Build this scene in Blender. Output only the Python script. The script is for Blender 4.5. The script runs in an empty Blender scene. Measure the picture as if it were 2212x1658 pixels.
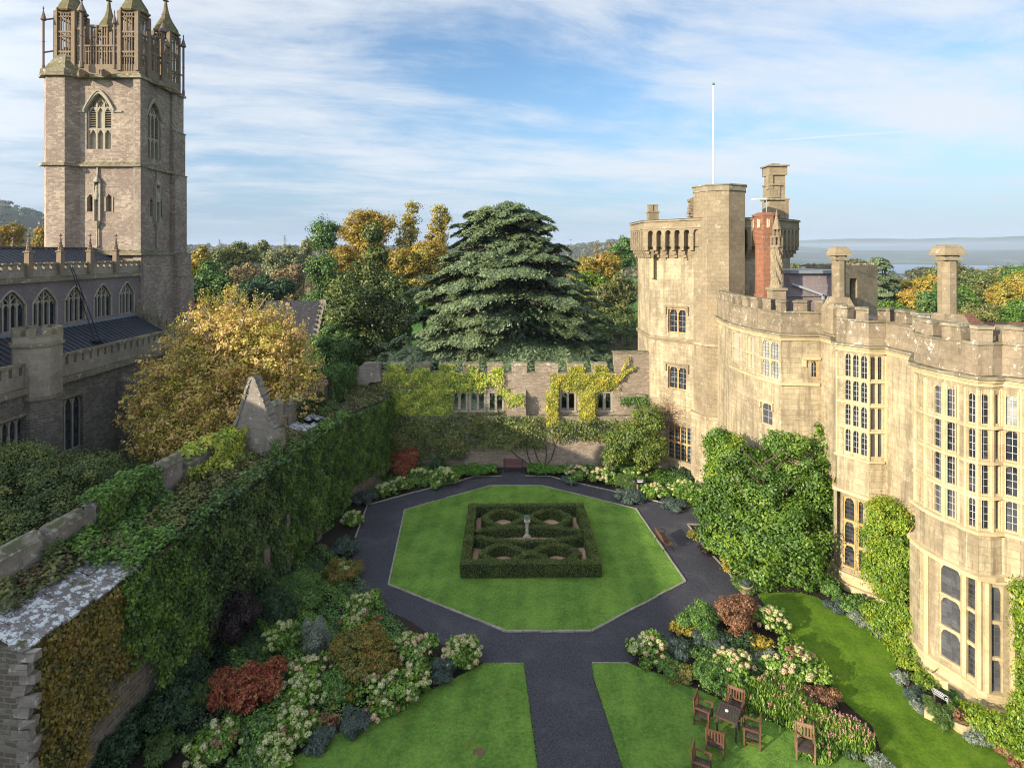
import bpy, math, random
import numpy as np
from mathutils import Vector
from math import sin, cos, pi, sqrt, radians

# ------------------------------------------------------------------ camera, light, exposure
sc = bpy.context.scene
F, CX, HY, H = 1260.0, 1106.0, 544.0, 17.5        # focal length, centre and horizon on a 2212 wide picture; eye height in m
cd = bpy.data.cameras.new("camera"); cam = bpy.data.objects.new("camera", cd)
sc.collection.objects.link(cam); sc.camera = cam
cam.location = (0, 0, H); cam.rotation_euler = (radians(90), 0, 0)
cd.sensor_width = 36; cd.lens = 36 * F / 2212; cd.shift_y = -(829 - HY) / 2212
cd.clip_start = .1; cd.clip_end = 60000

SUN_AZ, SUN_EL = 55.0, 18.8                       # degrees left of straight behind the camera; elevation
sd = Vector((-sin(radians(SUN_AZ)) * cos(radians(SUN_EL)), -cos(radians(SUN_AZ)) * cos(radians(SUN_EL)), sin(radians(SUN_EL))))
sl = bpy.data.lights.new("sun", 'SUN'); so = bpy.data.objects.new("sun", sl); sc.collection.objects.link(so)
sl.energy = 4.7; sl.angle = radians(.55); sl.color = (1, .87, .66)
so.rotation_euler = (-sd).to_track_quat('-Z', 'Y').to_euler(); so.location = (-30, -30, 60)

sc.view_settings.view_transform = 'Standard'; sc.view_settings.look = 'None'
sc.view_settings.exposure = 0.82; sc.view_settings.gamma = 1
sc.cycles.max_bounces = 5; sc.cycles.diffuse_bounces = 3; sc.cycles.glossy_bounces = 2
sc.cycles.transmission_bounces = 3; sc.cycles.transparent_max_bounces = 4; sc.cycles.volume_bounces = 0
sc.cycles.caustics_reflective = False; sc.cycles.caustics_refractive = False
sc.cycles.use_denoising = True; sc.cycles.denoising_prefilter = 'NONE'; sc.cycles.denoising_quality = 'HIGH'; sc.cycles.filter_width = 1.1; sc.cycles.sample_clamp_indirect = 6

class NT:
    """small helper for node trees"""
    def __init__(s, tree): s.t = tree; s.n = tree.nodes; s.l = tree.links; s.n.clear()
    def a(s, typ, ins=None, **kw):
        n = s.n.new(typ)
        for k, v in kw.items(): setattr(n, k, v)
        for k, v in (ins or {}).items():
            if isinstance(v, bpy.types.NodeSocket): s.l.new(v, n.inputs[k])
            else: n.inputs[k].default_value = v
        return n
    def math(s, op, x, y=0.0, z=None, clamp=False):
        n = s.a('ShaderNodeMath', {0: x, 1: y}, operation=op, use_clamp=clamp)
        if z is not None:
            if isinstance(z, bpy.types.NodeSocket): s.l.new(z, n.inputs[2])
            else: n.inputs[2].default_value = z
        return n.outputs[0]
    def mix(s, f, x, y, mode='MIX'):
        n = s.a('ShaderNodeMix', data_type='RGBA', blend_type=mode)
        for i, v in ((0, f), (6, x), (7, y)):
            if isinstance(v, bpy.types.NodeSocket): s.l.new(v, n.inputs[i])
            else: n.inputs[i].default_value = (v if i == 0 else (tuple(v) + (1,) if len(v) == 3 else v))
        return n.outputs[2]
    def noise(s, vec, scale, detail=4, rough=.55, dist=0):
        return s.a('ShaderNodeTexNoise', {'Vector': vec, 'Scale': scale, 'Detail': detail, 'Roughness': rough, 'Distortion': dist}).outputs[0]
    def step(s, x, lo, hi, a=0.0, b=1.0):
        return s.a('ShaderNodeMapRange', {0: x, 1: lo, 2: hi, 3: a, 4: b}, interpolation_type='SMOOTHSTEP').outputs[0]
    def scale(s, vec, v):
        return s.a('ShaderNodeMapping', {'Vector': vec, 'Scale': v}).outputs[0]

# ------------------------------------------------------------------ sky
w = bpy.data.worlds.new("World"); sc.world = w; w.use_nodes = True
t = NT(w.node_tree)
sky = t.a('ShaderNodeTexSky', sky_type='NISHITA', sun_disc=False, sun_elevation=radians(SUN_EL), sun_rotation=radians(180 + SUN_AZ),
          altitude=50, air_density=1.0, dust_density=.6, ozone_density=2.0)
gen = t.a('ShaderNodeTexCoord').outputs['Generated']
sp = t.a('ShaderNodeSeparateXYZ', {0: gen})
zz = t.math('ADD', t.math('MAXIMUM', sp.outputs[2], 0.0), .10)
px_ = t.math('DIVIDE', sp.outputs[0], zz); py_ = t.math('DIVIDE', sp.outputs[1], zz)
pv = t.a('ShaderNodeCombineXYZ', {0: px_, 1: py_, 2: 0.0}).outputs[0]
rot = t.a('ShaderNodeMapping', {'Vector': pv, 'Rotation': (0, 0, radians(-14)), 'Location': (3.1, 1.4, 0)}).outputs[0]
warp = t.a('ShaderNodeTexNoise', {'Vector': rot, 'Scale': .55, 'Detail': 3.0}).outputs[1]
wv = t.a('ShaderNodeVectorMath', {0: rot, 1: t.a('ShaderNodeVectorMath', {0: warp, 1: (.7, .7, 0)}, operation='MULTIPLY').outputs[0]}, operation='ADD').outputs[0]
c1 = t.noise(t.scale(wv, (.50, .72, 1)), 1.15, 8, .62)
c2 = t.noise(t.scale(wv, (.42, 1.25, 1)), 1.6, 9, .66)
c3 = t.noise(t.scale(wv, (.12, .3, 1)), 1.0, 2, .5)
m = t.math('ADD', t.math('MULTIPLY', c1, .68), t.math('MULTIPLY', c2, .32))
m = t.math('ADD', m, t.math('MULTIPLY', t.math('SUBTRACT', c3, .5), .35))
mask = t.step(m, .38, .60)
hz = t.step(sp.outputs[2], .0, .10)
mask = t.math('MULTIPLY', t.math('MULTIPLY', mask, .92), t.math('ADD', .35, t.math('MULTIPLY', hz, .65)))
# a straight contrail low on the right: a thin band of the same plane
pn_ = t.math('ADD', t.math('MULTIPLY', px_, .433), t.math('MULTIPLY', py_, .901)); pa_ = t.math('SUBTRACT', t.math('MULTIPLY', px_, .901), t.math('MULTIPLY', py_, .433))
cn_ = t.math('ADD', pn_, t.math('MULTIPLY', t.math('SUBTRACT', t.noise(pv, 2.2, 5), .5), .05))
ct = t.math('MULTIPLY', t.step(t.math('ABSOLUTE', t.math('SUBTRACT', cn_, 3.631)), .0, .045, 1, 0), t.math('MULTIPLY', t.step(pa_, -.5, .1), t.step(pa_, .6, .9, 1, 0)))
mask = t.math('MAXIMUM', mask, t.math('MULTIPLY', ct, .9))
skyb = t.a('ShaderNodeHueSaturation', {'Color': sky.outputs[0], 'Saturation': 1.15, 'Value': .88}).outputs[0]
low = t.step(sp.outputs[2], -.02, .16)
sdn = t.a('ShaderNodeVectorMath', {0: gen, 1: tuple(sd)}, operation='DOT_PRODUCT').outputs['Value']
fill_glow = t.step(sdn, .02, .95, 1.0, 2.9)          # unseen cloud behind the camera brightened toward the sun to fill the shaded garden
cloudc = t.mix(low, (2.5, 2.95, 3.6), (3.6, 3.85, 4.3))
cloudc = t.a('ShaderNodeVectorMath', {0: cloudc, 1: t.a('ShaderNodeCombineXYZ', {0: fill_glow, 1: fill_glow, 2: t.math('MULTIPLY', fill_glow, .97)}).outputs[0]}, operation='MULTIPLY').outputs[0]
mask = t.math('MAXIMUM', mask, t.step(sdn, .1, .8, 0, .8))  # adds unseen cloud cover around the sun for the same fill light
low2 = t.step(sp.outputs[2], -.03, .30, .85, 0.0)
skyc = t.mix(low2, skyb, (1.35, 1.95, 2.95))
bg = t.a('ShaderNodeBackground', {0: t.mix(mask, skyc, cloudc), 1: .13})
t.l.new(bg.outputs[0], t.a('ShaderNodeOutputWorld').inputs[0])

# ------------------------------------------------------------------ helpers
C = sc.collection
WLOC = {}
def G(px, py, z=0.0):
    Y = (H - z) * F / (py - HY); return Vector(((px - CX) / F * Y, Y, z))
def P(px, py, Y): return Vector(((px - CX) / F * Y, Y, H - (py - HY) / F * Y))
def tag(o, label=None, cat=None, group=None, kind=None):
    if label: o['label'] = label
    if cat: o['category'] = cat
    if group: o['group'] = group
    if kind: o['kind'] = kind
    return o
def thing(name, label, cat, loc=(0, 0, 0), rz=0, group=None):
    o = bpy.data.objects.new(name, None); C.objects.link(o); o.location = loc; o.rotation_euler = (0, 0, rz)
    o.empty_display_size = .2
    WLOC[o.name] = Vector(loc) if rz == 0 else Vector((0, 0, 0))
    return tag(o, label, cat, group)
def link(name, me, mat, parent=None, loc=None):
    o = bpy.data.objects.new(name, me); C.objects.link(o)
    if mat is not None: me.materials.append(mat)
    if parent is not None: o.parent = parent; WLOC[o.name] = WLOC[parent.name]
    else: WLOC[o.name] = Vector(loc or (0, 0, 0)); o.location = WLOC[o.name]
    return o
def copy_tree(o, parent=None):
    c = o.copy(); C.objects.link(c)
    if parent is not None: c.parent = parent
    WLOC[c.name] = WLOC.get(o.name, Vector((0, 0, 0)))
    for ch in list(o.children): copy_tree(ch, c)
    return c

class MB:
    def __init__(s): s.v = []; s.f = []
    def face(s, pts):
        n = len(s.v); s.v.extend([tuple(p) for p in pts]); s.f.append(list(range(n, n + len(pts))))
    def hexa(s, b, t_):
        """bottom 4, top 4 points"""
        n = len(s.v); s.v.extend([tuple(p) for p in b] + [tuple(p) for p in t_])
        for q in ((3, 2, 1, 0), (4, 5, 6, 7), (0, 1, 5, 4), (1, 2, 6, 5), (2, 3, 7, 6), (3, 0, 4, 7)): s.f.append([n + i for i in q])
    def box(s, x0, x1, y0, y1, z0, z1):
        s.hexa([(x0, y0, z0), (x1, y0, z0), (x1, y1, z0), (x0, y1, z0)], [(x0, y0, z1), (x1, y0, z1), (x1, y1, z1), (x0, y1, z1)])
    def bar(s, a, b, wd, ht, up=(0, 0, 1)):
        a = Vector(a); b = Vector(b); d = (b - a).normalized(); u = Vector(up)
        if abs(d.dot(u)) > .97: u = Vector((1, 0, 0))
        r = d.cross(u).normalized(); u = r.cross(d).normalized()
        q = [r * (-wd / 2) - u * (ht / 2), r * (wd / 2) - u * (ht / 2), r * (wd / 2) + u * (ht / 2), r * (-wd / 2) + u * (ht / 2)]
        s.hexa([a + k for k in q], [b + k for k in q])
    def prism(s, poly, z0, z1, top=None, cap=True):
        """poly 2D; top may be another 2D polygon of the same length"""
        n = len(s.v); k = len(poly); tp = top or poly
        s.v.extend([(p[0], p[1], z0) for p in poly] + [(p[0], p[1], z1) for p in tp])
        for i in range(k): s.f.append([n + i, n + (i + 1) % k, n + k + (i + 1) % k, n + k + i])
        if cap: s.f.append([n + i for i in range(k)][::-1]); s.f.append([n + k + i for i in range(k)])
    def tube(s, pts, rad, n=8, cap=True):
        pts = [Vector(p) for p in pts]; rs = rad if isinstance(rad, (list, tuple)) else [rad] * len(pts)
        base = len(s.v); prev = None
        for i, p in enumerate(pts):
            d = (pts[min(i + 1, len(pts) - 1)] - pts[max(i - 1, 0)]).normalized()
            r = prev if prev is not None and abs(prev.dot(d)) < .9 else (Vector((1, 0, 0)) if abs(d.x) < .8 else Vector((0, 1, 0)))
            r = (r - d * r.dot(d)).normalized(); prev = r; q = d.cross(r)
            for k in range(n):
                a = 2 * pi * k / n; s.v.append(tuple(p + (r * cos(a) + q * sin(a)) * rs[i]))
        for i in range(len(pts) - 1):
            for k in range(n):
                s.f.append([base + i * n + k, base + i * n + (k + 1) % n, base + (i + 1) * n + (k + 1) % n, base + (i + 1) * n + k])
        if cap:
            s.f.append([base + k for k in range(n)][::-1]); s.f.append([base + (len(pts) - 1) * n + k for k in range(n)])
    def lathe(s, c, prof, n=12, rot=0, sq=False):
        """prof = [(r,z)]; c=(x,y,z)"""
        base = len(s.v)
        for r, z in prof:
            for k in range(n):
                a = 2 * pi * k / n + rot; s.v.append((c[0] + r * cos(a), c[1] + r * sin(a), c[2] + z))
        for i in range(len(prof) - 1):
            for k in range(n):
                s.f.append([base + i * n + k, base + i * n + (k + 1) % n, base + (i + 1) * n + (k + 1) % n, base + (i + 1) * n + k])
        s.f.append([base + k for k in range(n)][::-1]); s.f.append([base + (len(prof) - 1) * n + k for k in range(n)])
    def build(s, name, mat, parent=None, smooth=False, loc=None, rough=0):
        off = WLOC[parent.name] if parent is not None else Vector(loc or (0, 0, 0))
        V = np.array(s.v, dtype=np.float64).reshape(-1, 3)
        me = bpy.data.meshes.new(name)
        if rough:
            rg = np.random.default_rng(len(s.v)); key = np.round(V, 3); _, inv = np.unique(key, axis=0, return_inverse=True)
            V = V + (rg.random((inv.max() + 1, 3)) - .5)[inv.reshape(-1)] * rough
        me.from_pydata((V - np.array(off)).tolist(), [], s.f)
        # box-projected UVs in metres
        uv = me.uv_layers.new(name="UVMap"); nl = len(me.loops)
        nor = np.empty(len(me.polygons) * 3); me.polygons.foreach_get('normal', nor); nor = nor.reshape(-1, 3)
        tot = np.empty(len(me.polygons), dtype=np.int32); me.polygons.foreach_get('loop_total', tot)
        li = np.empty(nl, dtype=np.int32); me.loops.foreach_get('vertex_index', li)
        N = np.repeat(nor, tot, axis=0); Q = V[li]
        h = np.hypot(N[:, 0], N[:, 1]) + 1e-9; tx = -N[:, 1] / h; ty = N[:, 0] / h
        flat = np.abs(N[:, 2]) > .75
        U = np.where(flat, Q[:, 0], Q[:, 0] * tx + Q[:, 1] * ty); W = np.where(flat, Q[:, 1], Q[:, 2])
        uv.data.foreach_set('uv', np.stack([U, W], 1).astype(np.float32).ravel())
        if smooth: me.polygons.foreach_set('use_smooth', [True] * len(me.polygons))
        me.update()
        return link(name, me, mat, parent, loc)

def raw_mesh(name, V, nper, attr=None):
    """V (n*nper,3) separate polygons"""
    me = bpy.data.meshes.new(name); nv = len(V); nf = nv // nper
    me.vertices.add(nv); me.vertices.foreach_set('co', np.ascontiguousarray(V, dtype=np.float32).ravel())
    me.loops.add(nv); me.loops.foreach_set('vertex_index', np.arange(nv, dtype=np.int32))
    me.polygons.add(nf); me.polygons.foreach_set('loop_start', np.arange(0, nv, nper, dtype=np.int32))
    if attr is not None:
        at = me.attributes.new('rnd', 'FLOAT', 'POINT'); at.data.foreach_set('value', np.repeat(attr, nper).astype(np.float32))
    me.update(calc_edges=True); return me

def unit(a): return a / (np.linalg.norm(a, axis=1, keepdims=True) + 1e-9)
def leaf_verts(Pn, N, size, rg, asp=.62, hang=0.0):
    n = len(Pn); N = unit(N); R = rg.normal(size=(n, 3)); R[:, 2] -= hang * 3
    T = unit(R - N * (R * N).sum(1, keepdims=True)); B = np.cross(N, T)
    s = (np.ones(n) * size if np.isscalar(size) else size) * (.7 + .6 * rg.random(n)); s = s[:, None]
    V = np.stack([Pn - T * s * .5, Pn + B * s * asp * .5, Pn + T * s * .5, Pn - B * s * asp * .5], 1)
    return V.reshape(-1, 3)
class Leaves:
    def __init__(s, seed=1): s.rg = np.random.default_rng(seed); s.V = []; s.A = []
    def add(s, Pn, N, size, rnd, asp=.62, hang=0.0):
        s.V.append(leaf_verts(Pn, N, size, s.rg, asp, hang)); s.A.append(rnd)
    def blobs(s, blobs, leaf, cover=2.4, asp=.62, clump=.33, up=.35, flat=.75, inner=.12, hang=0, shell=(.7, 1.0), keep=None):
        rg = s.rg
        for b in blobs:
            c = np.array(b[:3], float); r = np.array(b[3:6] if len(b) > 5 else [b[3]] * 3, float)
            m2 = (r[0] * r[1] + r[0] * r[2] + r[1] * r[2]) / 3; area = 4 * pi * m2
            n = int(cover * area / (leaf * leaf * asp * .5)); cl = clump * sqrt(m2)
            k = max(7, int(area / (cl * cl * 2.2)))
            D = unit(rg.normal(size=(k, 3))); rad = shell[0] + (shell[1] - shell[0]) * rg.random((k, 1))
            Cn = c + D * r * rad; crnd = rg.random(k); csz = .6 + .8 * rg.random(k)
            i = rg.integers(0, k, n); O = rg.normal(size=(n, 3)) * cl * .5 * csz[i][:, None]; O[:, 2] *= flat
            Pn = Cn[i] + O; inn = rg.random(n) < inner
            Pn[inn] = c + (Pn[inn] - c) * (.35 + .5 * rg.random((inn.sum(), 1)))
            N = D[i] * .5 + unit(O) * .5 + rg.normal(size=(n, 3)) * .45; N[:, 2] += up
            A = np.clip(crnd[i] * .55 + rg.random(n) * .45, 0, 1)
            if keep is not None:
                kk = keep(Pn); Pn = Pn[kk]; N = N[kk]; A = A[kk]
            s.add(Pn, N, leaf, A, asp, hang)
    def build(s, name, mat, parent=None, loc=None, off=None):
        V = np.concatenate(s.V); A = np.concatenate(s.A)
        o = np.array(WLOC[parent.name] if parent is not None else (loc or (0, 0, 0))) if off is None else np.array(off)
        me = raw_mesh(name, V - o, 4, A); return link(name, me, mat, parent, loc)
# ------------------------------------------------------------------ materials
def newmat(name):
    m = bpy.data.materials.new(name); m.use_nodes = True; return m, NT(m.node_tree)
def out(t, bsdf): t.l.new(bsdf, t.a('ShaderNodeOutputMaterial').inputs[0])
def prin(t, col, rough=.9, bump=None, bs=.3, dist=.02, spec=.25, metal=0.0):
    ins = {'Base Color': col if isinstance(col, bpy.types.NodeSocket) else tuple(col) + (1,), 'Roughness': rough, 'Specular IOR Level': spec, 'Metallic': metal}
    if bump is not None: ins['Normal'] = t.a('ShaderNodeBump', {'Height': bump, 'Strength': bs, 'Distance': dist}).outputs[0]
    out(t, t.a('ShaderNodeBsdfPrincipled', ins).outputs[0])
def plain(name, col, rough=.8, var=.25, sc_=3.0, spec=.25, metal=0.0):
    m, t = newmat(name); g = t.a('ShaderNodeNewGeometry').outputs['Position']
    n = t.noise(g, sc_, 5); c = t.mix(n, tuple(x * (1 - var) for x in col), tuple(min(1, x * (1 + var)) for x in col))
    prin(t, c, rough, n, .2, .01, spec, metal); return m
def stone(name, a, b, mortar, bw=.55, bh=.22, ms=.012, streak=.5, streakc=(.13, .115, .09), lichen=.25, lichc=(.55, .54, .48), moss=0.0, brick=.35, bumpd=.03, rub=False, streaklo=.52, mfac=.75):
    m, t = newmat(name)
    uv = t.a('ShaderNodeUVMap').outputs[0]; g = t.a('ShaderNodeNewGeometry').outputs['Position']
    if rub:   # rubble: distorted cells
        wv = t.a('ShaderNodeVectorMath', {0: uv, 1: t.a('ShaderNodeVectorMath', {0: t.a('ShaderNodeTexNoise', {'Vector': uv, 'Scale': 2.5}).outputs[1], 1: (.22, .12, 0)}, operation='MULTIPLY').outputs[0]}, operation='ADD').outputs[0]
    else: wv = uv
    bt = t.a('ShaderNodeTexBrick', {'Vector': wv, 'Color1': (0, 0, 0, 1), 'Color2': (1, 1, 1, 1), 'Mortar': (.5, .5, .5, 1), 'Scale': 1.0, 'Mortar Size': ms, 'Mortar Smooth': .3, 'Bias': 0.0, 'Brick Width': bw, 'Row Height': bh}, offset=.5, squash=1.0)
    big = t.noise(g, .45, 4, .6); fine = t.noise(g, 6, 6, .65)
    f = t.math('ADD', t.math('MULTIPLY', bt.outputs[0], brick), t.math('MULTIPLY', t.math('SUBTRACT', big, .5), 2.3))
    f = t.math('ADD', f, t.math('MULTIPLY', t.math('SUBTRACT', fine, .5), 1.3)); f = t.math('ADD', f, .35, clamp=True)
    c = t.mix(f, a, b)
    c = t.mix(t.math('MULTIPLY', bt.outputs[1], mfac), c, mortar)
    if streak:
        st = t.noise(t.scale(uv, (1.6, .20, 1)), 1.3, 7, .7); s2 = t.step(st, streaklo, streaklo + .2, 0, streak)
        c = t.mix(s2, c, streakc)
    if lichen:
        ln = t.noise(g, 2.6, 8, .78); l2 = t.step(ln, .565, .64, 0, lichen * 1.8)
        c = t.mix(t.math('MINIMUM', l2, .85), c, lichc)
        dn = t.noise(t.a('ShaderNodeMapping', {'Vector': g, 'Location': (7, 3, 5)}).outputs[0], 3.1, 6, .7); c = t.mix(t.step(dn, .6, .72, 0, lichen * 1.2), c, (.10, .09, .07))
    if moss:
        nz = t.a('ShaderNodeSeparateXYZ', {0: t.a('ShaderNodeNewGeometry').outputs['Normal']}).outputs[2]
        mf = t.math('MULTIPLY', t.step(nz, .15, .75), t.step(t.noise(g, 3.3, 5), .38, .6, 0, moss)); c = t.mix(mf, c, (.085, .09, .035))
    hgt = t.math('ADD', t.math('MULTIPLY', bt.outputs[1], -.7), t.math('MULTIPLY', fine, .8))
    prin(t, c, .93, hgt, .6, bumpd, .15); return m

M = {}
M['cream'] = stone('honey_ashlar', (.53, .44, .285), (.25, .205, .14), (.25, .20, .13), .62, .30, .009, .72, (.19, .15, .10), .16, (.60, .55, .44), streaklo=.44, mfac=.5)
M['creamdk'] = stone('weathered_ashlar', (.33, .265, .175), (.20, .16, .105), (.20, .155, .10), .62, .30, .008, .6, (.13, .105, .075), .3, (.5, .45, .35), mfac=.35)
M['parapet'] = stone('lichened_parapet', (.33, .265, .185), (.17, .135, .095), (.22, .18, .12), .6, .3, .01, .7, (.11, .09, .06), .62, (.62, .60, .52), moss=.9, mfac=.3)
M['coping'] = stone('mossy_coping', (.32, .27, .19), (.16, .14, .10), (.2, .17, .1), .7, .4, .01, .3, (.1, .09, .06), .6, (.6, .6, .54), moss=.9)
M['trim'] = stone('honey_trim', (.60, .49, .295), (.38, .305, .18), (.45, .34, .2), .9, .6, .004, .3, (.3, .22, .13), .06, (.7, .66, .55))
M['ochre'] = stone('ochre_reveal', (.62, .40, .16), (.48, .29, .11), (.4, .26, .12), .9, .6, .004, .2)
M['church'] = stone('pink_grey_rubble', (.46, .375, .29), (.235, .18, .15), (.36, .30, .25), .36, .16, .014, .45, (.17, .14, .12), .35, (.52, .47, .40), brick=.85, mfac=.5)
M['churchlt'] = stone('pale_church_ashlar', (.38, .33, .26), (.24, .20, .16), (.24, .21, .17), .6, .32, .01, .5, (.18, .15, .11), .3, (.5, .48, .42), moss=.5)
M['plaster'] = stone('pink_plaster', (.25, .21, .21), (.16, .13, .135), (.25, .21, .2), 2.5, 1.3, .003, .5, (.16, .13, .13), .12)
M['rubble'] = stone('grey_rubble', (.30, .265, .22), (.135, .115, .095), (.24, .21, .17), .40, .16, .028, .4, (.10, .085, .07), .3, (.42, .39, .34), brick=.9, rub=True, bumpd=.05)
M['garden'] = stone('garden_rubble', (.42, .345, .27), (.22, .17, .125), (.30, .25, .20), .34, .12, .02, .4, (.15, .12, .09), .3, (.55, .5, .43), brick=.8, rub=True, bumpd=.05)
M['lichwall'] = stone('grey_lichen_wall', (.33, .29, .25), (.19, .165, .145), (.25, .22, .19), .5, .22, .02, .4, (.1, .09, .08), .55, (.52, .51, .47), moss=.9, rub=True)
M['churchtrim'] = plain('carved_church_stone', (.24, .18, .125), .9, .35, 2.5)
M['tracery'] = plain('tracery_stone', (.36, .32, .25), .9, .3, 3)
M['dkpost'] = plain('purple_grey_shaft', (.20, .15, .13), .8, .3, 4)
M['mosscap'] = stone('mossy_cap', (.22, .18, .10), (.13, .11, .06), (.15, .13, .07), .5, .25, .006, .4, (.09, .09, .04), .3, (.4, .36, .26), moss=.6)
M['redbrick'] = stone('red_brick', (.15, .052, .034), (.25, .10, .055), (.30, .21, .15), .23, .085, .01, .35, (.15, .06, .04), .2, (.5, .42, .34), brick=.7)
M['kerb'] = plain('kerb_stone', (.26, .245, .21), .9, .5, 5)
M['wood'] = plain('teak', (.115, .052, .030), .6, .35, 9, .35)
M['woodlt'] = plain('pale_teak', (.20, .115, .065), .65, .35, 9, .3)
M['woodtop'] = plain('dark_table_top', (.05, .038, .034), .45, .3, 9, .4)
M['purplewood'] = plain('mauve_slat', (.13, .055, .06), .6, .3, 6, .3)
M['iron'] = plain('black_iron', (.012, .012, .014), .45, .2, 6, .5)
M['pipe'] = plain('grey_pipe', (.32, .34, .36), .5, .1, 3, .4)
M['white'] = plain('white_paint', (.82, .83, .85), .4, .05, 2, .4)
M['board'] = plain('black_board', (.012, .013, .015), .35, .1, 3, .5)
M['louvre'] = plain('slate_louvre', (.20, .16, .12), .85, .3, 5)
M['infill'] = plain('pale_infill', (.40, .34, .26), .9, .25, 2)
M['brickinfill'] = plain('blocked_window', (.66, .45, .22), .9, .25, 4)
M['bronze'] = plain('verdigris', (.10, .24, .20), .5, .4, 12, .5)
M['bark'] = plain('bark', (.075, .055, .04), .95, .5, 5)
M['barkpale'] = plain('pale_bark', (.24, .19, .13), .95, .4, 5)
M['terra'] = plain('weathered_terracotta', (.34, .24, .16), .9, .35, 8)
M['lead'] = plain('grey_lead', (.20, .22, .24), .5, .2, 2, .4)
M['leadbar'] = plain('glazing_bar', (.42, .43, .45), .5, .1, 2, .4)
M['leadbardk'] = plain('dark_glazing_bar', (.10, .10, .10), .5, .1, 2, .4)
M['ivory'] = plain('ivory_blind', (.62, .60, .54), .8, .1, 2)

def roofmat():
    m, t = newmat('lead_sheet_roof'); g = t.a('ShaderNodeNewGeometry').outputs['Position']
    n = t.noise(g, 1.2, 5); c = t.mix(n, (.030, .034, .045), (.075, .082, .098))
    c = t.mix(t.step(t.noise(g, .5, 4), .5, .7, 0, .6), c, (.085, .06, .05)); prin(t, c, .5, n, .2, .02, .35); return m
M['roof'] = roofmat()
def slatemat(name, a, b, uvs=(.3, .16)):
    m, t = newmat(name); uv = t.a('ShaderNodeUVMap').outputs[0]; g = t.a('ShaderNodeNewGeometry').outputs['Position']
    bt = t.a('ShaderNodeTexBrick', {'Vector': uv, 'Color1': tuple(a) + (1,), 'Color2': tuple(b) + (1,), 'Mortar': (.01, .01, .01, 1), 'Scale': 1.0, 'Mortar Size': .008, 'Brick Width': uvs[0], 'Row Height': uvs[1]})
    c = t.mix(t.step(t.noise(g, 4, 6, .7), .6, .7, 0, .8), bt.outputs[0], (.3, .3, .28)); prin(t, c, .7, bt.outputs[1], .4, -.02, .3); return m
M['slate'] = slatemat('slate', (.018, .018, .024), (.034, .033, .042))
M['redtile'] = slatemat('red_brown_tile', (.20, .085, .05), (.13, .06, .04))
def slabmat():
    m, t = newmat('lichened_slab'); uv = t.a('ShaderNodeUVMap').outputs[0]; g = t.a('ShaderNodeNewGeometry').outputs['Position']
    c = t.mix(t.noise(g, 1.1, 4), (.11, .10, .10), (.20, .185, .17)); c = t.mix(t.step(t.noise(g, 4.5, 9, .75), .50, .54, 0, .85), c, (.58, .61, .62))
    c = t.mix(t.step(t.noise(t.a('ShaderNodeMapping', {'Vector': g, 'Location': (4, 9, 1)}).outputs[0], 1.3, 6, .7), .55, .66), c, (.07, .075, .025)); prin(t, c, .9, t.noise(g, 12, 4), .5, .02); return m
M['slab'] = slabmat()
def glassmat(name, col=(.02, .023, .03), rough=.12, var=.6):
    m, t = newmat(name); g = t.a('ShaderNodeNewGeometry').outputs['Position']; n = t.noise(g, 2.2, 2)
    bt = t.a('ShaderNodeTexBrick', {'Vector': t.a('ShaderNodeUVMap').outputs[0], 'Color1': (0, 0, 0, 1), 'Color2': (1, 1, 1, 1), 'Mortar': (0, 0, 0, 1), 'Scale': 1.0, 'Mortar Size': .0, 'Brick Width': .19, 'Row Height': .27}, offset=0.0).outputs[0]
    c = t.mix(t.step(n, .52, .66, 0, var), col, (.10, .10, .11)); c = t.mix(t.math('MULTIPLY', t.step(bt, .45, 1.0), .42), c, tuple(min(1, x * 1.5 + .045) for x in col))
    b = t.math('ADD', t.noise(g, 5, 2), t.math('MULTIPLY', bt, .4)); prin(t, c, rough, b, .35, .012, .42); return m
M['glass'] = glassmat('old_glass'); M['glassch'] = glassmat('church_glass', (.022, .03, .042), .2, .35)
M['glassblind'] = glassmat('net_curtain_glass', (.30, .30, .29), .25, .5)
M['glasscurt'] = glassmat('curtained_glass', (.065, .068, .078), .18, 1.0)

def leafmat(name, cols, trans=.28, noise=.5, nsc=.35, sat=None):
    """cols = colours from rnd 0 to 1"""
    m, t = newmat(name)
    at = t.a('ShaderNodeAttribute', attribute_name='rnd').outputs['Fac']; g = t.a('ShaderNodeNewGeometry').outputs['Position']
    f = t.math('ADD', at, t.math('MULTIPLY', t.math('SUBTRACT', t.noise(g, nsc, 3), .5), noise * 2), clamp=True); vb = t.step(t.noise(g, nsc * 6, 2), .3, .7, .72, 1.2)
    r = t.a('ShaderNodeValToRGB', {0: f}); el = r.color_ramp.elements
    while len(el) < len(cols): el.new(.5)
    for i, c in enumerate(cols): el[i].position = i / (len(cols) - 1); el[i].color = tuple(c) + (1,)
    rc_ = t.a('ShaderNodeHueSaturation', {'Color': r.outputs[0], 'Value': vb}).outputs[0]; d = t.a('ShaderNodeBsdfDiffuse', {0: rc_}); tr = t.a('ShaderNodeBsdfTranslucent', {0: rc_})
    mx = t.a('ShaderNodeMixShader', {0: trans, 1: d.outputs[0], 2: tr.outputs[0]})
    gl = t.a('ShaderNodeBsdfGlossy', {0: (1, 1, 1, 1), 'Roughness': .5}); m2 = t.a('ShaderNodeMixShader', {0: .035, 1: mx.outputs[0], 2: gl.outputs[0]})
    out(t, m2.outputs[0]); return m
L = {}
L['ivy'] = leafmat('ivy_leaf', [(0.0307, 0.0701, 0.0133), (0.0598, 0.133, 0.0187), (0.111, 0.218, 0.0267), (0.188, 0.297, 0.0401)], .2, .4)
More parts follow.
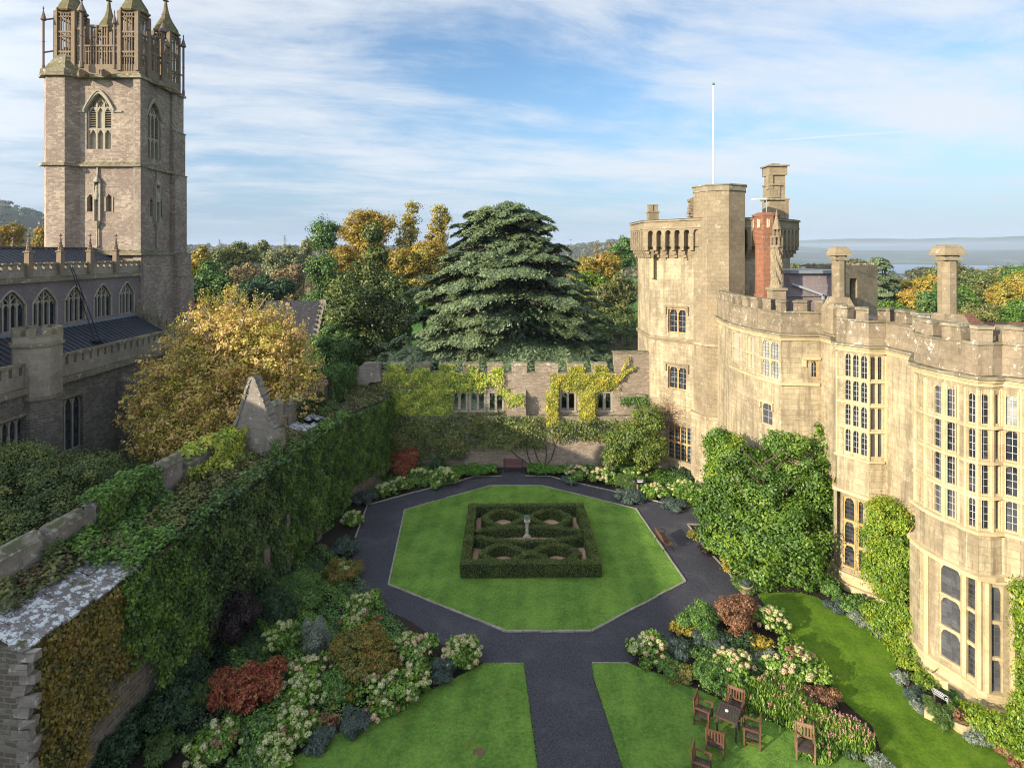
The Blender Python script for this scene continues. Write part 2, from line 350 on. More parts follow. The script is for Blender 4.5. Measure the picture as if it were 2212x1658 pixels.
L['ivydk'] = leafmat('dark_ivy_leaf', [(0.0192, 0.048, 0.0128), (0.048, 0.104, 0.0192), (0.096, 0.16, 0.032), (0.192, 0.208, 0.056)], .2, .4)
L['boston'] = leafmat('creeper_leaf', [(0.065, 0.078, 0.0156), (0.156, 0.156, 0.026), (0.221, 0.143, 0.026), (0.312, 0.26, 0.039), (0.208, 0.078, 0.026)], .2, .5, .9)
L['yellowivy'] = leafmat('yellow_creeper_leaf', [(.17, .20, .02), (.36, .38, .035), (.52, .47, .05), (.58, .40, .06)], .3, .4, .6)
L['limeivy'] = leafmat('lime_creeper_leaf', [(0.165, 0.246, 0.0329), (0.329, 0.41, 0.0494), (0.493, 0.543, 0.0658), (0.592, 0.493, 0.0823)], .25, .4, .6)
L['rose'] = leafmat('climber_leaf', [(0.042, 0.063, 0.014), (0.098, 0.133, 0.0252), (0.182, 0.224, 0.042), (0.182, 0.098, 0.042)], .25, .5, .7)
L['brushtop'] = leafmat('wall_top_growth', [(0.056, 0.042, 0.0168), (0.105, 0.105, 0.028), (0.126, 0.168, 0.035), (0.21, 0.126, 0.056)], .15, .5, .9)
L['hedge'] = leafmat('yew_hedge_leaf', [(0.0194, 0.0378, 0.00864), (0.0486, 0.0806, 0.013), (0.0922, 0.13, 0.0173), (0.151, 0.167, 0.0216)], .15, .4, 1.2)
L['shrub'] = leafmat('shrub_leaf', [(0.033, 0.0825, 0.0198), (0.0743, 0.165, 0.0297), (0.132, 0.264, 0.0413), (0.264, 0.396, 0.0578)], .25, .4, 1.2)
L['hydr'] = leafmat('hydrangea_leaf', [(0.052, 0.111, 0.0178), (0.111, 0.223, 0.0297), (0.208, 0.356, 0.0446), (0.386, 0.505, 0.0594)], .3, .4, 1.1)
L['dark'] = leafmat('dark_green_leaf', [(0.0136, 0.0374, 0.0136), (0.0306, 0.0765, 0.0238), (0.0595, 0.119, 0.034)], .15, .4, 1.0)
L['purple'] = leafmat('dark_purple_leaf', [(0.0109, 0.0078, 0.00819), (0.0273, 0.0137, 0.0127), (0.0455, 0.0215, 0.0164)], .15, .3, 1.0)
L['red'] = leafmat('red_maple_leaf', [(0.12, 0.026, 0.0144), (0.27, 0.0455, 0.0264), (0.42, 0.091, 0.042), (0.4, 0.195, 0.06), (0.2, 0.156, 0.036)], .3, .4, 1.4)
L['rust'] = leafmat('russet_leaf', [(.055, .065, .02), (.19, .09, .045), (.33, .15, .08), (.24, .18, .06)], .25, .4, 1.4)
L['olive'] = leafmat('olive_maple_leaf', [(0.078, 0.0975, 0.0156), (0.169, 0.169, 0.026), (0.26, 0.221, 0.0325), (0.442, 0.195, 0.039)], .28, .5, 1.2)
L['silver'] = leafmat('silver_leaf', [(0.1, 0.13, 0.0935), (0.2, 0.24, 0.178), (0.34, 0.38, 0.289)], .2, .3, 1.5)
L['lav'] = leafmat('lavender_leaf', [(0.0364, 0.0608, 0.0488), (0.0728, 0.111, 0.0878), (0.135, 0.188, 0.146)], .2, .3, 1.5)
L['ground'] = leafmat('ground_cover_leaf', [(.05, .13, .012), (.09, .22, .02), (.14, .30, .03)], .25, .3, 2)
L['fern'] = leafmat('fern_leaf', [(0.035, 0.084, 0.0168), (0.084, 0.154, 0.028), (0.168, 0.238, 0.042)], .25, .3, 2)
L['yellowleaf'] = leafmat('yellow_leaf', [(.22, .19, .03), (.42, .33, .04), (.55, .36, .05)], .3, .3, 2)
L['bright'] = leafmat('bright_wisteria_leaf', [(0.0665, 0.142, 0.0114), (0.152, 0.266, 0.0171), (0.266, 0.38, 0.0238), (0.475, 0.456, 0.0285)], .35, .4, .8)
L['magn'] = leafmat('magnolia_leaf', [(.05, .09, .018), (.10, .17, .025), (.20, .26, .035), (.36, .36, .05)], .3, .35, 1.0)
L['acer'] = leafmat('broad_green_leaf', [(0.034, 0.0807, 0.0102), (0.0737, 0.161, 0.0152), (0.125, 0.237, 0.0204), (0.227, 0.323, 0.0254)], .3, .4, .5)
L['maple'] = leafmat('autumn_maple_leaf', [(0.238, 0.253, 0.033), (0.475, 0.455, 0.055), (0.713, 0.506, 0.132), (0.665, 0.417, 0.209), (0.689, 0.658, 0.099)], .38, .6, .22)
L['yew'] = leafmat('yew_leaf', [(0.0247, 0.0478, 0.0122), (0.0616, 0.101, 0.0184), (0.123, 0.165, 0.0306), (0.246, 0.239, 0.0459)], .15, .4, .5)
L['cedar'] = leafmat('cedar_needle', [(0.0449, 0.0692, 0.0341), (0.0897, 0.133, 0.0607), (0.144, 0.198, 0.0911), (0.197, 0.247, 0.106)], .15, .35, .25)
L['cedardk'] = leafmat('dead_cedar', [(.03, .022, .016), (.08, .055, .04), (.16, .11, .08)], .1, .3, .4)
L['orange'] = leafmat('orange_autumn_leaf', [(0.223, 0.18, 0.0218), (0.364, 0.283, 0.0328), (0.486, 0.321, 0.0437), (0.405, 0.232, 0.0546)], .3, .5, .12)
L['golden'] = leafmat('gold_green_leaf', [(0.163, 0.175, 0.025), (0.325, 0.288, 0.0375), (0.475, 0.35, 0.0438), (0.375, 0.213, 0.05)], .3, .5, .12)
L['willow'] = leafmat('grey_willow_leaf', [(0.13, 0.15, 0.065), (0.234, 0.247, 0.104), (0.312, 0.325, 0.143)], .25, .4, .1)
L['tan'] = leafmat('tan_autumn_leaf', [(0.216, 0.156, 0.072), (0.336, 0.24, 0.108), (0.408, 0.312, 0.156)], .25, .4, .1)
L['mid'] = leafmat('mid_green_leaf', [(0.056, 0.091, 0.0252), (0.112, 0.154, 0.0392), (0.196, 0.21, 0.049), (0.28, 0.224, 0.056)], .25, .5, .08)
L['conifer'] = leafmat('conifer_leaf', [(0.034, 0.085, 0.0204), (0.085, 0.17, 0.034), (0.17, 0.272, 0.051)], .15, .4, .3)
L['farwood'] = leafmat('far_wood_leaf', [(0.0455, 0.065, 0.026), (0.0845, 0.104, 0.0364), (0.143, 0.13, 0.039), (0.221, 0.143, 0.039)], .2, .7, .02)

def lawnmat(name, a, b, stripe=0):
    m, t = newmat(name); g = t.a('ShaderNodeNewGeometry').outputs['Position']
    n1 = t.noise(g, .5, 5, .65); n2 = t.noise(g, 7, 6, .75); n3 = t.noise(g, 30, 3, .7)
    f = t.math('ADD', t.math('MULTIPLY', t.math('SUBTRACT', n1, .5), 2.3), t.math('MULTIPLY', t.math('SUBTRACT', n2, .5), 2.2)); f = t.math('ADD', f, t.math('MULTIPLY', t.math('SUBTRACT', n3, .5), 1.8))
    wv = t.a('ShaderNodeTexWave', {'Vector': t.a('ShaderNodeMapping', {'Vector': g, 'Rotation': (0, 0, .05)}).outputs[0], 'Scale': .32, 'Distortion': .6, 'Detail': 1.0}, bands_direction='X').outputs[1]
    f = t.math('ADD', f, t.math('MULTIPLY', wv, .17)); f = t.math('ADD', f, .4, clamp=True)
    c = t.mix(f, a, b); c = t.mix(t.step(t.noise(g, .9, 5, .7), .54, .70, 0, .55), c, (.125, .165, .028))
    prin(t, c, .85, t.math('ADD', n2, n3), .9, .03, .12); return m
M['lawn'] = lawnmat('mown_grass', (.055, .125, .020), (.155, .275, .045))
M['lawn2'] = lawnmat('bright_mown_grass', (.050, .110, .008), (.125, .215, .016))
M['field'] = lawnmat('park_grass', (.045, .12, .015), (.09, .20, .03))
def pathmat():
    m, t = newmat('dark_gravel_asphalt'); g = t.a('ShaderNodeNewGeometry').outputs['Position']
    n = t.step(t.noise(g, 16, 6, .85), .3, .7); n1 = t.noise(g, .5, 6, .7); c = t.mix(n, (.010, .011, .016), (.080, .080, .098))
    c = t.mix(t.step(n1, .46, .70, 0, .6), c, (.085, .085, .095))
    v = t.a('ShaderNodeTexVoronoi', {'Vector': g, 'Scale': 9.0}); sp_ = t.step(v.outputs['Distance'], .05, .09, 1, 0); on = t.step(t.noise(g, 7, 1), .66, .7)
    c = t.mix(t.math('MULTIPLY', t.math('MULTIPLY', sp_, on), .8), c, (.30, .24, .16)); prin(t, c, .8, n, .6, .02, .3); return m
M['path'] = pathmat()
M['soil'] = plain('bark_mulch_soil', (.028, .020, .016), .95, .6, 7)
M['gravel'] = plain('pink_tan_gravel', (.42, .27, .18), .95, .3, 30)
M['churchyard'] = plain('churchyard_grass', (.045, .060, .018), .95, .6, .8)
# ------------------------------------------------------------------ architecture helpers
class Fc:
    """vertical facet p0 -> p1 (left to right as seen from outside)"""
    def __init__(s, p0, p1):
        s.p0 = Vector((p0[0], p0[1], 0)); s.p1 = Vector((p1[0], p1[1], 0)); s.u = (s.p1 - s.p0); s.L = s.u.length; s.u.normalize(); s.n = Vector((s.u.y, -s.u.x, 0))
    def P(s, u, z, d=0.0): return s.p0 + s.u * u + s.n * d + Vector((0, 0, z))
    def upx(s, px, d=0.0):
        """distance along the facet of a picture column"""
        k = (px - CX) / F; o = s.p0 + s.n * d; return (k * o.y - o.x) / (s.u.x - k * s.u.y)
    def zpy(s, px, py, d=0.0):
        q = s.P(s.upx(px, d), 0, d); return H - (py - HY) / F * q.y
def fbox(mb, f, u0, u1, z0, z1, d0, d1):
    mb.hexa([f.P(u0, z0, d1), f.P(u1, z0, d1), f.P(u1, z0, d0), f.P(u0, z0, d0)], [f.P(u0, z1, d1), f.P(u1, z1, d1), f.P(u1, z1, d0), f.P(u0, z1, d0)])
def arch_z(s, rise, kind):
    a = min(1, abs(s))
    return -rise + rise * ((1 - a ** 2.3) ** .5 if kind == 'round' else (1 - a ** 1.55))
def spandrel(mb, f, u0, u1, zt, rise, kind, d0, d1, n=10, top=None):
    """solid between an arch curve and a flat top line"""
    top = zt if top is None else top; mid = (u0 + u1) / 2; hw = (u1 - u0) / 2
    us = [u0 + (u1 - u0) * i / n for i in range(n + 1)]; zs = [zt + arch_z((u - mid) / hw, rise, kind) for u in us]
    for i in range(n):
        a, b, za, zb = us[i], us[i + 1], zs[i], zs[i + 1]
        mb.face([f.P(a, za, d1), f.P(b, zb, d1), f.P(b, top, d1), f.P(a, top, d1)])
        mb.face([f.P(a, za, d0), f.P(b, zb, d0), f.P(b, zb, d1), f.P(a, za, d1)])
def panel(mb, f, z0, z1, holes=(), depth=.3, u0=0.0, u1=None, d=0.0):
    """flat wall with rectangular openings (a, b, za, zb[, rise, kind]) and reveals"""
    u1 = f.L if u1 is None else u1
    us = sorted({u0, u1} | {h[0] for h in holes} | {h[1] for h in holes}); zs = sorted({z0, z1} | {h[2] for h in holes} | {h[3] for h in holes})
    for i in range(len(us) - 1):
        for j in range(len(zs) - 1):
            cu, cz = (us[i] + us[i + 1]) / 2, (zs[j] + zs[j + 1]) / 2
            if any(h[0] < cu < h[1] and h[2] < cz < h[3] for h in holes): continue
            mb.face([f.P(us[i], zs[j], d), f.P(us[i + 1], zs[j], d), f.P(us[i + 1], zs[j + 1], d), f.P(us[i], zs[j + 1], d)])
    for h in holes:
        a, b, za, zb = h[:4]; e = d - depth
        mb.face([f.P(a, za, d), f.P(a, za, e), f.P(a, zb, e), f.P(a, zb, d)]); mb.face([f.P(b, za, e), f.P(b, za, d), f.P(b, zb, d), f.P(b, zb, e)])
        mb.face([f.P(a, za, e), f.P(a, za, d), f.P(b, za, d), f.P(b, za, e)]); mb.face([f.P(a, zb, d), f.P(a, zb, e), f.P(b, zb, e), f.P(b, zb, d)])
        if len(h) > 4: spandrel(mb, f, a, b, zb, h[4], h[5], e, d, 14)
def window(parent, f, a, b, za, zb, cols, rows, rise=.22, kind='round', fm='trim', gm='glass', bars=(2, 4), barm='leadbar', d=-.035, mull=.10, fr=.055, label=None, gdepth=.075, tracery=False, bigrise=0):
    """mullioned window inside an opening: a part with a pane and glazing bars below it"""
    fw = MB(); gl = MB(); br = MB(); dd = .07; zr = [zb - (zb - za) * i / rows for i in range(rows + 1)] if isinstance(rows, int) else rows
    fbox(fw, f, a + .002, a + fr, za + .002, zb - .002, d - dd, d); fbox(fw, f, b - fr, b - .002, za + .002, zb - .002, d - dd, d)
    cw = (b - a - 2 * fr - mull * (cols - 1)) / cols
    for i in range(1, cols): x = a + fr + i * cw + (i - 1) * mull; fbox(fw, f, x, x + mull, za + .002, zb - .002, d - dd, d + .02)
    for r in range(len(zr) - 1):
        zt, zl = zr[r], zr[r + 1]
        if r > 0: fbox(fw, f, a + .004, b - .004, zt - .06, zt + .06, d - dd + .01, d + .035)
        top = zt - (.06 if r > 0 else .04); 
        for c in range(cols):
            x = a + fr + c * (cw + mull)
            spandrel(fw, f, x, x + cw, top, min(rise, cw * .9), kind, d - dd * .8, d - .01, 8, top + .04)
            nb, nh = bars
            for k in range(1, nb): u = x + cw * k / nb; fbox(br, f, u - .009, u + .009, zl + .05, top - .01, d - gdepth + .006, d - gdepth + .022)
            for k in range(1, nh): z = zl + .06 + (top - zl - .06) * k / nh; fbox(br, f, x + .001, x + cw - .001, z - .009, z + .009, d - gdepth + .004, d - gdepth + .02)
    fbox(fw, f, a + .003, b - .003, zb - .045, zb - .003, d - dd - .01, d - .005); fbox(fw, f, a + .003, b - .003, za + .003, za + .06, d - dd, d + .04)
    gl.face([f.P(a, za, d - gdepth), f.P(b, za, d - gdepth), f.P(b, zb, d - gdepth), f.P(a, zb, d - gdepth)])
    wo = fw.build('window', M[fm], parent, rough=.006)
    if label: wo['label'] = label
    gl.build('pane', M[gm], wo)
    if br.v: br.build('glazing_bars', M[barm], wo)
    return wo
def hood(mb, f, a, b, z, w=.12, drop=.35, d=.13):
    fbox(mb, f, a - w, b + w, z, z + w, -.05, d); fbox(mb, f, a - w, a, z - drop, z - .002, -.05, d - .01); fbox(mb, f, b, b + w, z - drop, z - .002, -.05, d - .01)
def miters(pts, closed=False):
    n = len(pts); ms = []
    V = [Vector((p[0], p[1])) for p in pts]
    for i in range(n):
        ns = []
        for j, k in ((i - 1, i), (i, i + 1)):
            if closed: a, b = V[j % n], V[k % n]
            else:
                if j < 0 or k >= n: continue
                a, b = V[j], V[k]
            u = (b - a).normalized(); ns.append(Vector((u.y, -u.x)))
        m = sum(ns, Vector((0, 0))); m.normalize(); ms.append(m / max(.35, m.dot(ns[0])))
    return ms
def ribbon(mb, pts, din, dout, z0, z1, closed=False, seg=None):
    """mitred band following a plan line; seg = list of (i, t0, t1) pieces"""
    ms = miters(pts, closed); n = len(pts); segs = seg if seg is not None else [(i, 0, 1) for i in range(n if closed else n - 1)]
    for i, t0, t1 in segs:
        j = (i + 1) % n
        def q(t, d):
            a = Vector((pts[i][0], pts[i][1])) + ms[i] * d; b = Vector((pts[j][0], pts[j][1])) + ms[j] * d; return a.lerp(b, t)
        c = [q(t0, dout), q(t1, dout), q(t1, din), q(t0, din)]
        mb.hexa([(p.x, p.y, z0) for p in c], [(p.x, p.y, z1) for p in c])
def merlon_segs(pts, mer, gap, start=0.0, closed=False, rg=None):
    n = len(pts); out_ = []; pos = start; s0 = 0.0
    Ls = [(Vector(pts[(i + 1) % n][:2]) - Vector(pts[i][:2])).length for i in range(n if closed else n - 1)]
    tot = sum(Ls); iv = []
    x = -start
    while x < tot:
        k = 1 + (rg.uniform(-.12, .12) if rg else 0); iv.append((max(0, x), min(tot, x + mer * k))); x += mer * k + gap
    s0 = 0
    for i, Lg in enumerate(Ls):
        for a, b in iv:
            aa, bb = max(a, s0), min(b, s0 + Lg)
            if bb - aa > .04: out_.append((i, (aa - s0) / Lg, (bb - s0) / Lg))
        s0 += Lg
    return out_
def shrinkseg(segs, e=.0): return segs

# ------------------------------------------------------------------ ground and terrain
rng = np.random.default_rng(7); RR = random.Random(5)
def hash_noise(x, y, seed=0, oct_=4):
    v = 0; amp = 1
    for o in range(oct_):
        fx, fy = x * 2 ** o + seed * 7.13, y * 2 ** o + seed * 3.7
        v = v + amp * (np.sin(fx * 1.7 + 1.3 * np.sin(fy * 1.1 + o)) * np.cos(fy * 1.9 + 1.1 * np.sin(fx * .9 + 2 * o))); amp *= .5
    return v
def terr(x, y):
    r = np.hypot(x, y); az = np.degrees(np.arctan2(x, y))
    h = np.zeros_like(r)
    e = lambda a, b, q: np.clip((q - a) / (b - a), 0, 1) ** 2 * (3 - 2 * np.clip((q - a) / (b - a), 0, 1))
    rightw = e(17, 24, az)
    # left and centre: gentle valley then wooded ridges
    lc = -6 * e(110, 330, r) - 8 * e(330, 800, r) + (46 + 5 * hash_noise(x / 900, y / 900, 1)) * e(900, 2300, r) + 4 * hash_noise(x / 160, y / 160, 2) * e(200, 500, r)
    lc = lc + 112 * e(700, 1900, r) * (1 - e(-42, -31.5, az)) * 1.0
    lc = lc + 20 * e(5, 10, az) * e(1000, 1600, r)
    rt = -22 * e(90, 420, r) - 50 * e(420, 2600, r) + 3 * hash_noise(x / 200, y / 200, 5) * e(250, 500, r) * (1 - e(1800, 2400, r))
    rt = rt + (100 + 22 * hash_noise(x / 1300, y / 1300, 3)) * e(4000, 6600, r) + 300 * e(7500, 14000, r) * (.8 + .35 * hash_noise(x / 5000, y / 5000, 9, 2))
    rt = rt + 30 * e(1500, 2300, r) * np.exp(-((az - 24) / 4.5) ** 2) 
    return lc * (1 - rightw) + rt * rightw - .06
def build_terrain():
    rs = np.concatenate([[0, 25, 50], np.geomspace(60, 22000, 120)]); azs = np.radians(np.linspace(-180, 180, 361)); azs = azs[:-1]
    Rg, A = np.meshgrid(rs, azs, indexing='ij'); X = Rg * np.sin(A); Y = Rg * np.cos(A); Z = terr(X, Y); Z[:3] = -.06
    V = np.stack([X, Y, Z], -1).reshape(-1, 3); na = len(azs); f = []
    for i in range(len(rs) - 1):
        for j in range(na): f.append((i * na + j, i * na + (j + 1) % na, (i + 1) * na + (j + 1) % na, (i + 1) * na + j))
    me = bpy.data.meshes.new('terrain'); me.from_pydata(V.tolist(), [], f); me.polygons.foreach_set('use_smooth', [True] * len(f))
    m, t = newmat('countryside'); g = t.a('ShaderNodeNewGeometry').outputs['Position']
    v = t.a('ShaderNodeTexVoronoi', {'Vector': t.a('ShaderNodeMapping', {'Vector': g, 'Rotation': (0, 0, .4), 'Scale': (1, .8, 0)}).outputs[0], 'Scale': .0045}, feature='F1', distance='CHEBYCHEV')
    c = t.mix(t.a('ShaderNodeSeparateXYZ', {0: v.outputs['Color']}).outputs[0], (.055, .14, .02), (.13, .20, .04))
    c = t.mix(t.step(t.a('ShaderNodeSeparateXYZ', {0: v.outputs['Color']}).outputs[1], .75, .8), c, (.22, .19, .09))
    far = t.step(t.a('ShaderNodeVectorMath', {0: g}, operation='LENGTH').outputs['Value'], 1100, 1500)
    wood = t.step(t.noise(g, .0016, 4), .40, .46); c = t.mix(t.math('MULTIPLY', far, t.math('MAXIMUM', wood, .55)), c, t.mix(t.noise(g, .03, 6, .8), (.02, .032, .014), (.085, .075, .028)))
    near = t.step(t.a('ShaderNodeVectorMath', {0: g}, operation='LENGTH').outputs['Value'], 150, 200, 1, 0)
    c = t.mix(near, c, t.mix(t.noise(g, .8, 6), (.04, .11, .015), (.085, .17, .025)))
    prin(t, c, .95, t.noise(g, .08, 6, .8), .6, 3.0, .1)
    me.materials.append(m); o = bpy.data.objects.new('terrain', me); C.objects.link(o); WLOC[o.name] = Vector((0, 0, 0)); tag(o, 'open countryside of fields and wooded ridges around the castle', 'land', kind='structure')
build_terrain()
def sheet(name, pts, z, mat, label, z0=None, world=False):
    mb = MB(); q = pts if world else [tuple(G(x, y))[:2] for x, y in pts]
    a = sum(q[i][0] * q[(i + 1) % len(q)][1] - q[(i + 1) % len(q)][0] * q[i][1] for i in range(len(q)))
    if a < 0: q = q[::-1]
    if z0 is None: mb.face([(x, y, z) for x, y in q])
    else: mb.prism(q, z0, z)
    return tag(mb.build(name, mat), label, name.split('_')[0] if False else name.replace('_', ' '), kind='structure')
wat = MB(); wa = [radians(a) for a in np.linspace(17, 60, 20)]
wat.face([(2600 * sin(a), 2600 * cos(a), -63.5) for a in wa] + [(6300 * sin(a), 6300 * cos(a), -63.5) for a in wa[::-1]])
mw, t = newmat('estuary_water'); prin(t, (.14, .19, .25), .5, None, spec=.2)
tag(wat.build('estuary_water', mw), 'pale estuary water far beyond the woods', 'water', kind='structure')
sheet('garden_soil', [(-16.5, -6), (24, -6), (24, 48.4), (-13.5, 48.4)], 0.0, M['soil'], 'dark mulch soil of the planting beds', world=True)
sheet('churchyard', [(-75, -30), (-14, -30), (-14, 20), (-13.5, 60), (-20, 90), (-75, 90)], 2.5, M['churchyard'], 'rough grass of the churchyard beyond the ivy wall', z0=.0, world=True)
PATH = [(1205, 2100), (1163, 1658), (1131.8, 1432.5), (1045, 1434), (953, 1391), (928, 1369), (875, 1335), (803, 1306), (773, 1269), (762, 1215), (767, 1162), (794, 1091), (885, 1066), (977, 1043), (1027, 1029), (1085, 1028.5), (1085, 1012), (1133, 1012), (1133, 1028), (1190, 1029), (1210, 1035), (1305, 1056.6), (1448, 1090), (1490, 1093), (1610, 1093), (1610, 1132), (1485.5, 1132.8), (1510, 1166.6), (1578, 1241.6), (1602, 1282), (1560, 1310), (1480, 1350), (1358, 1432.5), (1278, 1432.5), (1280.5, 1464), (1318, 1576), (1343, 1658), (1480, 2100)]
sheet('garden_path', PATH, .012, M['path'], 'dark gravel path around the octagonal lawn')
OCT = [(1057.8, 1049.6), (1171.8, 1049.6), (1373, 1099), (1480.6, 1256), (1278, 1363.7), (1092, 1364.5), (839, 1262.5), (874, 1101.7)]
sheet('octagon_lawn', OCT, .045, M['lawn'], 'octagonal mown lawn around the knot hedge', z0=.0)
sheet('left_lawn', [(1045, 1434.5), (937.7, 1488.7), (815, 1541), (712.7, 1596), (597.8, 1656), (300, 1850), (-100, 2100), (1203, 2100), (1161, 1658), (1131, 1433.5)], .045, M['lawn'], 'mown lawn left of the stem path in the foreground', z0=.0)
sheet('right_lawn', [(1279, 1433.5), (1358, 1432.5), (1383, 1443.7), (1455.5, 1468.7), (1530.5, 1501), (1620.5, 1538.7), (1714, 1581), (1814, 1623.7), (1879, 1656), (2050, 1760), (2300, 2100), (1482, 2100), (1345, 1658), (1319, 1576), (1282, 1464)], .045, M['lawn'], 'mown lawn right of the stem path holding the garden table', z0=.0)
sheet('side_lawn', [(1633, 1278.7), (1659, 1280.5), (1729, 1281), (1766.7, 1291), (1784, 1303.7), (1859, 1346), (1936.7, 1393.7), (1934, 1443.7), (1959, 1506), (1994, 1541), (2049, 1566), (2084, 1586), (2159, 1621), (2212, 1653), (2600, 1900), (2600, 2100), (2050, 2100), (1960, 1760), (1915, 1665), (1909, 1638.7), (1884, 1568.7), (1799, 1496), (1784, 1456), (1696.7, 1378.7), (1660, 1320)], .045, M['lawn2'], 'curving strip of bright lawn beside the castle bays', z0=.0)
def kerb(name, pts, label, closed=False, w_=.09, h=.07):
    q = [G(x, y) for x, y in pts]
    if closed: q.append(q[0])
    mb = MB()
    for a, b in zip(q[:-1], q[1:]):
        n = max(1, int((b - a).length / .75)); 
        for i in range(n):
            j = RR.uniform(-.012, .012); p = a.lerp(b, (i + .015) / n); r = a.lerp(b, (i + .985) / n); mb.bar((p.x, p.y, h / 2 + j), (r.x, r.y, h / 2 + j), w_, h)
    tag(mb.build(name, M['kerb'], rough=.02), label, 'kerb', kind='structure')
kerb('lawn_kerb', OCT, 'thin stone edging of the octagonal lawn', True)
kerb('bed_kerb', [(767, 1162), (794, 1091), (885, 1066), (977, 1043), (1027, 1029), (1085, 1028.5)], 'stone edging of the back left bed')
kerb('bed_kerb', [(1133, 1028), (1190, 1029), (1210, 1035), (1305, 1056.6), (1448, 1090), (1490, 1093)], 'stone edging of the back right bed')
kerb('bed_kerb', [(1600, 1132.8), (1485.5, 1132.8), (1510, 1166.6), (1578, 1241.6), (1602, 1280)], 'stone edging of the bed under the big green tree')
kerb('lawn_kerb', [(1045, 1434.5), (1131.8, 1433.5)], 'short edging at the head of the left lawn', w_=.05, h=.05)
kerb('lawn_kerb', [(1278, 1432.5), (1358, 1433)], 'short edging at the head of the right lawn', w_=.05, h=.05)
# park beyond the walls
sheet('park_grass', [(-13, 49.3), (60, 49.3), (70, 150), (-14, 150)], .004, M['field'], 'park lawn seen beyond the battlements', world=True)

# ------------------------------------------------------------------ the castle
castle = thing('castle', 'honey stone castle range with curved bays, battlements and octagonal tower', 'castle', (18.7, 26, 0))
ZS, ZC, ZM = 12.7, 14.07, 14.7
rp = [(15.2, 43.5), (14.6, 38.9), (14.72, 37.0), (14.97, 35.4), (15.54, 33.7), (17.75, 33.5), (17.75, 32.0), (17.0, 30.5), (17.85, 29.2), (18.7, 29.15), (18.75, 26.9), (17.6, 25.4), (17.22, 24.9), (17.15, 24.2), (17.27, 23.3), (17.5, 22.85), (17.5, 22.5), (17.7, 22.17), (18.15, 22.07), (18.6, 22.15), (19.0, 21.75), (19.45, 21.6), (20.3, 21.5), (21.4, 21.9), (21.6, 21.2), (21.6, -8)]
wallmb = MB(); trimmb = MB(); parmb = MB(); copmb = MB()
facs = [Fc(rp[i], rp[i + 1]) for i in range(len(rp) - 1)]
holes = {i: [] for i in range(len(facs))}; wins = []
def addwin(i, pxa, pxb, za, zb, cols, rows, hoodp=True, **k):
    f = facs[i]; a = max(.04, f.upx(pxa)); b = min(f.L - .04, f.upx(pxb)); holes[i].append((a, b, za, zb)); wins.append((f, a, b, za, zb, cols, rows, k))
    return f, a, b
# bay one
addwin(1, 1580.5, 1596, 10.3, 12.25, 1, 2, gm='infill', bars=(1, 1), rise=.12, label='blind two-tier light on the first bay')
addwin(2, 1611, 1629, 10.2, 12.25, 2, 2, gm='infill', bars=(1, 1), rise=.12, mull=.07)
addwin(3, 1644, 1683.5, 10.05, 12.25, 2, 2, gm='glassblind', bars=(3, 5), barm='leadbardk', label='window with pale blinds and dark leading')
f, a, b = addwin(3, 1645, 1669, 7.2, 8.5, 1, 1, gm='glasscurt', bars=(2, 3)); hood(trimmb, f, a, b, 8.52, .09, .35)
f, a, b = addwin(4, 1752, 1767, 10.25, 11.25, 1, 1, bars=(2, 3), fm='ochre'); fbox(trimmb, f, a - .5, b + .12, 11.32, 11.45, -.05, .15); fbox(trimmb, f, a - .5, a - .3, 10.9, 11.318, -.05, .12)
# bay two
R4 = [(11.05, 12.3), (9.84, 10.95), (8.55, 9.7), (7.18, 8.42)]
for za, zb in R4:
    addwin(7, 1823, 1875, za, zb, 3, 1, mull=.12, rise=.16, bars=(2, 4)); addwin(8, 1880, 1909, za, zb, 2, 1, mull=.1, rise=.12, bars=(2, 4), gm='glasscurt' if za < 10 else 'glass', barm='leadbardk')
# bay three lobes
R3 = [(10.92, 12.12), (9.58, 10.78), (8.26, 9.45), (6.94, 8.13)]
for k, (za, zb) in enumerate(R3):
    g_ = ['glasscurt', 'glass', 'glass', 'glasscurt'][k]
    addwin(12, 1987, 1996, za, zb, 1, 1, bars=(1, 4), rise=.08, fr=.03)
    addwin(13, 2014.5, 2039, za, zb, 1, 1, fr=.035, gm=g_, bars=(2, 4), rise=.13); addwin(14, 2041, 2069.5, za, zb, 1, 1, fr=.035, gm=g_, bars=(2, 4), rise=.13, label='lit curtains behind a leaded light' if k == 0 else None)
    addwin(16, 2087, 2111, za, zb, 1, 1, bars=(2, 4), rise=.1, fr=.05); addwin(17, 2113.5, 2141, za, zb, 1, 1, fr=.035, gm='glass', bars=(2, 4), rise=.12); addwin(18, 2143.5, 2162.5, za, zb, 1, 1, gm='glasscurt', bars=(2, 4), rise=.09, fr=.04, barm='leadbardk')
    addwin(19, 2170, 2203.5, za, zb, 1, 1, fr=.035, gm='glassblind' if k == 0 else g_, bars=(2, 4), rise=.13); addwin(20, 2207, 2238, za, zb, 1, 1, fr=.035, gm='glasscurt', bars=(2, 4), rise=.12)
    addwin(21, 2246, 2270, za, zb, 1, 1, gm='glasscurt', bars=(2, 4), rise=.12)
zlow = {i: (5.25 if (7 <= i <= 8 or 11 <= i <= 22) else 0.0) for i in range(len(facs))}
for i, f in enumerate(facs): panel(wallmb, f, zlow[i], ZS, holes[i], .30)
for f, a, b, za, zb, c, r, k in wins: window(castle, f, a, b, za, zb, c, r, **k)
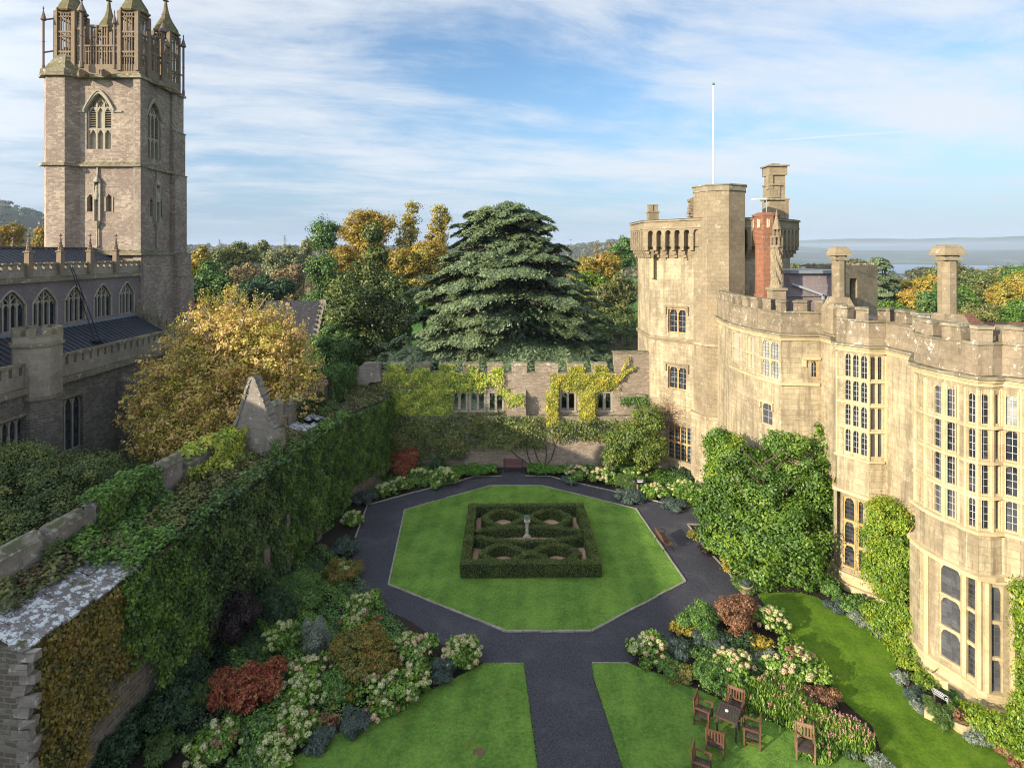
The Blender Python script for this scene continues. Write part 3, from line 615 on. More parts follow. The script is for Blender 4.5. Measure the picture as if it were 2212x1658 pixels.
# strings, tier ledges
def rib(mb, i0, i1, din, dout, z0, z1): ribbon(mb, rp, din, dout, z0, z1, seg=[(i, 0, 1) for i in range(i0, i1 + 1)])
n_ = len(rp) - 2
rib(copmb, 0, n_, -.2, .26, ZS - .02, ZS + .12); rib(trimmb, 0, n_, -.2, .15, ZS - .14, ZS - .022); rib(trimmb, 0, n_, -.2, .07, ZS - .30, ZS - .142)
rib(trimmb, 1, 4, -.1, .12, 9.82, 9.98)
for z in (6.86,): rib(trimmb, 7, 8, -.1, .16, z - .1 + .2, z + .2)
for za, zb in R3: rib(trimmb, 12, 22, -.05, .11 if za > 7 else .2, za - .13, za - .01)
for za, zb in R4[:3]: rib(trimmb, 7, 8, -.05, .06, za - .12, za - .01)
for i in list(range(12, 24)) + [7, 8, 9]:
    x_, y_ = rp[i]; trimmb.lathe((x_, y_, 6.9), [(.075, 0), (.075, 5.4)], 6)
for i in range(12, 22):
    f_ = facs[i]
    for u_ in (.1, f_.L - .1): fbox(trimmb, f_, u_ - .022, u_ + .022, 6.95, 12.25, -.02, .03) if f_.L > .4 else None
rib(trimmb, 7, 8, -.2, .22, 5.12, 5.28); rib(trimmb, 9, 9, -.1, .12, 5.3, 5.44); rib(trimmb, 11, 22, -.2, .2, 5.10, 5.27)
# parapet
ribbon(parmb, rp, -.42, .03, ZS + .12, ZC - .09); ribbon(copmb, rp, -.47, .09, ZC - .09, ZC)
rgm = random.Random(3)
ms_ = merlon_segs(rp, .70, .40, .15, rg=rgm)
ribbon(parmb, rp, -.42, .03, ZC, ZM - .12, seg=ms_); ribbon(copmb, rp, -.48, .10, ZM - .12, ZM, seg=[(i, max(0, a - .01), min(1, b + .01)) for i, a, b in ms_])
# ground floor bays
gb2 = [(17.75, 32.0), (17.2, 31.2), (17.32, 30.55), (18.05, 29.6), (18.7, 29.15)]
gb3 = [(18.75, 26.9), (17.45, 25.6), (17.3, 24.9), (17.27, 24.3), (17.8, 22.95), (17.9, 22.35), (18.02, 22.12), (18.85, 21.95), (19.4, 21.5), (21.4, 21.2), (21.6, 20)]
def lowbay(pts, specs):
    for i in range(len(pts) - 1):
        f = Fc(pts[i], pts[i + 1]); hs = []
        for (j, pa, pb, za, zb, c, r, k) in specs:
            if j != i: continue
            a = max(.03, f.upx(pa)); b = min(f.L - .03, f.upx(pb)); hs.append((a, b, za, zb)); window(castle, f, a, b, za, zb, c, r, **k)
        panel(wallmb, f, 0, 5.2, hs, .34)
    ribbon(trimmb, pts, -.2, .08, 4.98, 5.1); ribbon(trimmb, pts, -.2, .16, .72, .84); ribbon(trimmb, pts, -.2, .10, 0, .72)
    ribbon(trimmb, pts, -.2, .30, 0, .33)
kk = dict(bars=(2, 5), rise=.3, fr=.05, barm='leadbardk')
lowbay(gb2, [(2, 1822, 1847, 1.1, 4.75, 1, 3, dict(kk, fm='ochre')), (2, 1853, 1865, 1.1, 4.75, 1, 3, dict(kk, fm='ochre', fr=.03))])
lowbay(gb3, [(2, 1986, 1997, 1.0, 4.9, 1, 3, dict(kk, gm='infill', bars=(1, 1))), (3, 2028, 2077, 1.0, 4.9, 1, 3, dict(kk, fm='trim', gm='glasscurt')), (4, 2085, 2111, .95, 4.9, 1, 3, dict(kk, rise=.2, fr=.03)), (6, 2135, 2168, .75, 4.85, 1, 3, dict(kk, gm='glasscurt')), (7, 2193, 2226, .75, 4.85, 1, 3, kk), (8, 2250, 2300, .75, 4.85, 2, 3, kk)])
tmb = MB()
for (x_, y_) in gb3[3:9]: trimmb.lathe((x_, y_, .84), [(.13, 0), (.13, 4.15)], 6, rot=.3)
# cut-off corbel table under the lobes (flat soffits)
for pts, pl in ((rp[7:10], None), (rp[11:23], None)):
    q = [(p[0] + 1.5, p[1] + .2) for p in pts[::-1]]
    tmb.face([(x, y, 5.24) for x, y in list(pts) + q][::-1])
wallmb.v_off = 0
# roofs behind
roofm = MB(); roofm.face([(x, y, 13.2) for x, y in [(15.6, 43), (15.1, 38.5), (16.0, 34.2), (18.2, 33.8), (18.0, 30.5), (19, 29.5), (19.2, 26), (18, 24), (19, 22.7), (21.9, 22.3), (21.9, -8), (24.2, -8), (24.2, 43)]])
w_ = wallmb.build('wall', M['cream'], castle, rough=.012)
trimmb.build('string_course', M['trim'], castle, rough=.012); parmb.build('parapet', M['parapet'], castle, rough=.03); copmb.build('coping', M['coping'], castle, rough=.04)
tmb.build('soffit', M['trim'], castle); roofm.build('flat_roof', M['roof'], castle)
# garden doorway range below the turret: plain wall hidden behind the big tree; back side of the building
bk = MB(); bk.box(19.5, 24.2, 22.6, 43.5, 0, 13.17); bk.build('inner_wall', M['creamdk'], castle)
# ---- octagonal tower
TC, TA = (17.0, 50.0), 5.7
def octo(c, ap, rot=22.5): R_ = ap / cos(pi / 8); return [(c[0] + R_ * cos(radians(rot + 45 * k)), c[1] + R_ * sin(radians(rot + 45 * k))) for k in range(8)]
# order so that left-to-right seen from outside = counter-clockwise from above
oc = octo(TC, TA)
tw = MB(); tt = MB(); tp = MB()
ofs = [Fc(oc[k], oc[(k + 1) % 8]) for k in range(8)]
ki = [k for k in range(8) if ofs[k].n.x < -.5 and ofs[k].n.y < -.5][0]; kl = [k for k in range(8) if ofs[k].n.x < -.9][0]
twh = {k: [] for k in range(8)}
fA = ofs[ki]; fB = ofs[kl]
def tz(px, py): return fA.zpy(px, py)
tws = []
for (pa, pb, ya, yb, gm, bars, fm) in ((1443, 1480, 550, 600, 'brickinfill', (1, 1), 'ochre'), (1443, 1481, 669, 719, 'glass', (2, 4), 'ochre'), (1443, 1482, 793, 841, 'glass', (2, 4), 'ochre')):
    a, b = fA.upx(pa), fA.upx(pb); za, zb = tz(1462, yb), tz(1462, ya); twh[ki].append((a, b, za, zb)); tws.append((fA, a, b, za, zb, 2, 1, dict(gm=gm, bars=bars, fm=fm, rise=.28, d=-.2, gdepth=.1)))
    hood(tt, fA, a - .12, b + .12, zb + .18, .14, .55, .14)
a, b = fA.upx(1441), fA.upx(1495); za, zb = tz(1470, 997), tz(1470, 920); twh[ki].append((a, b, za, zb)); tws.append((fA, a, b, za, zb, 4, 2, dict(gm='glass', bars=(2, 4), fm='ochre', rise=.2, d=-.2, gdepth=.1, mull=.1)))
a, b = fB.upx(1395), fB.upx(1409); za, zb = fB.zpy(1402, 600), fB.zpy(1402, 548); twh[kl].append((a, b, za, zb)); tws.append((fB, a, b, za, zb, 2, 1, dict(gm='brickinfill', bars=(1, 1), fm='ochre', rise=.2)))
hood(tt, fB, a - .1, b + .1, zb + .18, .14, .5, .12)
for k in range(8): panel(tw, ofs[k], 0, 17.2, [h for h in twh[k] if h[3] < 17.2], .34)
for wv_ in tws: window(castle, *wv_[:7], label=('window filled in with yellow stone' if wv_[7]['gm'] == 'brickinfill' else None), **wv_[7])
ribbon(tt, oc, -.1, .16, 10.55, 10.72, closed=True); ribbon(tt, oc, -.1, .1, 10.4, 10.548, closed=True)
ribbon(tt, oc, -.1, .18, .9, 1.2, closed=True)
# corbelled head: corbels, arched niches, plain band, cap
ribbon(tp, oc, -.1, .06, 17.0, 17.2, closed=True)
oc2 = octo(TC, TA + .62); of2 = [Fc(oc2[k], oc2[(k + 1) % 8]) for k in range(8)]
nich = MB()
for f in of2:
    n = 6; pitch = f.L / (n + .6); hs = [(pitch * (.8 + i) + .13 - pitch * .5 + .1, pitch * (.8 + i) + pitch * .5 - .02, 17.0 + .9, 19.25, .25, 'round') for i in range(n)]
    hs = [(pitch * (i + .3) + .16, pitch * (i + 1.3) - .16, 17.9, 19.2, .25, 'round') for i in range(n)]
    panel(tp, f, 17.9, 19.9, hs, .5)
    for i in range(n + 1):
        u = pitch * (i + .3)
        for dz, dd_ in ((0, .0), (.28, -.2), (.56, -.4)):
            fbox(tp, f, u - .15, u + .15, 17.9 - dz - .28, 17.898 - dz, -.62, dd_ - .01)
ribbon(nich, oc2, -.70, -.5, 17.2, 19.3, closed=True)
ribbon(tp, oc2, -.55, .10, 19.9, 20.02, closed=True); ribbon(tp, oc2, -.3, .05, 19.32, 19.42, closed=True)
tp.prism(octo(TC, TA + .55), 19.7, 19.89)
ofl = MB(); ofl.prism(octo(TC, TA + .72), 20.03, 20.08); 
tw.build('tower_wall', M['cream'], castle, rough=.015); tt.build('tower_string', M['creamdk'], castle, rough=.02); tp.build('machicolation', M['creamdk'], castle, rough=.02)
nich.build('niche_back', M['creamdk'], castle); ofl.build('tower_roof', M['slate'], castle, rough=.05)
# stair turret
SC, SA = (15.85, 44.6), 1.82
st = MB(); so_ = octo(SC, SA, 0)
st.prism(so_, 0, 22.2, cap=False)
# broken shoulder of masonry where turret meets tower head
rs_ = random.Random(8)
for i in range(14):
    x = 13.7 + rs_.random() * .35; z = 20.0 + i * .12; st.box(x, x + .5, 45.3, 45.9, z, z + .17)
for i in range(16):
    x = 17.6 + rs_.random() * .5 + (.0 if i < 6 else -.2); z = 17 + i * .26; st.box(x - .3, x + .15, 45.6, 46.4, z, z + .27)
sto = MB(); sto.prism(octo(SC, SA + .07, 0), 22.0, 22.4); sto.prism(octo(SC, SA + .14, 0), 22.4, 22.5)
sl_ = MB()
ribbon(sl_, so_, -.1, .12, 10.5, 10.68, closed=True); ribbon(sl_, so_, -.1, .22, 5.1, 5.35, closed=True); sl_.prism(octo(SC, SA + .16, 0), 0, 5.1, cap=False)
st.build('stair_turret', M['creamdk'], castle, rough=.015); sto.build('turret_cap', M['coping'], castle, rough=.02); sl_.build('turret_string', M['cream'], castle, rough=.02)
# arched doorway at the turret foot
dr = MB(); fd = Fc((13.95, 45.6), (14.2, 43.3)); 
# ---- chimneys
def chimney_stack(x, y, z0, z1, wx, wy, mat, name='chimney', style=0, label=None):
    mb = MB()
    if style == 0:      # stone shaft with flared cap and moulded foot
        s = wx / 2; c8 = lambda r: octo((x, y), r, 22.5)
        mb.box(x - s * 1.95, x + s * 1.95, y - s * 1.8, y + s * 1.8, 13.0, z0 + .35)
        mb.prism([(x - s * 1.95, y - s * 1.8), (x + s * 1.95, y - s * 1.8), (x + s * 1.95, y + s * 1.8), (x - s * 1.95, y + s * 1.8)], z0 + .35, z0 + 1.0, top=[(x - s, y - s), (x + s, y - s), (x + s, y + s), (x - s, y + s)])
        for sx in (-1, 1):
            for sy in (-1, 1): mb.prism([(x + sx * s * 1.2 - .25, y + sy * s * 1.1 - .25), (x + sx * s * 1.2 + .25, y + sy * s * 1.1 - .25), (x + sx * s * 1.2 + .25, y + sy * s * 1.1 + .25), (x + sx * s * 1.2 - .25, y + sy * s * 1.1 + .25)], z0 + .35, z0 + 1.05, top=[(x + sx * s * 1.2, y + sy * s * 1.1)] * 4)
        mb.prism(c8(s), z0 + .6, z1 - .75); mb.box(x - s * 1.15, x + s * 1.15, y - s * 1.15, y + s * 1.15, z1 - .75, z1 - .6); mb.prism(c8(s * 1.18), z1 - .6, z1 - .5); 
        q = s * 1.5; mb.prism([(x - q, y - q), (x + q, y - q), (x + q, y + q), (x - q, y + q)], z1 - .5, z1 - .06, top=[(x - s * 1.1, y - s * 1.1), (x + s * 1.1, y - s * 1.1), (x + s * 1.1, y + s * 1.1), (x - s * 1.1, y + s * 1.1)]); mb.box(x - s * .85, x + s * .85, y - s * .85, y + s * .85, z1 - .06, z1)
    o = mb.build(name, mat, castle, rough=.02)
    if label: o['label'] = label
    return o
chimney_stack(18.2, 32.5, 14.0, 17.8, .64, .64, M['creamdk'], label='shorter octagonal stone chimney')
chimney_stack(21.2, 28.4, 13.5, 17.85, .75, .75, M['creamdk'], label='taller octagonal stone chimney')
mb = MB(); x, y = 12.35, 51.2      # small tower chimney
mb.box(x - .43, x + .43, y - .43, y + .43, 19.9, 20.9); mb.box(x - .5, x + .5, y - .5, y + .5, 20.9, 21.02)
for sx in (-.22, .22): mb.box(x + sx - .18, x + sx + .18, y - .3, y + .3, 21.02, 21.55); mb.box(x + sx - .2, x + sx + .2, y - .33, y + .33, 21.55, 21.63)
mb.build('chimney', M['creamdk'], castle, rough=.02)['label'] = 'small twin-flue chimney on the octagonal tower'
mb = MB(); x, y = 21.6, 48.0       # tall stone chimney
mb.box(x - .75, x + .75, y - .6, y + .6, 17, 21.6); mb.box(x + .55, x + .85, y - .7, y + .7, 20.2, 21.75)
mb.box(x - .62, x + .62, y - .55, y + .55, 21.6, 24.0); mb.box(x - .70, x + .2, y - .63, y + .6, 21.9, 22.9); mb.box(x - .78, x + .25, y - .72, y + .62, 22.9, 23.02)
mb.box(x - .85, x + .9, y - .75, y + .75, 21.72, 21.86); mb.box(x - .72, x + .72, y - .7, y + .7, 23.75, 24.45); mb.box(x - .86, x + .86, y - .82, y + .82, 24.45, 24.56); mb.box(x - .35, x + .3, y - .3, y + .3, 24.56, 24.72); mb.box(x - .8, x - .4, y - .66, y - .2, 22.6, 23.76)
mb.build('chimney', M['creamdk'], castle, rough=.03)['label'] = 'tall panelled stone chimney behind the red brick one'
mb = MB(); x, y = 17.62, 40.5      # red brick chimney, octagonal with oversailing head
def o8(r): return octo((x, y), r, 10)
mb.prism(o8(.72), 13, 14.6); mb.prism(o8(.66), 14.6, 17.9, cap=False)
for i in range(5): mb.prism(o8(.67 + i * .03), 17.9 + i * .17, 18.07 + i * .17)
mb.prism(o8(.80), 18.75, 19.95); mb.prism(o8(.86), 19.95, 20.08); mb.prism(o8(.80), 20.08, 20.22, top=o8(.55))
rc = mb.build('chimney', M['redbrick'], castle, rough=.015); rc['label'] = 'red brick octagonal chimney with wide head'
pn = MB()
for k in range(8):
    q = o8(.805); f = Fc(q[k], q[(k + 1) % 8]); 
    fbox(pn, f, f.L * .34, f.L * .5, 19.15, 19.75, -.02, .03); fbox(pn, f, f.L * .54, f.L * .66, 19.2, 19.7, -.02, .02)
pn.build('stone_inlay', M['trim'], rc, rough=.03)
x, y = 17.05, 37.6                  # twisted column with lantern
mb = MB(); mb.box(x - .42, x + .42, y - .42, y + .42, 13, 15.05); mb.box(x - .5, x + .5, y - .5, y + .5, 15.05, 15.2); mb.lathe((x, y, 15.2), [(.42, 0), (.42, .12), (.36, .2)], 12)
n = 24; prev = None; base = len(mb.v); rows_ = 30
for i in range(rows_ + 1):
    z = 15.4 + 2.4 * i / rows_
    for k in range(n):
        a = 2 * pi * k / n; r = .32 + .065 * cos(6 * (a + z * 1.05)); mb.v.append((x + r * cos(a), y + r * sin(a), z))
for i in range(rows_):
    for k in range(n): mb.f.append([base + i * n + k, base + i * n + (k + 1) % n, base + (i + 1) * n + (k + 1) % n, base + (i + 1) * n + k])
mb.lathe((x, y, 17.8), [(.40, 0), (.40, .12), (.28, .14), (.28, .16)], 8)
for k in range(8): a = k * pi / 4; mb.box(x + .33 * cos(a) - .05, x + .33 * cos(a) + .05, y + .33 * sin(a) - .05, y + .33 * sin(a) + .05, 17.92, 18.45)
mb.lathe((x, y, 18.45), [(.40, 0), (.40, .07), (.2, .1)], 8)
for k in range(6): a = k * pi / 3 + .3; mb.box(x + .22 * cos(a) - .04, x + .22 * cos(a) + .04, y + .22 * sin(a) - .04, y + .22 * sin(a) + .04, 18.5, 18.95)
mb.lathe((x, y, 18.95), [(.29, 0), (.27, .06), (.17, .4), (.07, .85), (.09, .92), (.03, 1.15), (.01, 1.3)], 8)
mb.build('twisted_column', M['creamdk'], castle)['label'] = 'spiral-fluted stone column with a pierced lantern top'
# roof-top blocks between tower and range
mb = MB(); mb.box(20.0, 23.6, 42.0, 46, 13.1, 15.95); mb.box(19.2, 23.75, 41.9, 42.0, 14.3, 14.4); mb.build('roof_room', M['plaster'], castle)['label'] = 'pinkish rendered room behind the battlements'
mb = MB(); mb.box(19.9, 23.8, 41.7, 46.2, 15.95, 16.18); mb.build('roof_edge', M['lead'], castle)
mb = MB(); mb.bar((20.1, 41.8, 15.2), (22.3, 41.8, 14.4), .16, .16); mb.bar((22.3, 41.8, 14.45), (22.3, 41.8, 13.2), .16, .16); mb.build('drainpipe', M['pipe'], castle)
mb = MB(); fr_ = Fc((23.9, 47.5), (32.6, 52.0)); ho = [(.6 + i * 1.75, 1.6 + i * 1.75, 10.5, 15.2) for i in range(4)]; panel(mb, fr_, 5, 16.3, ho, .6)
for i in range(26): u = i * .37; mb.hexa([fr_.P(u, 16.3, 0), fr_.P(u + .37, 16.3, 0), fr_.P(u + .37, 16.3, -.6), fr_.P(u, 16.3, -.6)], [fr_.P(u, 16.3 + rs_.random() * .28, 0), fr_.P(u + .37, 16.3 + rs_.random() * .28, 0), fr_.P(u + .37, 16.4, -.6), fr_.P(u, 16.4, -.6)])
fb_ = Fc((24.2, 48.6), (33, 53)); panel(mb, fb_, 5, 16.0, [], .1); mb.build('ruined_wall', M['creamdk'], castle, rough=.06)['label'] = 'dark unfinished wall with empty openings'
mb = MB(); mb.bar((24.6, 46.6, 13.2), (24.6, 46.6, 15.9), .08, .08); mb.build('drainpipe', M['pipe'], castle)
def gable_roof(x0, x1, y0, y1, ze, zr, mat, name='tiled_roof'):
    mb = MB(); ym = (y0 + y1) / 2
    mb.face([(x0, y0, ze), (x1, y0, ze), (x1, ym, zr), (x0, ym, zr)]); mb.face([(x1, y1, ze), (x0, y1, ze), (x0, ym, zr), (x1, ym, zr)]); mb.face([(x0, y1, ze), (x0, y0, ze), (x0, ym, zr)]); mb.face([(x1, y0, ze), (x1, y1, ze), (x1, ym, zr)])
    return mb.build(name, mat, castle)
gable_roof(22.5, 28, 33, 38, 12.4, 13.75, M['redtile']); bk2 = MB(); bk2.box(25.6, 42, 29.2, 35.8, 0, 12.1); bk2.build('rear_wing', M['creamdk'], castle); gable_roof(25.4, 42, 29, 36, 12.2, 13.6, M['redtile'])

# flagpole, antenna
fp = thing('flagpole', 'tall white flagpole on the stair turret top', 'flagpole', (15.5, 44.9, 22.5))
mb = MB(); mb.tube([(15.5, 44.9, 22.4), (15.5, 44.9, 30.3)], [.075, .05], 10); mb.build('pole', M['white'], fp)
mb = MB(); mb.lathe((15.5, 44.9, 30.3), [(.03, 0), (.1, .05), (.12, .12), (.06, .2), (.02, .28)], 10); mb.build('finial', M['bronze'], fp)
an = thing('antenna', 'thin rooftop antenna with a white horizontal bar by the red chimney', 'antenna', (18.15, 41.6, 14))
mb = MB(); mb.tube([(18.15, 41.6, 14), (18.15, 41.6, 21.35)], .03, 6); mb.build('mast', M['pipe'], an)
mb = MB(); mb.tube([(17.1, 41.6, 21.22), (18.12, 41.6, 21.28)], .055, 8); mb.build('crossbar', M['white'], an)
# ------------------------------------------------------------------ the church
church = thing('church', 'pinkish stone parish church with tall pinnacled tower, battlemented nave and lower aisle', 'church', (-35, 45, 2.5))
NX, AX = -32.3, -28.4
cw = MB(); cl = MB(); cc = MB()
# nave clerestory wall (faces +x), from Y 0 (hidden) to 50.5; extended out of frame toward the camera to shade the garden
fn = Fc((NX, -45), (NX, 50.6)); yo = 45
wn = [(37.6, 2.25), (40.3, 2.1), (43.1, 2.05), (46.0, 2.0), (48.85, 1.95), (34.8, 2.1)]
hs = []
for yc, wd in wn:
    a, b = yc + yo - wd / 2, yc + yo + wd / 2; hs.append((a, b, 12.4, 14.95, 1.0, 'point'))
panel(cw, fn, 2.5, 15.5, hs, .28)
for (a, b, za, zb, r, k) in hs:
    fw = MB(); gl = MB(); n = 4
    gl.face([fn.P(a, za, -.24), fn.P(b, za, -.24), fn.P(b, zb, -.24), fn.P(a, zb, -.24)])
    cwid = (b - a - .12) / n
    for i in range(1, n): u = a + .06 + cwid * i; fbox(fw, fn, u - .055, u + .055, za, zb - (.55 if i != 2 else .2), -.22, -.06)
    for i in range(n): u = a + .06 + cwid * i; spandrel(fw, fn, u + .05, u + cwid - .05, zb - .85, .3, 'point', -.2, -.09, 8, zb - .8)
    # intersecting tracery bars
    mid = (a + b) / 2
    for sgn in (-1, 1):
        for st_ in (0, 1):
            pts = [fn.P(mid + sgn * (st_ * cwid + q * cwid * (1.7 - st_ * .55)), zb - .85 + .75 * q ** .7 * (1 - .35 * st_) , -.14) for q in (0, .25, .5, .75, 1)]
            fw.tube(pts, .05, 5)
        fw.tube([fn.P(mid + sgn * cwid * 2 * (1 - q), zb - .95 + .9 * q, -.12) for q in (0, .3, .6, .97)], .05, 5)
    us = [a + (b - a) * i / 16 for i in range(17)]
    fw.tube([fn.P(u, zb + arch_z((u - mid) / ((b - a) / 2), 1.0, 'point') + .02, .03) for u in us], .08, 5)
    for u in (a, b): fbox(fw, fn, u - .06, u + .06, za, zb - 1.0, -.05, .06)
    wo = fw.build('window', M['tracery'], church, rough=.01); gl.build('pane', M['glassch'], wo)
fbox(cc, fn, 0, fn.L, 15.45, 15.72, -.2, .24); fbox(cc, fn, 0, fn.L, 15.72, 15.8, -.2, .14)
fbox(cl, fn, 0, fn.L, 15.8, 16.22, -.3, .02)
u = 62.0
while u < fn.L - .3:
    fbox(cl, fn, u, u + .44, 16.22, 16.62, -.3, .02); fbox(cc, fn, u - .05, u + .49, 16.62, 16.76, -.36, .09); u += .665
fbox(cl, fn, 0, 62.0, 16.22, 16.7, -.3, .02)
# nave roof with standing seams
rf = MB(); rf.face([(NX - .3, -45, 16.1), (NX - .3, 50.5, 16.1), (-36.2, 50.5, 17.75), (-36.2, -45, 17.75)]); rf.face([(-40.1, 50.5, 16.1), (-40.1, -45, 16.1), (-36.2, -45, 17.75), (-36.2, 50.5, 17.75)])
for i in range(46): y = 28 + i * .5; rf.bar((NX - .4, y, 16.16), (-36.2, y, 17.79), .06, .07)
rf.bar((-36.2, -45, 17.82), (-36.2, 50.4, 17.82), .2, .12)
for i in range(6):   # pinnacle shafts on the parapet
    pass
rf.build('nave_roof', M['roof'], church)
pnm = None
def pinnacle(x, y, z0, z1, s=.17, mat='churchtrim', crock=True):
    mb = MB(); hb = (z1 - z0)
    mb.box(x - s, x + s, y - s, y + s, z0, z0 + hb * .55); mb.box(x - s * 1.3, x + s * 1.3, y - s * 1.3, y + s * 1.3, z0 + hb * .55, z0 + hb * .58)
    mb.lathe((x, y, z0 + hb * .58), [(s * 1.05, 0), (s * .75, hb * .08), (s * .5, hb * .2), (s * .25, hb * .3), (s * .15, hb * .34)], 8)
    for k in range(4):
        zc = z0 + hb * (.62 + .08 * k); r = s * (1.5 - .25 * k)
        mb.lathe((x, y, zc), [(r * .3, -.04), (r, 0), (r * .3, .06)], 4, rot=pi / 4 * (k % 2))
    mb.lathe((x, y, z0 + hb * .93), [(s * .3, 0), (s * .8, hb * .02), (s * .3, hb * .05), (.01, hb * .07)], 6)
    return mb.build('pinnacle', M[mat], church, rough=.03)
for px in (58, 127, 191, 247):
    Y = NX * F / (px - CX); pinnacle(NX + .12, Y, 15.9, 17.5 + (HY - 508) / F * Y + .12)
for px in (28, 0): Y = -40.1 * F / (px - CX); pinnacle(-40.1, Y, 16, 17.5 + (HY - 520) / F * Y + .3)
# far side wall and body
cw.face([(-40.2, 50.5, 2.5), (-40.2, -45, 2.5), (-40.2, -45, 16.2), (-40.2, 50.5, 16.2)]); cw.face([(-40.2, -45, 2.5), (NX, -45, 2.5), (NX, -45, 16.2), (-36.2, -45, 17.7), (-40.2, -45, 16.2)])
# aisle
fa = Fc((AX, -45), (AX, 50.5)); rub = MB()
ah = []
for (pa, pb, zt, zb_, n) in ((127, 179, 8.1, 4.7, 3), (-8, 57, 7.9, 4.7, 4), (308, 347, 7.6, 4.6, 3)):
    a, b = fa.upx(pa), fa.upx(pb); ah.append((a, b, zb_, zt, .25, 'round', n))
panel(rub, fa, 0, 9.3, [h[:6] for h in ah], .4)
for (a, b, za, zb, r, k, n) in ah:
    window(church, fa, a, b, za, zb, n, 1, rise=.5, kind='point', fm='tracery', gm='glassch', bars=(1, 5), barm='leadbardk', d=-.18, mull=.13)
    fbox(cc, fa, a - .15, b + .15, zb + .1, zb + .28, -.05, .14)
fbox(cc, fa, 0, fa.L, 9.25, 9.62, -.2, .28); fbox(cl, fa, 0, fa.L, 9.62, 10.35, -.3, .03)
u = 62.0
while u < fa.L - .3:
    fbox(cl, fa, u, u + .47, 10.35, 10.85, -.3, .03); fbox(cc, fa, u - .05, u + .52, 10.85, 11.03, -.37, .1); u += .70
fbox(cl, fa, 0, 62.0, 10.35, 11, -.3, .03)
ra = MB(); ra.face([(AX - .35, -45, 10.1), (AX - .35, 50.1, 10.1), (NX, 50.1, 12.05), (NX, -45, 12.05)])
for i in range(56): y = 24 + i * .47; ra.bar((AX - .4, y, 10.15), (NX + .05, y, 12.09), .05, .06)
ra.build('aisle_roof', M['roof'], church)
fl = MB(); fbox(fl, fn, 0, fn.L - .5, 12.03, 12.25, .0, .12); fl.build('roof_flashing', M['lead'], church)
# aisle west end wall, stepped mossy parapet
we = Fc((NX, 50.35), (AX, 50.35)); cw.box(NX, AX, 50.1, 50.6, 0, 10.3)
for i in range(6):
    u0 = NX + .05 + i * .66; zt = 12.55 - .32 * i + (.35 if i % 2 == 0 else 0); cc.box(u0, u0 + .6, 50.05, 50.65, 9.5, zt)
# rood-stair turret on the aisle
tc = octo((-28.55, 35.1), 1.15, 22.5); tub = MB(); tub.prism(tc, 0, 12.0, cap=False); cl.prism(octo((-28.55, 35.1), 1.16), 8.9, 12.0)
ribbon(cc, tc, -.2, .13, 11.95, 12.12, closed=True); ribbon(cc, tc, -.2, .1, 8.8, 9.0, closed=True)
ribbon(cl, tc, -.28, .02, 12.12, 12.55, closed=True); ms2 = merlon_segs(tc, .5, .3, .1, closed=True); ribbon(cc, tc, -.28, .03, 12.55, 13.0, closed=True, seg=ms2)
cl.prism(octo((-28.55, 35.1), .95), 12.0, 12.2)
# buttress with offsets and downpipe
for px in (262, 410 - 5):
    y = fa.P(fa.upx(px), 0).y
    rub.box(AX - .1, AX + 1.0, y - .35, y + .35, 0, 5.6); rub.prism([(AX, y - .35), (AX + 1.0, y - .35), (AX + 1.0, y + .35), (AX, y + .35)], 5.6, 6.1, top=[(AX, y - .35), (AX + .55, y - .35), (AX + .55, y + .35), (AX, y + .35)]); rub.box(AX - .05, AX + .55, y - .34, y + .34, 6.1, 8.2)
    cc.prism([(AX, y - .38), (AX + .62, y - .38), (AX + .62, y + .38), (AX, y + .38)], 8.2, 8.7, top=[(AX, y - .3), (AX + .1, y - .3), (AX + .1, y + .3), (AX, y + .3)])
# end of chancel etc: unseen church roof beyond the camera, run on to cast the garden's shade
# ---- tower
TX0, TX1, TY0, TY1 = -39.4, -32.3, 50.55, 56.9
ft = Fc((TX0, TY0), (TX1, TY0)); fs = Fc((TX1, TY0), (TX1, TY1)); th = []; ts = []
def U(f, px): return f.upx(px)
bw = (U(ft, 187), U(ft, 242), 26.4, 31.2, 1.55, 'point'); bs_ = (U(fs, 318), U(fs, 347), 25.9, 31.0, 1.5, 'point')
l1 = (U(ft, 188.5), U(ft, 201), 21.0, 22.5, .35, 'point'); l2 = (U(ft, 229), U(ft, 242), 21.0, 22.5, .35, 'point')
l3 = (U(fs, 323), U(fs, 330.5), 20.7, 22.3, .35, 'point'); l4 = (U(fs, 343), U(fs, 350), 20.7, 22.3, .35, 'point'); l5 = (U(fs, 329), U(fs, 350), 14.6, 17.0)
panel(cw, ft, 2.5, 32.6, [bw, l1, l2], .45); panel(cw, fs, 2.5, 32.6, [bs_, l3, l4, l5], .45)
cw.face([(TX1, TY1, 2.5), (TX0, TY1, 2.5), (TX0, TY1, 32.6), (TX1, TY1, 32.6)]); cw.face([(TX0, TY1, 2.5), (TX0, TY0, 2.5), (TX0, TY0, 32.6), (TX0, TY1, 32.6)])
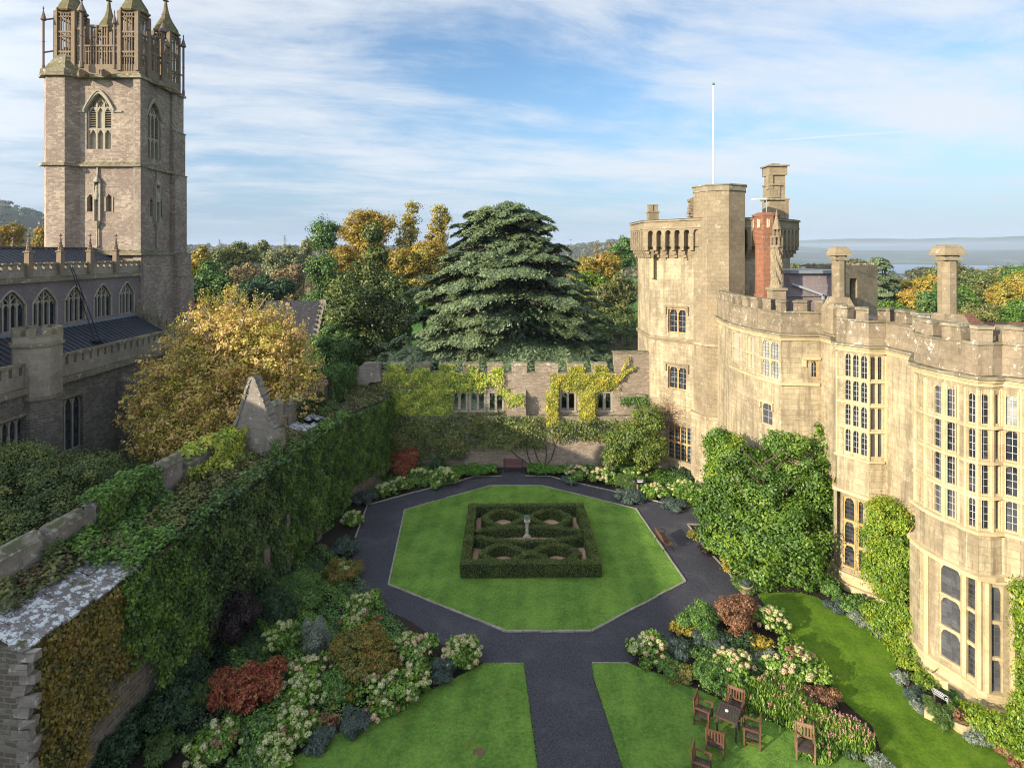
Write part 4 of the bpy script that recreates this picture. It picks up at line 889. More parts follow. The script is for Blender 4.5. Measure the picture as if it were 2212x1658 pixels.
for f, (a, b, za, zb, r, k) in ((ft, bw), (fs, bs_)):
    fw = MB(); lv = MB(); inf = MB(); mid = (a + b) / 2; n = 3; zt = zb - r; cwid = (b - a - .3) / n
    inf.face([f.P(a, za, -.42), f.P(b, za, -.42), f.P(b, zb, -.42), f.P(a, zb, -.42)])
    fbox(fw, f, a, a + .15, za, zt + .3, -.4, -.12); fbox(fw, f, b - .15, b, za, zt + .3, -.4, -.12)
    for i in (1, 2): u = a + .15 + cwid * i; fbox(fw, f, u - .07, u + .07, za, zt + .75, -.38, -.14)
    zm = za + 1.75; fbox(fw, f, a, b, zm - .07, zm + .07, -.38, -.12)
    for i in range(3):
        u = a + .15 + cwid * i; spandrel(fw, f, u + .07, u + cwid - .07, zm - .07, .35, 'point', -.36, -.15, 8, zm - .05); spandrel(fw, f, u + .07, u + cwid - .07, zt + .35, .4, 'point', -.36, -.15, 8, zt + .42)
        for sgn in (-1, 1): fw.tube([f.P(u + cwid / 2 + sgn * q * cwid * .9, zt + .35 + .75 * q, -.25) for q in (0, .3, .6, .95)], .05, 5)
    fbox(fw, f, a + .15 + cwid, a + .15 + 2 * cwid, zm, zt + .4, -.42, -.3)          # plain stone slab in the middle light
    for i in ((0, 2) if f is ft else (1, 2)):
        u = a + .15 + cwid * i; z = zm + .1
        while z < zt + .3:
            lv.hexa([f.P(u + .05, z, -.16), f.P(u + cwid - .05, z, -.16), f.P(u + cwid - .05, z + .13, -.4), f.P(u + .05, z + .13, -.4)], [f.P(u + .05, z + .04, -.16), f.P(u + cwid - .05, z + .04, -.16), f.P(u + cwid - .05, z + .17, -.4), f.P(u + .05, z + .17, -.4)]); z += .2
    us = [a - .22 + (b - a + .44) * i / 18 for i in range(19)]
    fw.tube([f.P(u, zb + .28 + arch_z((u - mid) / ((b - a) / 2 + .22), r + .2, 'point'), .08) for u in us], .11, 6)
    fw.tube([f.P(u, zb + .08 + arch_z((u - mid) / ((b - a) / 2 + .22), r + .12, 'point'), .02) for u in us], .12, 6)
    for s0_, s1_ in ((a - .9, a - .22), (b + .22, b + .9)): fbox(fw, f, s0_, s1_, zt - .05, zt + .08, -.02, .1)
    wo = fw.build('belfry_window', M['tracery'], church, rough=.01); inf.build('infill', M['infill'], wo); lv.build('louvres', M['louvre'], wo)
for f, h in ((ft, l1), (ft, l2), (fs, l3), (fs, l4), (fs, l5)):
    g_ = MB(); a, b, za, zb = h[:4]; g_.face([f.P(a, za, -.4), f.P(b, za, -.4), f.P(b, zb, -.4), f.P(a, zb, -.4)]); fr2 = MB()
    fbox(fr2, f, a - .1, a, za, zb - .25, -.2, .05); fbox(fr2, f, b, b + .1, za, zb - .25, -.2, .05)
    wo = fr2.build('lancet', M['tracery'], church); g_.build('pane', M['louvre'] if h is l5 or h is l2 else M['glassch'], wo)
# niches with statues and slim shafts
for f, px in ((ft, 212), (fs, 337)):
    nb = MB(); u = U(f, px); fbox(nb, f, u - .32, u - .18, 20.2, 23.6, 0, .22); fbox(nb, f, u + .18, u + .32, 20.2, 23.6, 0, .22); fbox(nb, f, u - .06, u + .06, 23.9, 25.0, 0, .14)
    q = f.P(u, 0, .14); nb.lathe((q.x, q.y, 23.5), [(.3, 0), (.34, .1), (.12, .5), (.02, .7)], 6); nb.lathe((q.x, q.y, 20.0), [(.08, -.5), (.26, 0), (.28, .15)], 6)
    nb.lathe((q.x, q.y, 22.0), [(.17, 0), (.2, .4), (.16, .8), (.1, .92), (.12, 1.02), (.11, 1.18), (.03, 1.28)], 8)
    nb.tube([q + Vector((0, 0, 18.0)), q + Vector((0, 0, 20))], .07, 6); nb.lathe((q.x, q.y, 17.8), [(.04, 0), (.13, .1), (.09, .3)], 6)
    nb.build('niche', M['tracery'], church, rough=.02)
# stair turret at the front left corner and clasping corner strips
stp = [(-39.75, 49.75), (-38.15, 49.75), (-37.4, 50.6), (-37.4, 52), (-41, 52), (-40.5, 50.5)]
cw.prism(stp, 2.5, 33.0, cap=False)
cc.prism([(-40.0, 49.45), (-38.0, 49.45), (-37.1, 50.5), (-37.1, 52), (-41.2, 52), (-40.8, 50.3)], 32.75, 33.05)
cc.prism([(-39.9, 49.6), (-38.05, 49.6), (-37.25, 50.6), (-37.25, 52), (-41.1, 52), (-40.6, 50.4)], 33.05, 35.4, top=[(-39.1, 51.0), (-39.0, 51.0), (-38.9, 51.1), (-38.9, 51.2), (-39.2, 51.2), (-39.2, 51.1)])
fbox(cl, ft, ft.L - .45, ft.L + .02, 2.5, 32.5, -.3, .13)
for (y0_, y1_, st_) in ((TY0 - .13, TY0 + .9, 1), (TY1 - 1.75, TY1 + .05, 1)):
    for k, (za, zb, pr) in enumerate(((2.5, 15.2, .95), (15.2, 17.4, .75), (17.4, 24.9, .42), (24.9, 29, .3), (29, 32.6, .18))):
        cw.box(TX1 - .3, TX1 + (pr if y0_ > 52 else .15 + pr * .12), y0_, y1_ + (pr * .6 if y0_ > 52 else 0), za, zb)
        if y0_ > 52: cc.box(TX1 - .2, TX1 + pr + .05, y0_ - .03, y1_ + pr * .6 + .04, zb - .12, zb + .001)
body = [(TX0, TY0), (TX1, TY0), (TX1, TY1), (TX0, TY1)]
for z, d_ in ((25.0, .28), (17.35, .5), (32.65, .34)):
    ribbon(cc, body, -.2, d_, z - .14, z + .04, closed=True); cc.prism([(TX0 - d_, TY0 - d_), (TX1 + d_, TY0 - d_), (TX1 + d_, TY1 + d_), (TX0 - d_, TY1 + d_)], z + .04, z + .3, top=[(TX0 - .05, TY0 - .05), (TX1 + .05, TY0 - .05), (TX1 + .05, TY1 + .05), (TX0 - .05, TY1 + .05)])
    cc.prism([(-39.75 - d_ * .6, 49.75 - d_ * .8), (-38.15 + d_ * .4, 49.75 - d_ * .8), (-37.3, 50.55 - d_ * .5), (-41, 50.5)], z - .13, z + .1)
cw.box(TX0 - .3, TX1 + .35, TY0 + .02, TY1 + .3, 2.5, 17.2)
# gargoyles
for x in (-37.1 + .4, -34.8):
    gg = MB(); gg.tube([(x, 50.4, 32.7), (x + .05, 49.9, 32.75), (x + .1, 49.5, 32.6), (x + .1, 49.25, 32.9)], [.2, .32, .3, .12], 7); gg.build('gargoyle', M['churchtrim'], church, rough=.12)
for y in (52.8, 55.2):
    gg = MB(); gg.tube([(TX1, y, 32.5), (TX1 + .5, y, 32.7), (TX1 + .9, y, 32.5)], [.2, .3, .14], 7); gg.build('gargoyle', M['churchtrim'], church, rough=.12)
# openwork crown
cr = MB()
for a, b in ((0, 1), (1, 2), (2, 3), (3, 0)):
    f = Fc(body[a], body[b]); Lf = f.L
    fbox(cr, f, 0, Lf, 32.95, 33.75, -.3, -.02); fbox(cr, f, 1.6, Lf - 1.6, 35.3, 35.45, -.28, -.04)
    u = 1.7
    while u < Lf - 1.6:
        fbox(cr, f, u - .035, u + .035, 33.75, 35.3, -.22, -.1); u += .23
    fbox(cr, f, 1.6, Lf - 1.6, 34.85, 34.93, -.2, -.1)
    u = 1.7
    while u < Lf - 1.75:
        cr.tube([f.P(u, 34.9, -.15), f.P(u + .115, 35.1, -.15), f.P(u + .23, 34.9, -.15)], .025, 4); cr.tube([f.P(u, 35.1, -.15), f.P(u + .115, 34.9, -.15), f.P(u + .23, 35.1, -.15)], .025, 4); u += .23
    for (u0_, u1_, z) in ((1.7, 2.3, 36.75), (Lf - 2.3, Lf - 1.7, 36.75), (Lf / 2 - .75, Lf / 2 - .2, 37.0), (Lf / 2 + .2, Lf / 2 + .75, 37.0)):
        fbox(cr, f, u0_, u0_ + .1, 33.75, z, -.26, -.06); fbox(cr, f, u1_ - .1, u1_, 33.75, z, -.26, -.06); fbox(cr, f, u0_ - .05, u1_ + .05, z, z + .18, -.32, 0); fbox(cr, f, (u0_ + u1_) / 2 - .03, (u0_ + u1_) / 2 + .03, 35.45, z, -.2, -.1); fbox(cr, f, u0_, u1_, 36.1, 36.2, -.24, -.08)
cr.build('openwork_parapet', M['churchtrim'], church, rough=.01)
def crown_turret(cx, cy, zt, label):
    mb = MB(); s = .92; zb = 33.2
    for sx in (-1, 1):
        for sy in (-1, 1): x, y = cx + sx * (s - .16), cy + sy * (s - .16); mb.box(x - .16, x + .16, y - .16, y + .16, zb, zt)
    for sx, sy, dx, dy in ((0, -1, 1, 0), (0, 1, 1, 0), (-1, 0, 0, 1), (1, 0, 0, 1)):
        z = zb
        for i in range(3):
            x, y = cx + sx * (s - .12), cy + sy * (s - .12)
            hh = (zt - zb) / 3
            a = (x - dx * (s - .3), y - dy * (s - .3)); b = (x + dx * (s - .3), y + dy * (s - .3))
            mb.bar((a[0], a[1], z + hh - .08), (b[0], b[1], z + hh - .08), .1, .14); mb.bar((a[0], a[1], z + hh - .5), (b[0], b[1], z + hh - .5), .07, .07)
            for q in (-.45, -.15, .15, .45):
                mb.bar((x + dx * q * (s - .2), y + dy * q * (s - .2), z), (x + dx * q * (s - .2), y + dy * q * (s - .2), z + hh - .1), .07, .06)
            for q in (-.6, -.3, 0, .3):
                mb.bar((x + dx * (q + .0) * (s - .2), y + dy * q * (s - .2), z + hh - .5), (x + dx * (q + .3) * (s - .2), y + dy * (q + .3) * (s - .2), z + hh - .1), .05, .05)
                mb.bar((x + dx * (q + .3) * (s - .2), y + dy * (q + .3) * (s - .2), z + hh - .5), (x + dx * q * (s - .2), y + dy * q * (s - .2), z + hh - .1), .05, .05)
            z += hh
    o = mb.build('crown_turret', M['churchtrim'], church); o['label'] = label
    cp = MB(); prof = [(1.12, 0), (1.2, .1), (1.14, .25), (1.1, .32), (1.06, .5), (.88, .8), (.62, 1.25), (.40, 1.7), (.25, 2.2), (.17, 2.7), (.12, 3.1)]
    cp.lathe((cx, cy, zt), prof, 8, pi / 8); cp.build('ogee_cap', M['mosscap'], o, rough=.03)
    fi = MB(); z = zt + 3.1
    for r, h in ((.3, .15), (.42, .45), (.3, .8), (.34, 1.15), (.2, 1.5)):
        fi.lathe((cx, cy, z + h), [(.06, -.12), (r, 0), (.07, .14)], 6)
    fi.tube([(cx, cy, z - .1), (cx, cy, z + 1.9)], [.11, .04], 6); 
    for k in range(8): a = k * pi / 4 + pi / 8; fi.lathe((cx + 1.16 * cos(a), cy + 1.16 * sin(a), zt + .12), [(.03, -.12), (.13, 0), (.03, .14)], 5)
    fi.build('finial', M['churchtrim'], o)
crown_turret(-38.75, 51.35, 38.35, 'front left openwork turret'); crown_turret(-33.25, 51.35, 38.35, 'front right openwork turret')
crown_turret(-33.3, 56.1, 38.35, 'rear right openwork turret'); crown_turret(-38.75, 56.1, 38.35, 'rear left openwork turret')
def shaft(x, y, z0, z1, s=.13, mat='dkpost', cross=False):
    mb = MB(); mb.lathe((x, y, z0), [(s * 1.3, 0), (s * 1.3, .5), (s, .6), (s, (z1 - z0) * .45), (s * 1.4, (z1 - z0) * .455), (s, (z1 - z0) * .47), (s, z1 - z0 - 1.3)], 8)
    mb.lathe((x, y, z1 - 1.3), [(s, 0), (s * 2.6, .12), (s * 2.4, .2), (s * 1.7, .45), (s * .7, .8), (s * .35, 1.0), (s * .8, 1.08), (.01, 1.3)], 8)
    if cross: mb.tube([(x, y, z1 - .2), (x, y, z1 + .7)], .03, 5); mb.tube([(x - .15, y, z1 + .45), (x + .15, y, z1 + .45)], .03, 5)
    mb.build('corner_shaft', M[mat], church)
shaft(-40.25, 50.1, 33.0, 38.6, .09); shaft(-37.0, 50.15, 33.3, 39.3, .14, cross=True); shaft(-34.35, 50.4, 33.3, 38.4, .08)
shaft(TX1 + .15, 53.7, 33.0, 38.9, .14, cross=True); shaft(TX1 + .22, 56.95, 32.7, 38.7, .1); shaft(-36.0, 57.0, 33, 38.6, .14, cross=True); shaft(TX1 + .1, 51.6, 33, 38.3, .09)
# flying struts from shafts to turrets
sb = MB()
for z in (34.6, 37.4): sb.bar((-40.3, 50.1, z), (-39.5, 50.7, z + .4), .08, .12); sb.bar((TX1 + .22, 56.95, z), (TX1 - .3, 56.7, z + .4), .08, .12)
sb.build('flying_strut', M['dkpost'], church)
cw.build('wall', M['church'], church, rough=.02); cl.build('ashlar', M['churchlt'], church, rough=.02); cc.build('coping', M['coping'], church, rough=.03)
rub.build('aisle_wall', M['rubble'], church, rough=.03); tub.build('stair_turret', M['rubble'], church, rough=.02)
# recolour the clerestory: plaster face just proud of the rubble
cp_ = MB(); panel(cp_, fn, 12.3, 15.44, [(h[0] - .07, h[1] + .07, 12.35, 15.0) for h in hs], .02, u0=45 + 28, u1=fn.L - .3, d=.012)
for h in hs: spandrel(cp_, fn, h[0] - .07, h[1] + .07, 15.0, 1.0, 'point', .0, .012, 14)
cp_.build('plaster_face', M['plaster'], church)
br_ = thing('stay_rods', 'pair of thin black stay rods leaning from the nave parapet to the aisle roof', 'rods', (-29.5, 40.5, 10.6))
for k, (xa, ya, xb, yb) in enumerate(((152, 575, 204, 715), (156, 575, 214, 715))):
    Ya = (NX + .3) * F / (xa - CX); a_ = Vector((NX + .3, Ya, H - (yb * 0 + ya - HY) / F * Ya)); Yb = -30.3 * F / (xb - CX); b_ = Vector((-30.3, Yb, 10.1 + 1.9 * .5 + .12))
    mb = MB(); mb.tube([a_, b_], .035, 6); mb.build('rod', M['iron'], br_)
mb = MB(); mb.box(-30.7, -29.9, 41.9, 43.0, 11.02, 11.08); mb.build('foot_plate', M['iron'], br_)

# ------------------------------------------------------------------ curtain walls
A_, B_ = (-14.2, 16.9), (-11.4, 40.3)
fl_ = Fc(A_, B_); lw = thing('curtain_wall', 'long ruined garden wall smothered in ivy with grey crenels', 'wall', (-14.2, 16.9, 0))
mb = MB(); mb.prism([fl_.P(0, 0, 0).xy, fl_.P(fl_.L, 0, 0).xy, fl_.P(fl_.L + 1.6, 0, -.0).xy, fl_.P(fl_.L + 1.6, 0, -3.05).xy, fl_.P(0, 0, -3.05).xy], 0, 6.0)
mb.prism([(-11.35, 40.3), (-9.9, 44.0), (-9.9, 48.6), (-14.0, 48.6), (-14.6, 41)], 0, 6.05)
mb.build('wall_mass', M['rubble'], lw, rough=.08)
mb = MB()
for i in range(5):   # quoins of the near end
    for k in range(18): mb.box(-14.26 - .3 * ((k + 1) % 2) * RR.random(), -14.05 + .2 * (k % 2) + .12 * RR.random(), 16.84, 17.0 + .1 * RR.random(), .2 + k * .32, .2 + k * .32 + .30)
    break
mb.build('quoins', M['lichwall'], lw, rough=.09)
def slabs(f, u0, u1, d0, d1, z0, z1, seed, parent, su=.62, sd_=.6, skip=.1):
    r = random.Random(seed); mb = MB(); d = d0; row = 0
    while d > d1:
        u = u0 + r.random() * .3 * (row % 2); dn = d - sd_
        while u < u1:
            w2 = su * r.uniform(.75, 1.35)
            if r.random() > skip:
                za = z0 + (z1 - z0) * (d - d0) / (d1 - d0); zb = z0 + (z1 - z0) * (dn - d0) / (d1 - d0); j = r.uniform(-.02, .02)
                j += r.uniform(-.03, .03); d_ = d; mb.hexa([f.P(u, za + j - .05, d), f.P(u + w2 - .06, za + j - .05, d), f.P(u + w2 - .03, zb + j, dn + .02), f.P(u, zb + j, dn + .02)], [f.P(u, za + j + .02, d), f.P(u + w2 - .03, za + j + .03, d), f.P(u + w2 - .03, zb + j + .07, dn + .02), f.P(u, zb + j + .06, dn + .02)])
            u += w2
        d = dn; row += 1
    return mb.build('walk_slabs', M['slab'], parent, rough=.03)
slabs(fl_, -.1, 4.3, .14, -2.4, 6.02, 6.62, 4, lw, .72, .5, .0); slabs(fl_, 18.8, 22.6, -.5, -2.1, 6.12, 6.55, 5, lw, .5, .4, .25)
def par_block(pa, pb, z0, z1, coping=True, d0=-2.45, d1=-3.0, mat='lichwall', parent=lw, f=fl_):
    a, b = f.upx(pa, -2.6), f.upx(pb, -2.6); mb = MB()
    fbox(mb, f, a, b, z0, z1 - .28, d1, d0)
    mb.hexa([f.P(a - .03, z1 - .28, d0 + .08), f.P(b + .03, z1 - .28, d0 + .08), f.P(b + .03, z1 - .28, d1 - .08), f.P(a - .03, z1 - .28, d1 - .08)],
            [f.P(a - .03, z1 - .05, (d0 + d1) / 2 + .09), f.P(b + .03, z1, (d0 + d1) / 2 + .09), f.P(b + .03, z1, (d0 + d1) / 2 - .09), f.P(a - .03, z1 - .05, (d0 + d1) / 2 - .09)])
    return mb.build('merlon', M[mat], parent, rough=.07)
mb = MB(); fbox(mb, fl_, .02, fl_.L + 1.2, 5.5, 7.0, -3.02, -2.5); mb.build('parapet', M['lichwall'], lw, rough=.08)
for pa, pb, z1 in ((-56, 82, 7.85), (103, 176, 7.85), (200, 318, 8.0), (327, 387, 8.1), (398, 470, 7.7), (478, 510, 7.6), (586, 606, 8.35), (618, 636, 8.0), (639, 662, 8.05), (667, 704, 8.25), (712, 752, 8.3)): par_block(pa, pb, 6.4, z1)
# ruined gable standing across the wall walk
mb = MB(); sg = fl_.upx(552, -1.6)
prof = [(-3.05, 5.0), (-3.05, 7.4), (-2.55, 8.6), (-1.95, 10.55), (-1.75, 10.65), (-1.3, 9.6), (-.75, 8.3), (-.45, 7.9), (-.2, 7.75), (-.15, 6.9), (-.5, 6.2), (-.9, 5.2)]
q0 = [fl_.P(sg, z, d) for d, z in prof]; q1 = [fl_.P(sg + .55, z, d) for d, z in prof]
n = len(prof); base = len(mb.v); mb.v.extend([tuple(p) for p in q0 + q1]); mb.f.append([base + i for i in range(n)]); mb.f.append([base + n + i for i in range(n)][::-1])
for i in range(n): mb.f.append([base + (i + 1) % n, base + i, base + n + i, base + n + (i + 1) % n])
rg_o = mb.build('ruined_gable', M['lichwall'], lw, rough=.02); rg_o['label'] = 'pointed ruined gable standing across the wall top'
mb = MB(); r_ = random.Random(2)
for (da, za), (db, zb_) in zip(prof[1:7], prof[2:8]):
    n_s = max(1, int(sqrt((db - da) ** 2 + (zb_ - za) ** 2) / .28))
    for i in range(n_s):
        a_ = fl_.P(sg + .27, za + (zb_ - za) * (i + .04) / n_s, da + (db - da) * (i + .04) / n_s); c_ = fl_.P(sg + .27, za + (zb_ - za) * (i + .96) / n_s, da + (db - da) * (i + .96) / n_s)
        mb.bar(a_, c_, .66 + r_.uniform(-.05, .07), .13 + r_.uniform(0, .06), up=fl_.n)
mb.build('gable_coping', M['lichwall'], rg_o, rough=.05)
mb = MB(); fbox(mb, fl_, sg - .2, sg + .15, 0, 3.3, -.2, .35); fbox(mb, fl_, 12.4, 12.9, 0, 2.6, -.1, .35); fbox(mb, fl_, 18.4, 18.9, 0, 3.4, -.1, .3); mb.build('buttress', M['rubble'], lw, rough=.08)
# corner piece stones at the far end
def xz_poly(mb, pts, Y0, Y1):
    """polygon drawn in picture columns and rows at depth Y0, thickness to Y1"""
    q = [P(x, y, Y0) for x, y in pts]; r = [Vector((p.x, Y1, p.z)) for p in q]; n = len(q); b = len(mb.v)
    mb.v.extend([tuple(p) for p in q + r]); mb.f.append([b + i for i in range(n)][::-1]); mb.f.append([b + n + i for i in range(n)])
    for i in range(n): mb.f.append([b + i, b + (i + 1) % n, b + n + (i + 1) % n, b + n + i])
mb = MB(); xz_poly(mb, [(753, 850), (757, 812), (768, 802), (776, 792), (786, 786), (800, 784.5), (818, 785), (819, 805), (824, 822), (800, 825), (772, 850)], 47.5, 48.3); mb.build('corner_stub', M['lichwall'], lw, rough=.1)
# ---- back wall
YB = 48.0
bwall = thing('curtain_wall', 'battlemented back wall with mullioned openings and yellow creeper', 'wall', (0, 48, 0))
fb = Fc((-12.5, YB), (11.6, YB)); fbk = Fc((11.6, YB + .75), (-12.5, YB + .75))
zy = lambda y, Y=YB: H - (y - HY) / F * Y; ux = lambda px: fb.upx(px)
wz0, wz1 = zy(886), zy(848.5)
grp = [(979, 989.5, 995, 1006), (1018, 1029.5, 1034.5, 1045), (1057.8, 1068.5, 1073.5, 1084.5), (1213, 1224.5, 1229.5, 1241), (1290.5, 1303, 1309, 1319.5)]
bh = [(ux(g[0]) - .03, ux(g[3]) + .03, wz0, wz1) for g in grp]
mb = MB(); panel(mb, fb, 0, zy(805), bh, .75)
bh2 = [(fbk.L - h[1], fbk.L - h[0], h[2], h[3]) for h in bh]; panel(mb, fbk, 0, zy(805), bh2, .01)
mb.face([fb.P(0, zy(805)), fb.P(fb.L, zy(805)), fb.P(fb.L, zy(805), -.75), fb.P(0, zy(805), -.75)])
fbox(mb, fb, 0, fb.L, 0, 4.0, -.1, .55)
fbox(mb, fb, ux(1327), fb.L, zy(805) - .01, zy(763), -.75, .002)
mb.build('wall_mass', M['garden'], bwall, rough=.05)
mb = MB(); fbox(mb, fb, 0, fb.L, 4.0, 4.13, -.1, .6); fbox(mb, fb, ux(1325), fb.L + .0, zy(763), zy(760.5), -.8, .06); fbox(mb, fb, ux(1355), ux(1392), zy(868), zy(850), -.1, .25); fbox(mb, fb, ux(1358), ux(1392), zy(876), zy(868.5), -.1, .4)
for pa, pb in ((819, 839), (875, 894), (929, 947.8), (981.5, 1000), (1034, 1052.8), (1086, 1105), (1138.6, 1156.7), (1205.6, 1226), (1260.6, 1278.6), (1311, 1326)): fbox(mb, fb, ux(pa), ux(pb), zy(805), zy(803.5), -.8, .05)
mb.build('coping', M['coping'], bwall, rough=.04)
for pa, pb in ((785, 819), (839, 875), (894, 929), (947.8, 981.5), (1000, 1034), (1052.8, 1086), (1105, 1138.6), (1156.7, 1205.6), (1226, 1260.6), (1278.6, 1311)):
    mb = MB(); a, b = ux(pa), ux(pb); fbox(mb, fb, a, b, zy(805), zy(790), -.6, .003); mo = mb.build('merlon', M['garden'], bwall, rough=.02)
    mb = MB(); mb.hexa([fb.P(a - .03, zy(790), .07), fb.P(b + .03, zy(790), .07), fb.P(b + .03, zy(790), -.67), fb.P(a - .03, zy(790), -.67)], [fb.P(a - .03, zy(785), .0), fb.P(b + .03, zy(785), 0), fb.P(b + .03, zy(783.5), -.5), fb.P(a - .03, zy(783.5), -.5)]); mb.build('merlon_coping', M['coping'], mo, rough=.02)
for g, h in zip(grp, bh):
    fw = MB()
    for a, b in ((g[0], g[1]), (g[2], g[3])): spandrel(fw, fb, ux(a), ux(b), wz1 - .02, .22, 'round', -.4, -.2, 8, wz1 + .0)
    fbox(fw, fb, ux(g[1]), ux(g[2]), wz0, wz1, -.45, -.15); fbox(fw, fb, h[0] - .12, h[0] + .03, wz0 - .1, wz1 + .15, -.4, .03); fbox(fw, fb, h[1] - .03, h[1] + .12, wz0 - .1, wz1 + .15, -.4, .03); fbox(fw, fb, h[0] - .1, h[1] + .1, wz1, wz1 + .12, -.4, .028); fbox(fw, fb, h[0] - .15, h[1] + .15, wz0 - .12, wz0, -.4, .08)
    fw.build('window_opening', M['tracery'], bwall, rough=.02)
for pa, pb, yt, yb_ in ((1095, 1136, 842, 925), (1180, 1204, 842, 925), (1249, 1283, 840, 928)):
    mb = MB(); a, b = ux(pa), ux(pb); z1, z0 = zy(yt), 3.9
    fbox(mb, fb, a, b, z0, z1 - .9, -.05, .75); mb.hexa([fb.P(a, z1 - .9, .75), fb.P(b, z1 - .9, .75), fb.P(b, z1 - .9, 0), fb.P(a, z1 - .9, 0)], [fb.P(a, z1, .06), fb.P(b, z1, .06), fb.P(b, z1, 0), fb.P(a, z1, 0)]); mb.build('buttress', M['garden'], bwall, rough=.05)
# ------------------------------------------------------------------ knot hedge and sundial
kh = thing('knot_hedge', 'square clipped knot hedge with looping inner bands on the octagonal lawn', 'hedge', (.95, 35.05, .045))
KC = (.98, 35.03); KA = radians(.7); KS = 3.86
def kp(u, v): x, y = u * KS, v * KS; return (KC[0] + x * cos(KA) - y * sin(KA), KC[1] + x * sin(KA) + y * cos(KA))
mb = MB(); q = [kp(-.93, -.93), kp(.93, -.93), kp(.93, .93), kp(-.93, .93)]; mb.prism(q, .0, .062); gv = mb.build('knot_gravel', M['gravel']); tag(gv, 'pinkish gravel showing between the knot hedges', 'gravel', kind='structure')
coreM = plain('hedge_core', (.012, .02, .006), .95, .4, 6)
def hedge_band(pts, wd, h, name, seed, closed=False, label=None):
    rg = np.random.default_rng(seed); V = [Vector((p[0], p[1])) for p in pts]; n = len(V); mb = MB()
    segs = n if closed else n - 1; W = wd * .74
    ms = miters([(v.x, v.y) for v in V], closed)
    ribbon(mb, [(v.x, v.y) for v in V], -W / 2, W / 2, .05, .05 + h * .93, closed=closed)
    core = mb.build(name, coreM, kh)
    if label: core['label'] = label
    lf = Leaves(seed); Pn, Nn = [], []
    for i in range(segs):
        a, b = V[i], V[(i + 1) % n]; Lg = (b - a).length; u = (b - a) / Lg; nn = np.array([u.y, -u.x, 0])
        k = int(Lg * (wd + 2 * h) / (.05 * .05 * .5) * 1.35); ex = (wd / 2 / Lg) if closed and n == 4 else 0; t_ = -ex + rg.random(k) * (1 + 2 * ex); which = rg.random(k) * (wd + 2 * h)
        base = np.array([a.x, a.y, 0])[None] + np.array([(b - a).x, (b - a).y, 0])[None] * t_[:, None]
        top = which < wd; lump = .05 * np.sin(base[:, 0] * 5.1 + i) * np.sin(base[:, 1] * 4.3) + .03 * rg.normal(size=k)
        off = np.where(top, which - wd / 2, np.where(which < wd + h, wd / 2 + lump * .6, -wd / 2 - lump * .6))
        z = np.where(top, .05 + h + lump * .8, .05 + np.mod(which - wd, h) * 1.02)
        Pp = base + nn[None] * off[:, None]; Pp[:, 2] = z
        Nn_ = np.where(top[:, None], np.array([0, 0, 1.])[None], nn[None] * np.sign(off)[:, None]) + rg.normal(size=(k, 3)) * .6
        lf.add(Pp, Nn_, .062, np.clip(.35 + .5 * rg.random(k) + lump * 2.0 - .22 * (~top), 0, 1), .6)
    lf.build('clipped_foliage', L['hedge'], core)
    return core
sq = .915
hedge_band([kp(-sq, -sq), kp(sq, -sq), kp(sq, sq), kp(-sq, sq)], .52, .74, 'outer_hedge', 11, True, 'square outer hedge of the knot')
def fig8(cv, av, seed, lab):
    pts = [kp(.70 * (2 / pi) * math.asin(sin(t_) * .97) / .845, cv + av * (1.15 * sin(2 * t_) - .12 * sin(6 * t_))) for t_ in np.linspace(0, 2 * pi, 57)[:-1]]
    hedge_band(pts, .42, .6, 'inner_hedge', seed, True, lab)
fig8(.53, .245, 12, 'rear figure-of-eight hedge band'); fig8(-.60, .20, 13, 'front figure-of-eight hedge band')
for s_, sd_, lb in ((1, 14, 'rear curved band by the sundial'), (-1, 15, 'front curved band by the sundial')):
    hedge_band([kp(u, .0 + s_ * (.235 * (1 - abs(u) ** 2.2)) - .02) for u in np.linspace(-.84, .84, 23)], .42, .6, 'inner_hedge', sd_, False, lb)
sdl = thing('sundial', 'stone pillar sundial with green bronze armillary in the knot hedge', 'sundial', (.92, 35.7, .06))
mb = MB(); x, y = .92, 35.7; mb.box(x - .24, x + .24, y - .24, y + .24, .06, .16); mb.lathe((x, y, .16), [(.2, 0), (.2, .05), (.14, .1), (.12, .14), (.10, .5), (.105, .75), (.13, .8), (.15, .83), (.15, .86)], 14); mb.box(x - .19, x + .19, y - .19, y + .19, 1.02, 1.08); mb.build('pillar', plain('pale_pillar_stone', (.36, .32, .27), .9, .3, 6), sdl)
mb = MB(); c = Vector((x, y, 1.26))
for ax in (0, 1, 2):
    pts = []
    for k in range(17):
        a = 2 * pi * k / 16; v = Vector((cos(a), sin(a), 0)) * .15
        if ax == 1: v = Vector((v.x, 0, v.y))
        if ax == 2: v = Vector((v.x * .7, v.x * .7, v.y))
        pts.append(c + v)
    mb.tube(pts, .016, 6)
mb.tube([c + Vector((-.14, 0, -.1)), c + Vector((.14, 0, .12))], .012, 5); mb.lathe((x, y, 1.08), [(.07, 0), (.03, .05), (.03, .1)], 8); mb.build('armillary', M['bronze'], sdl)

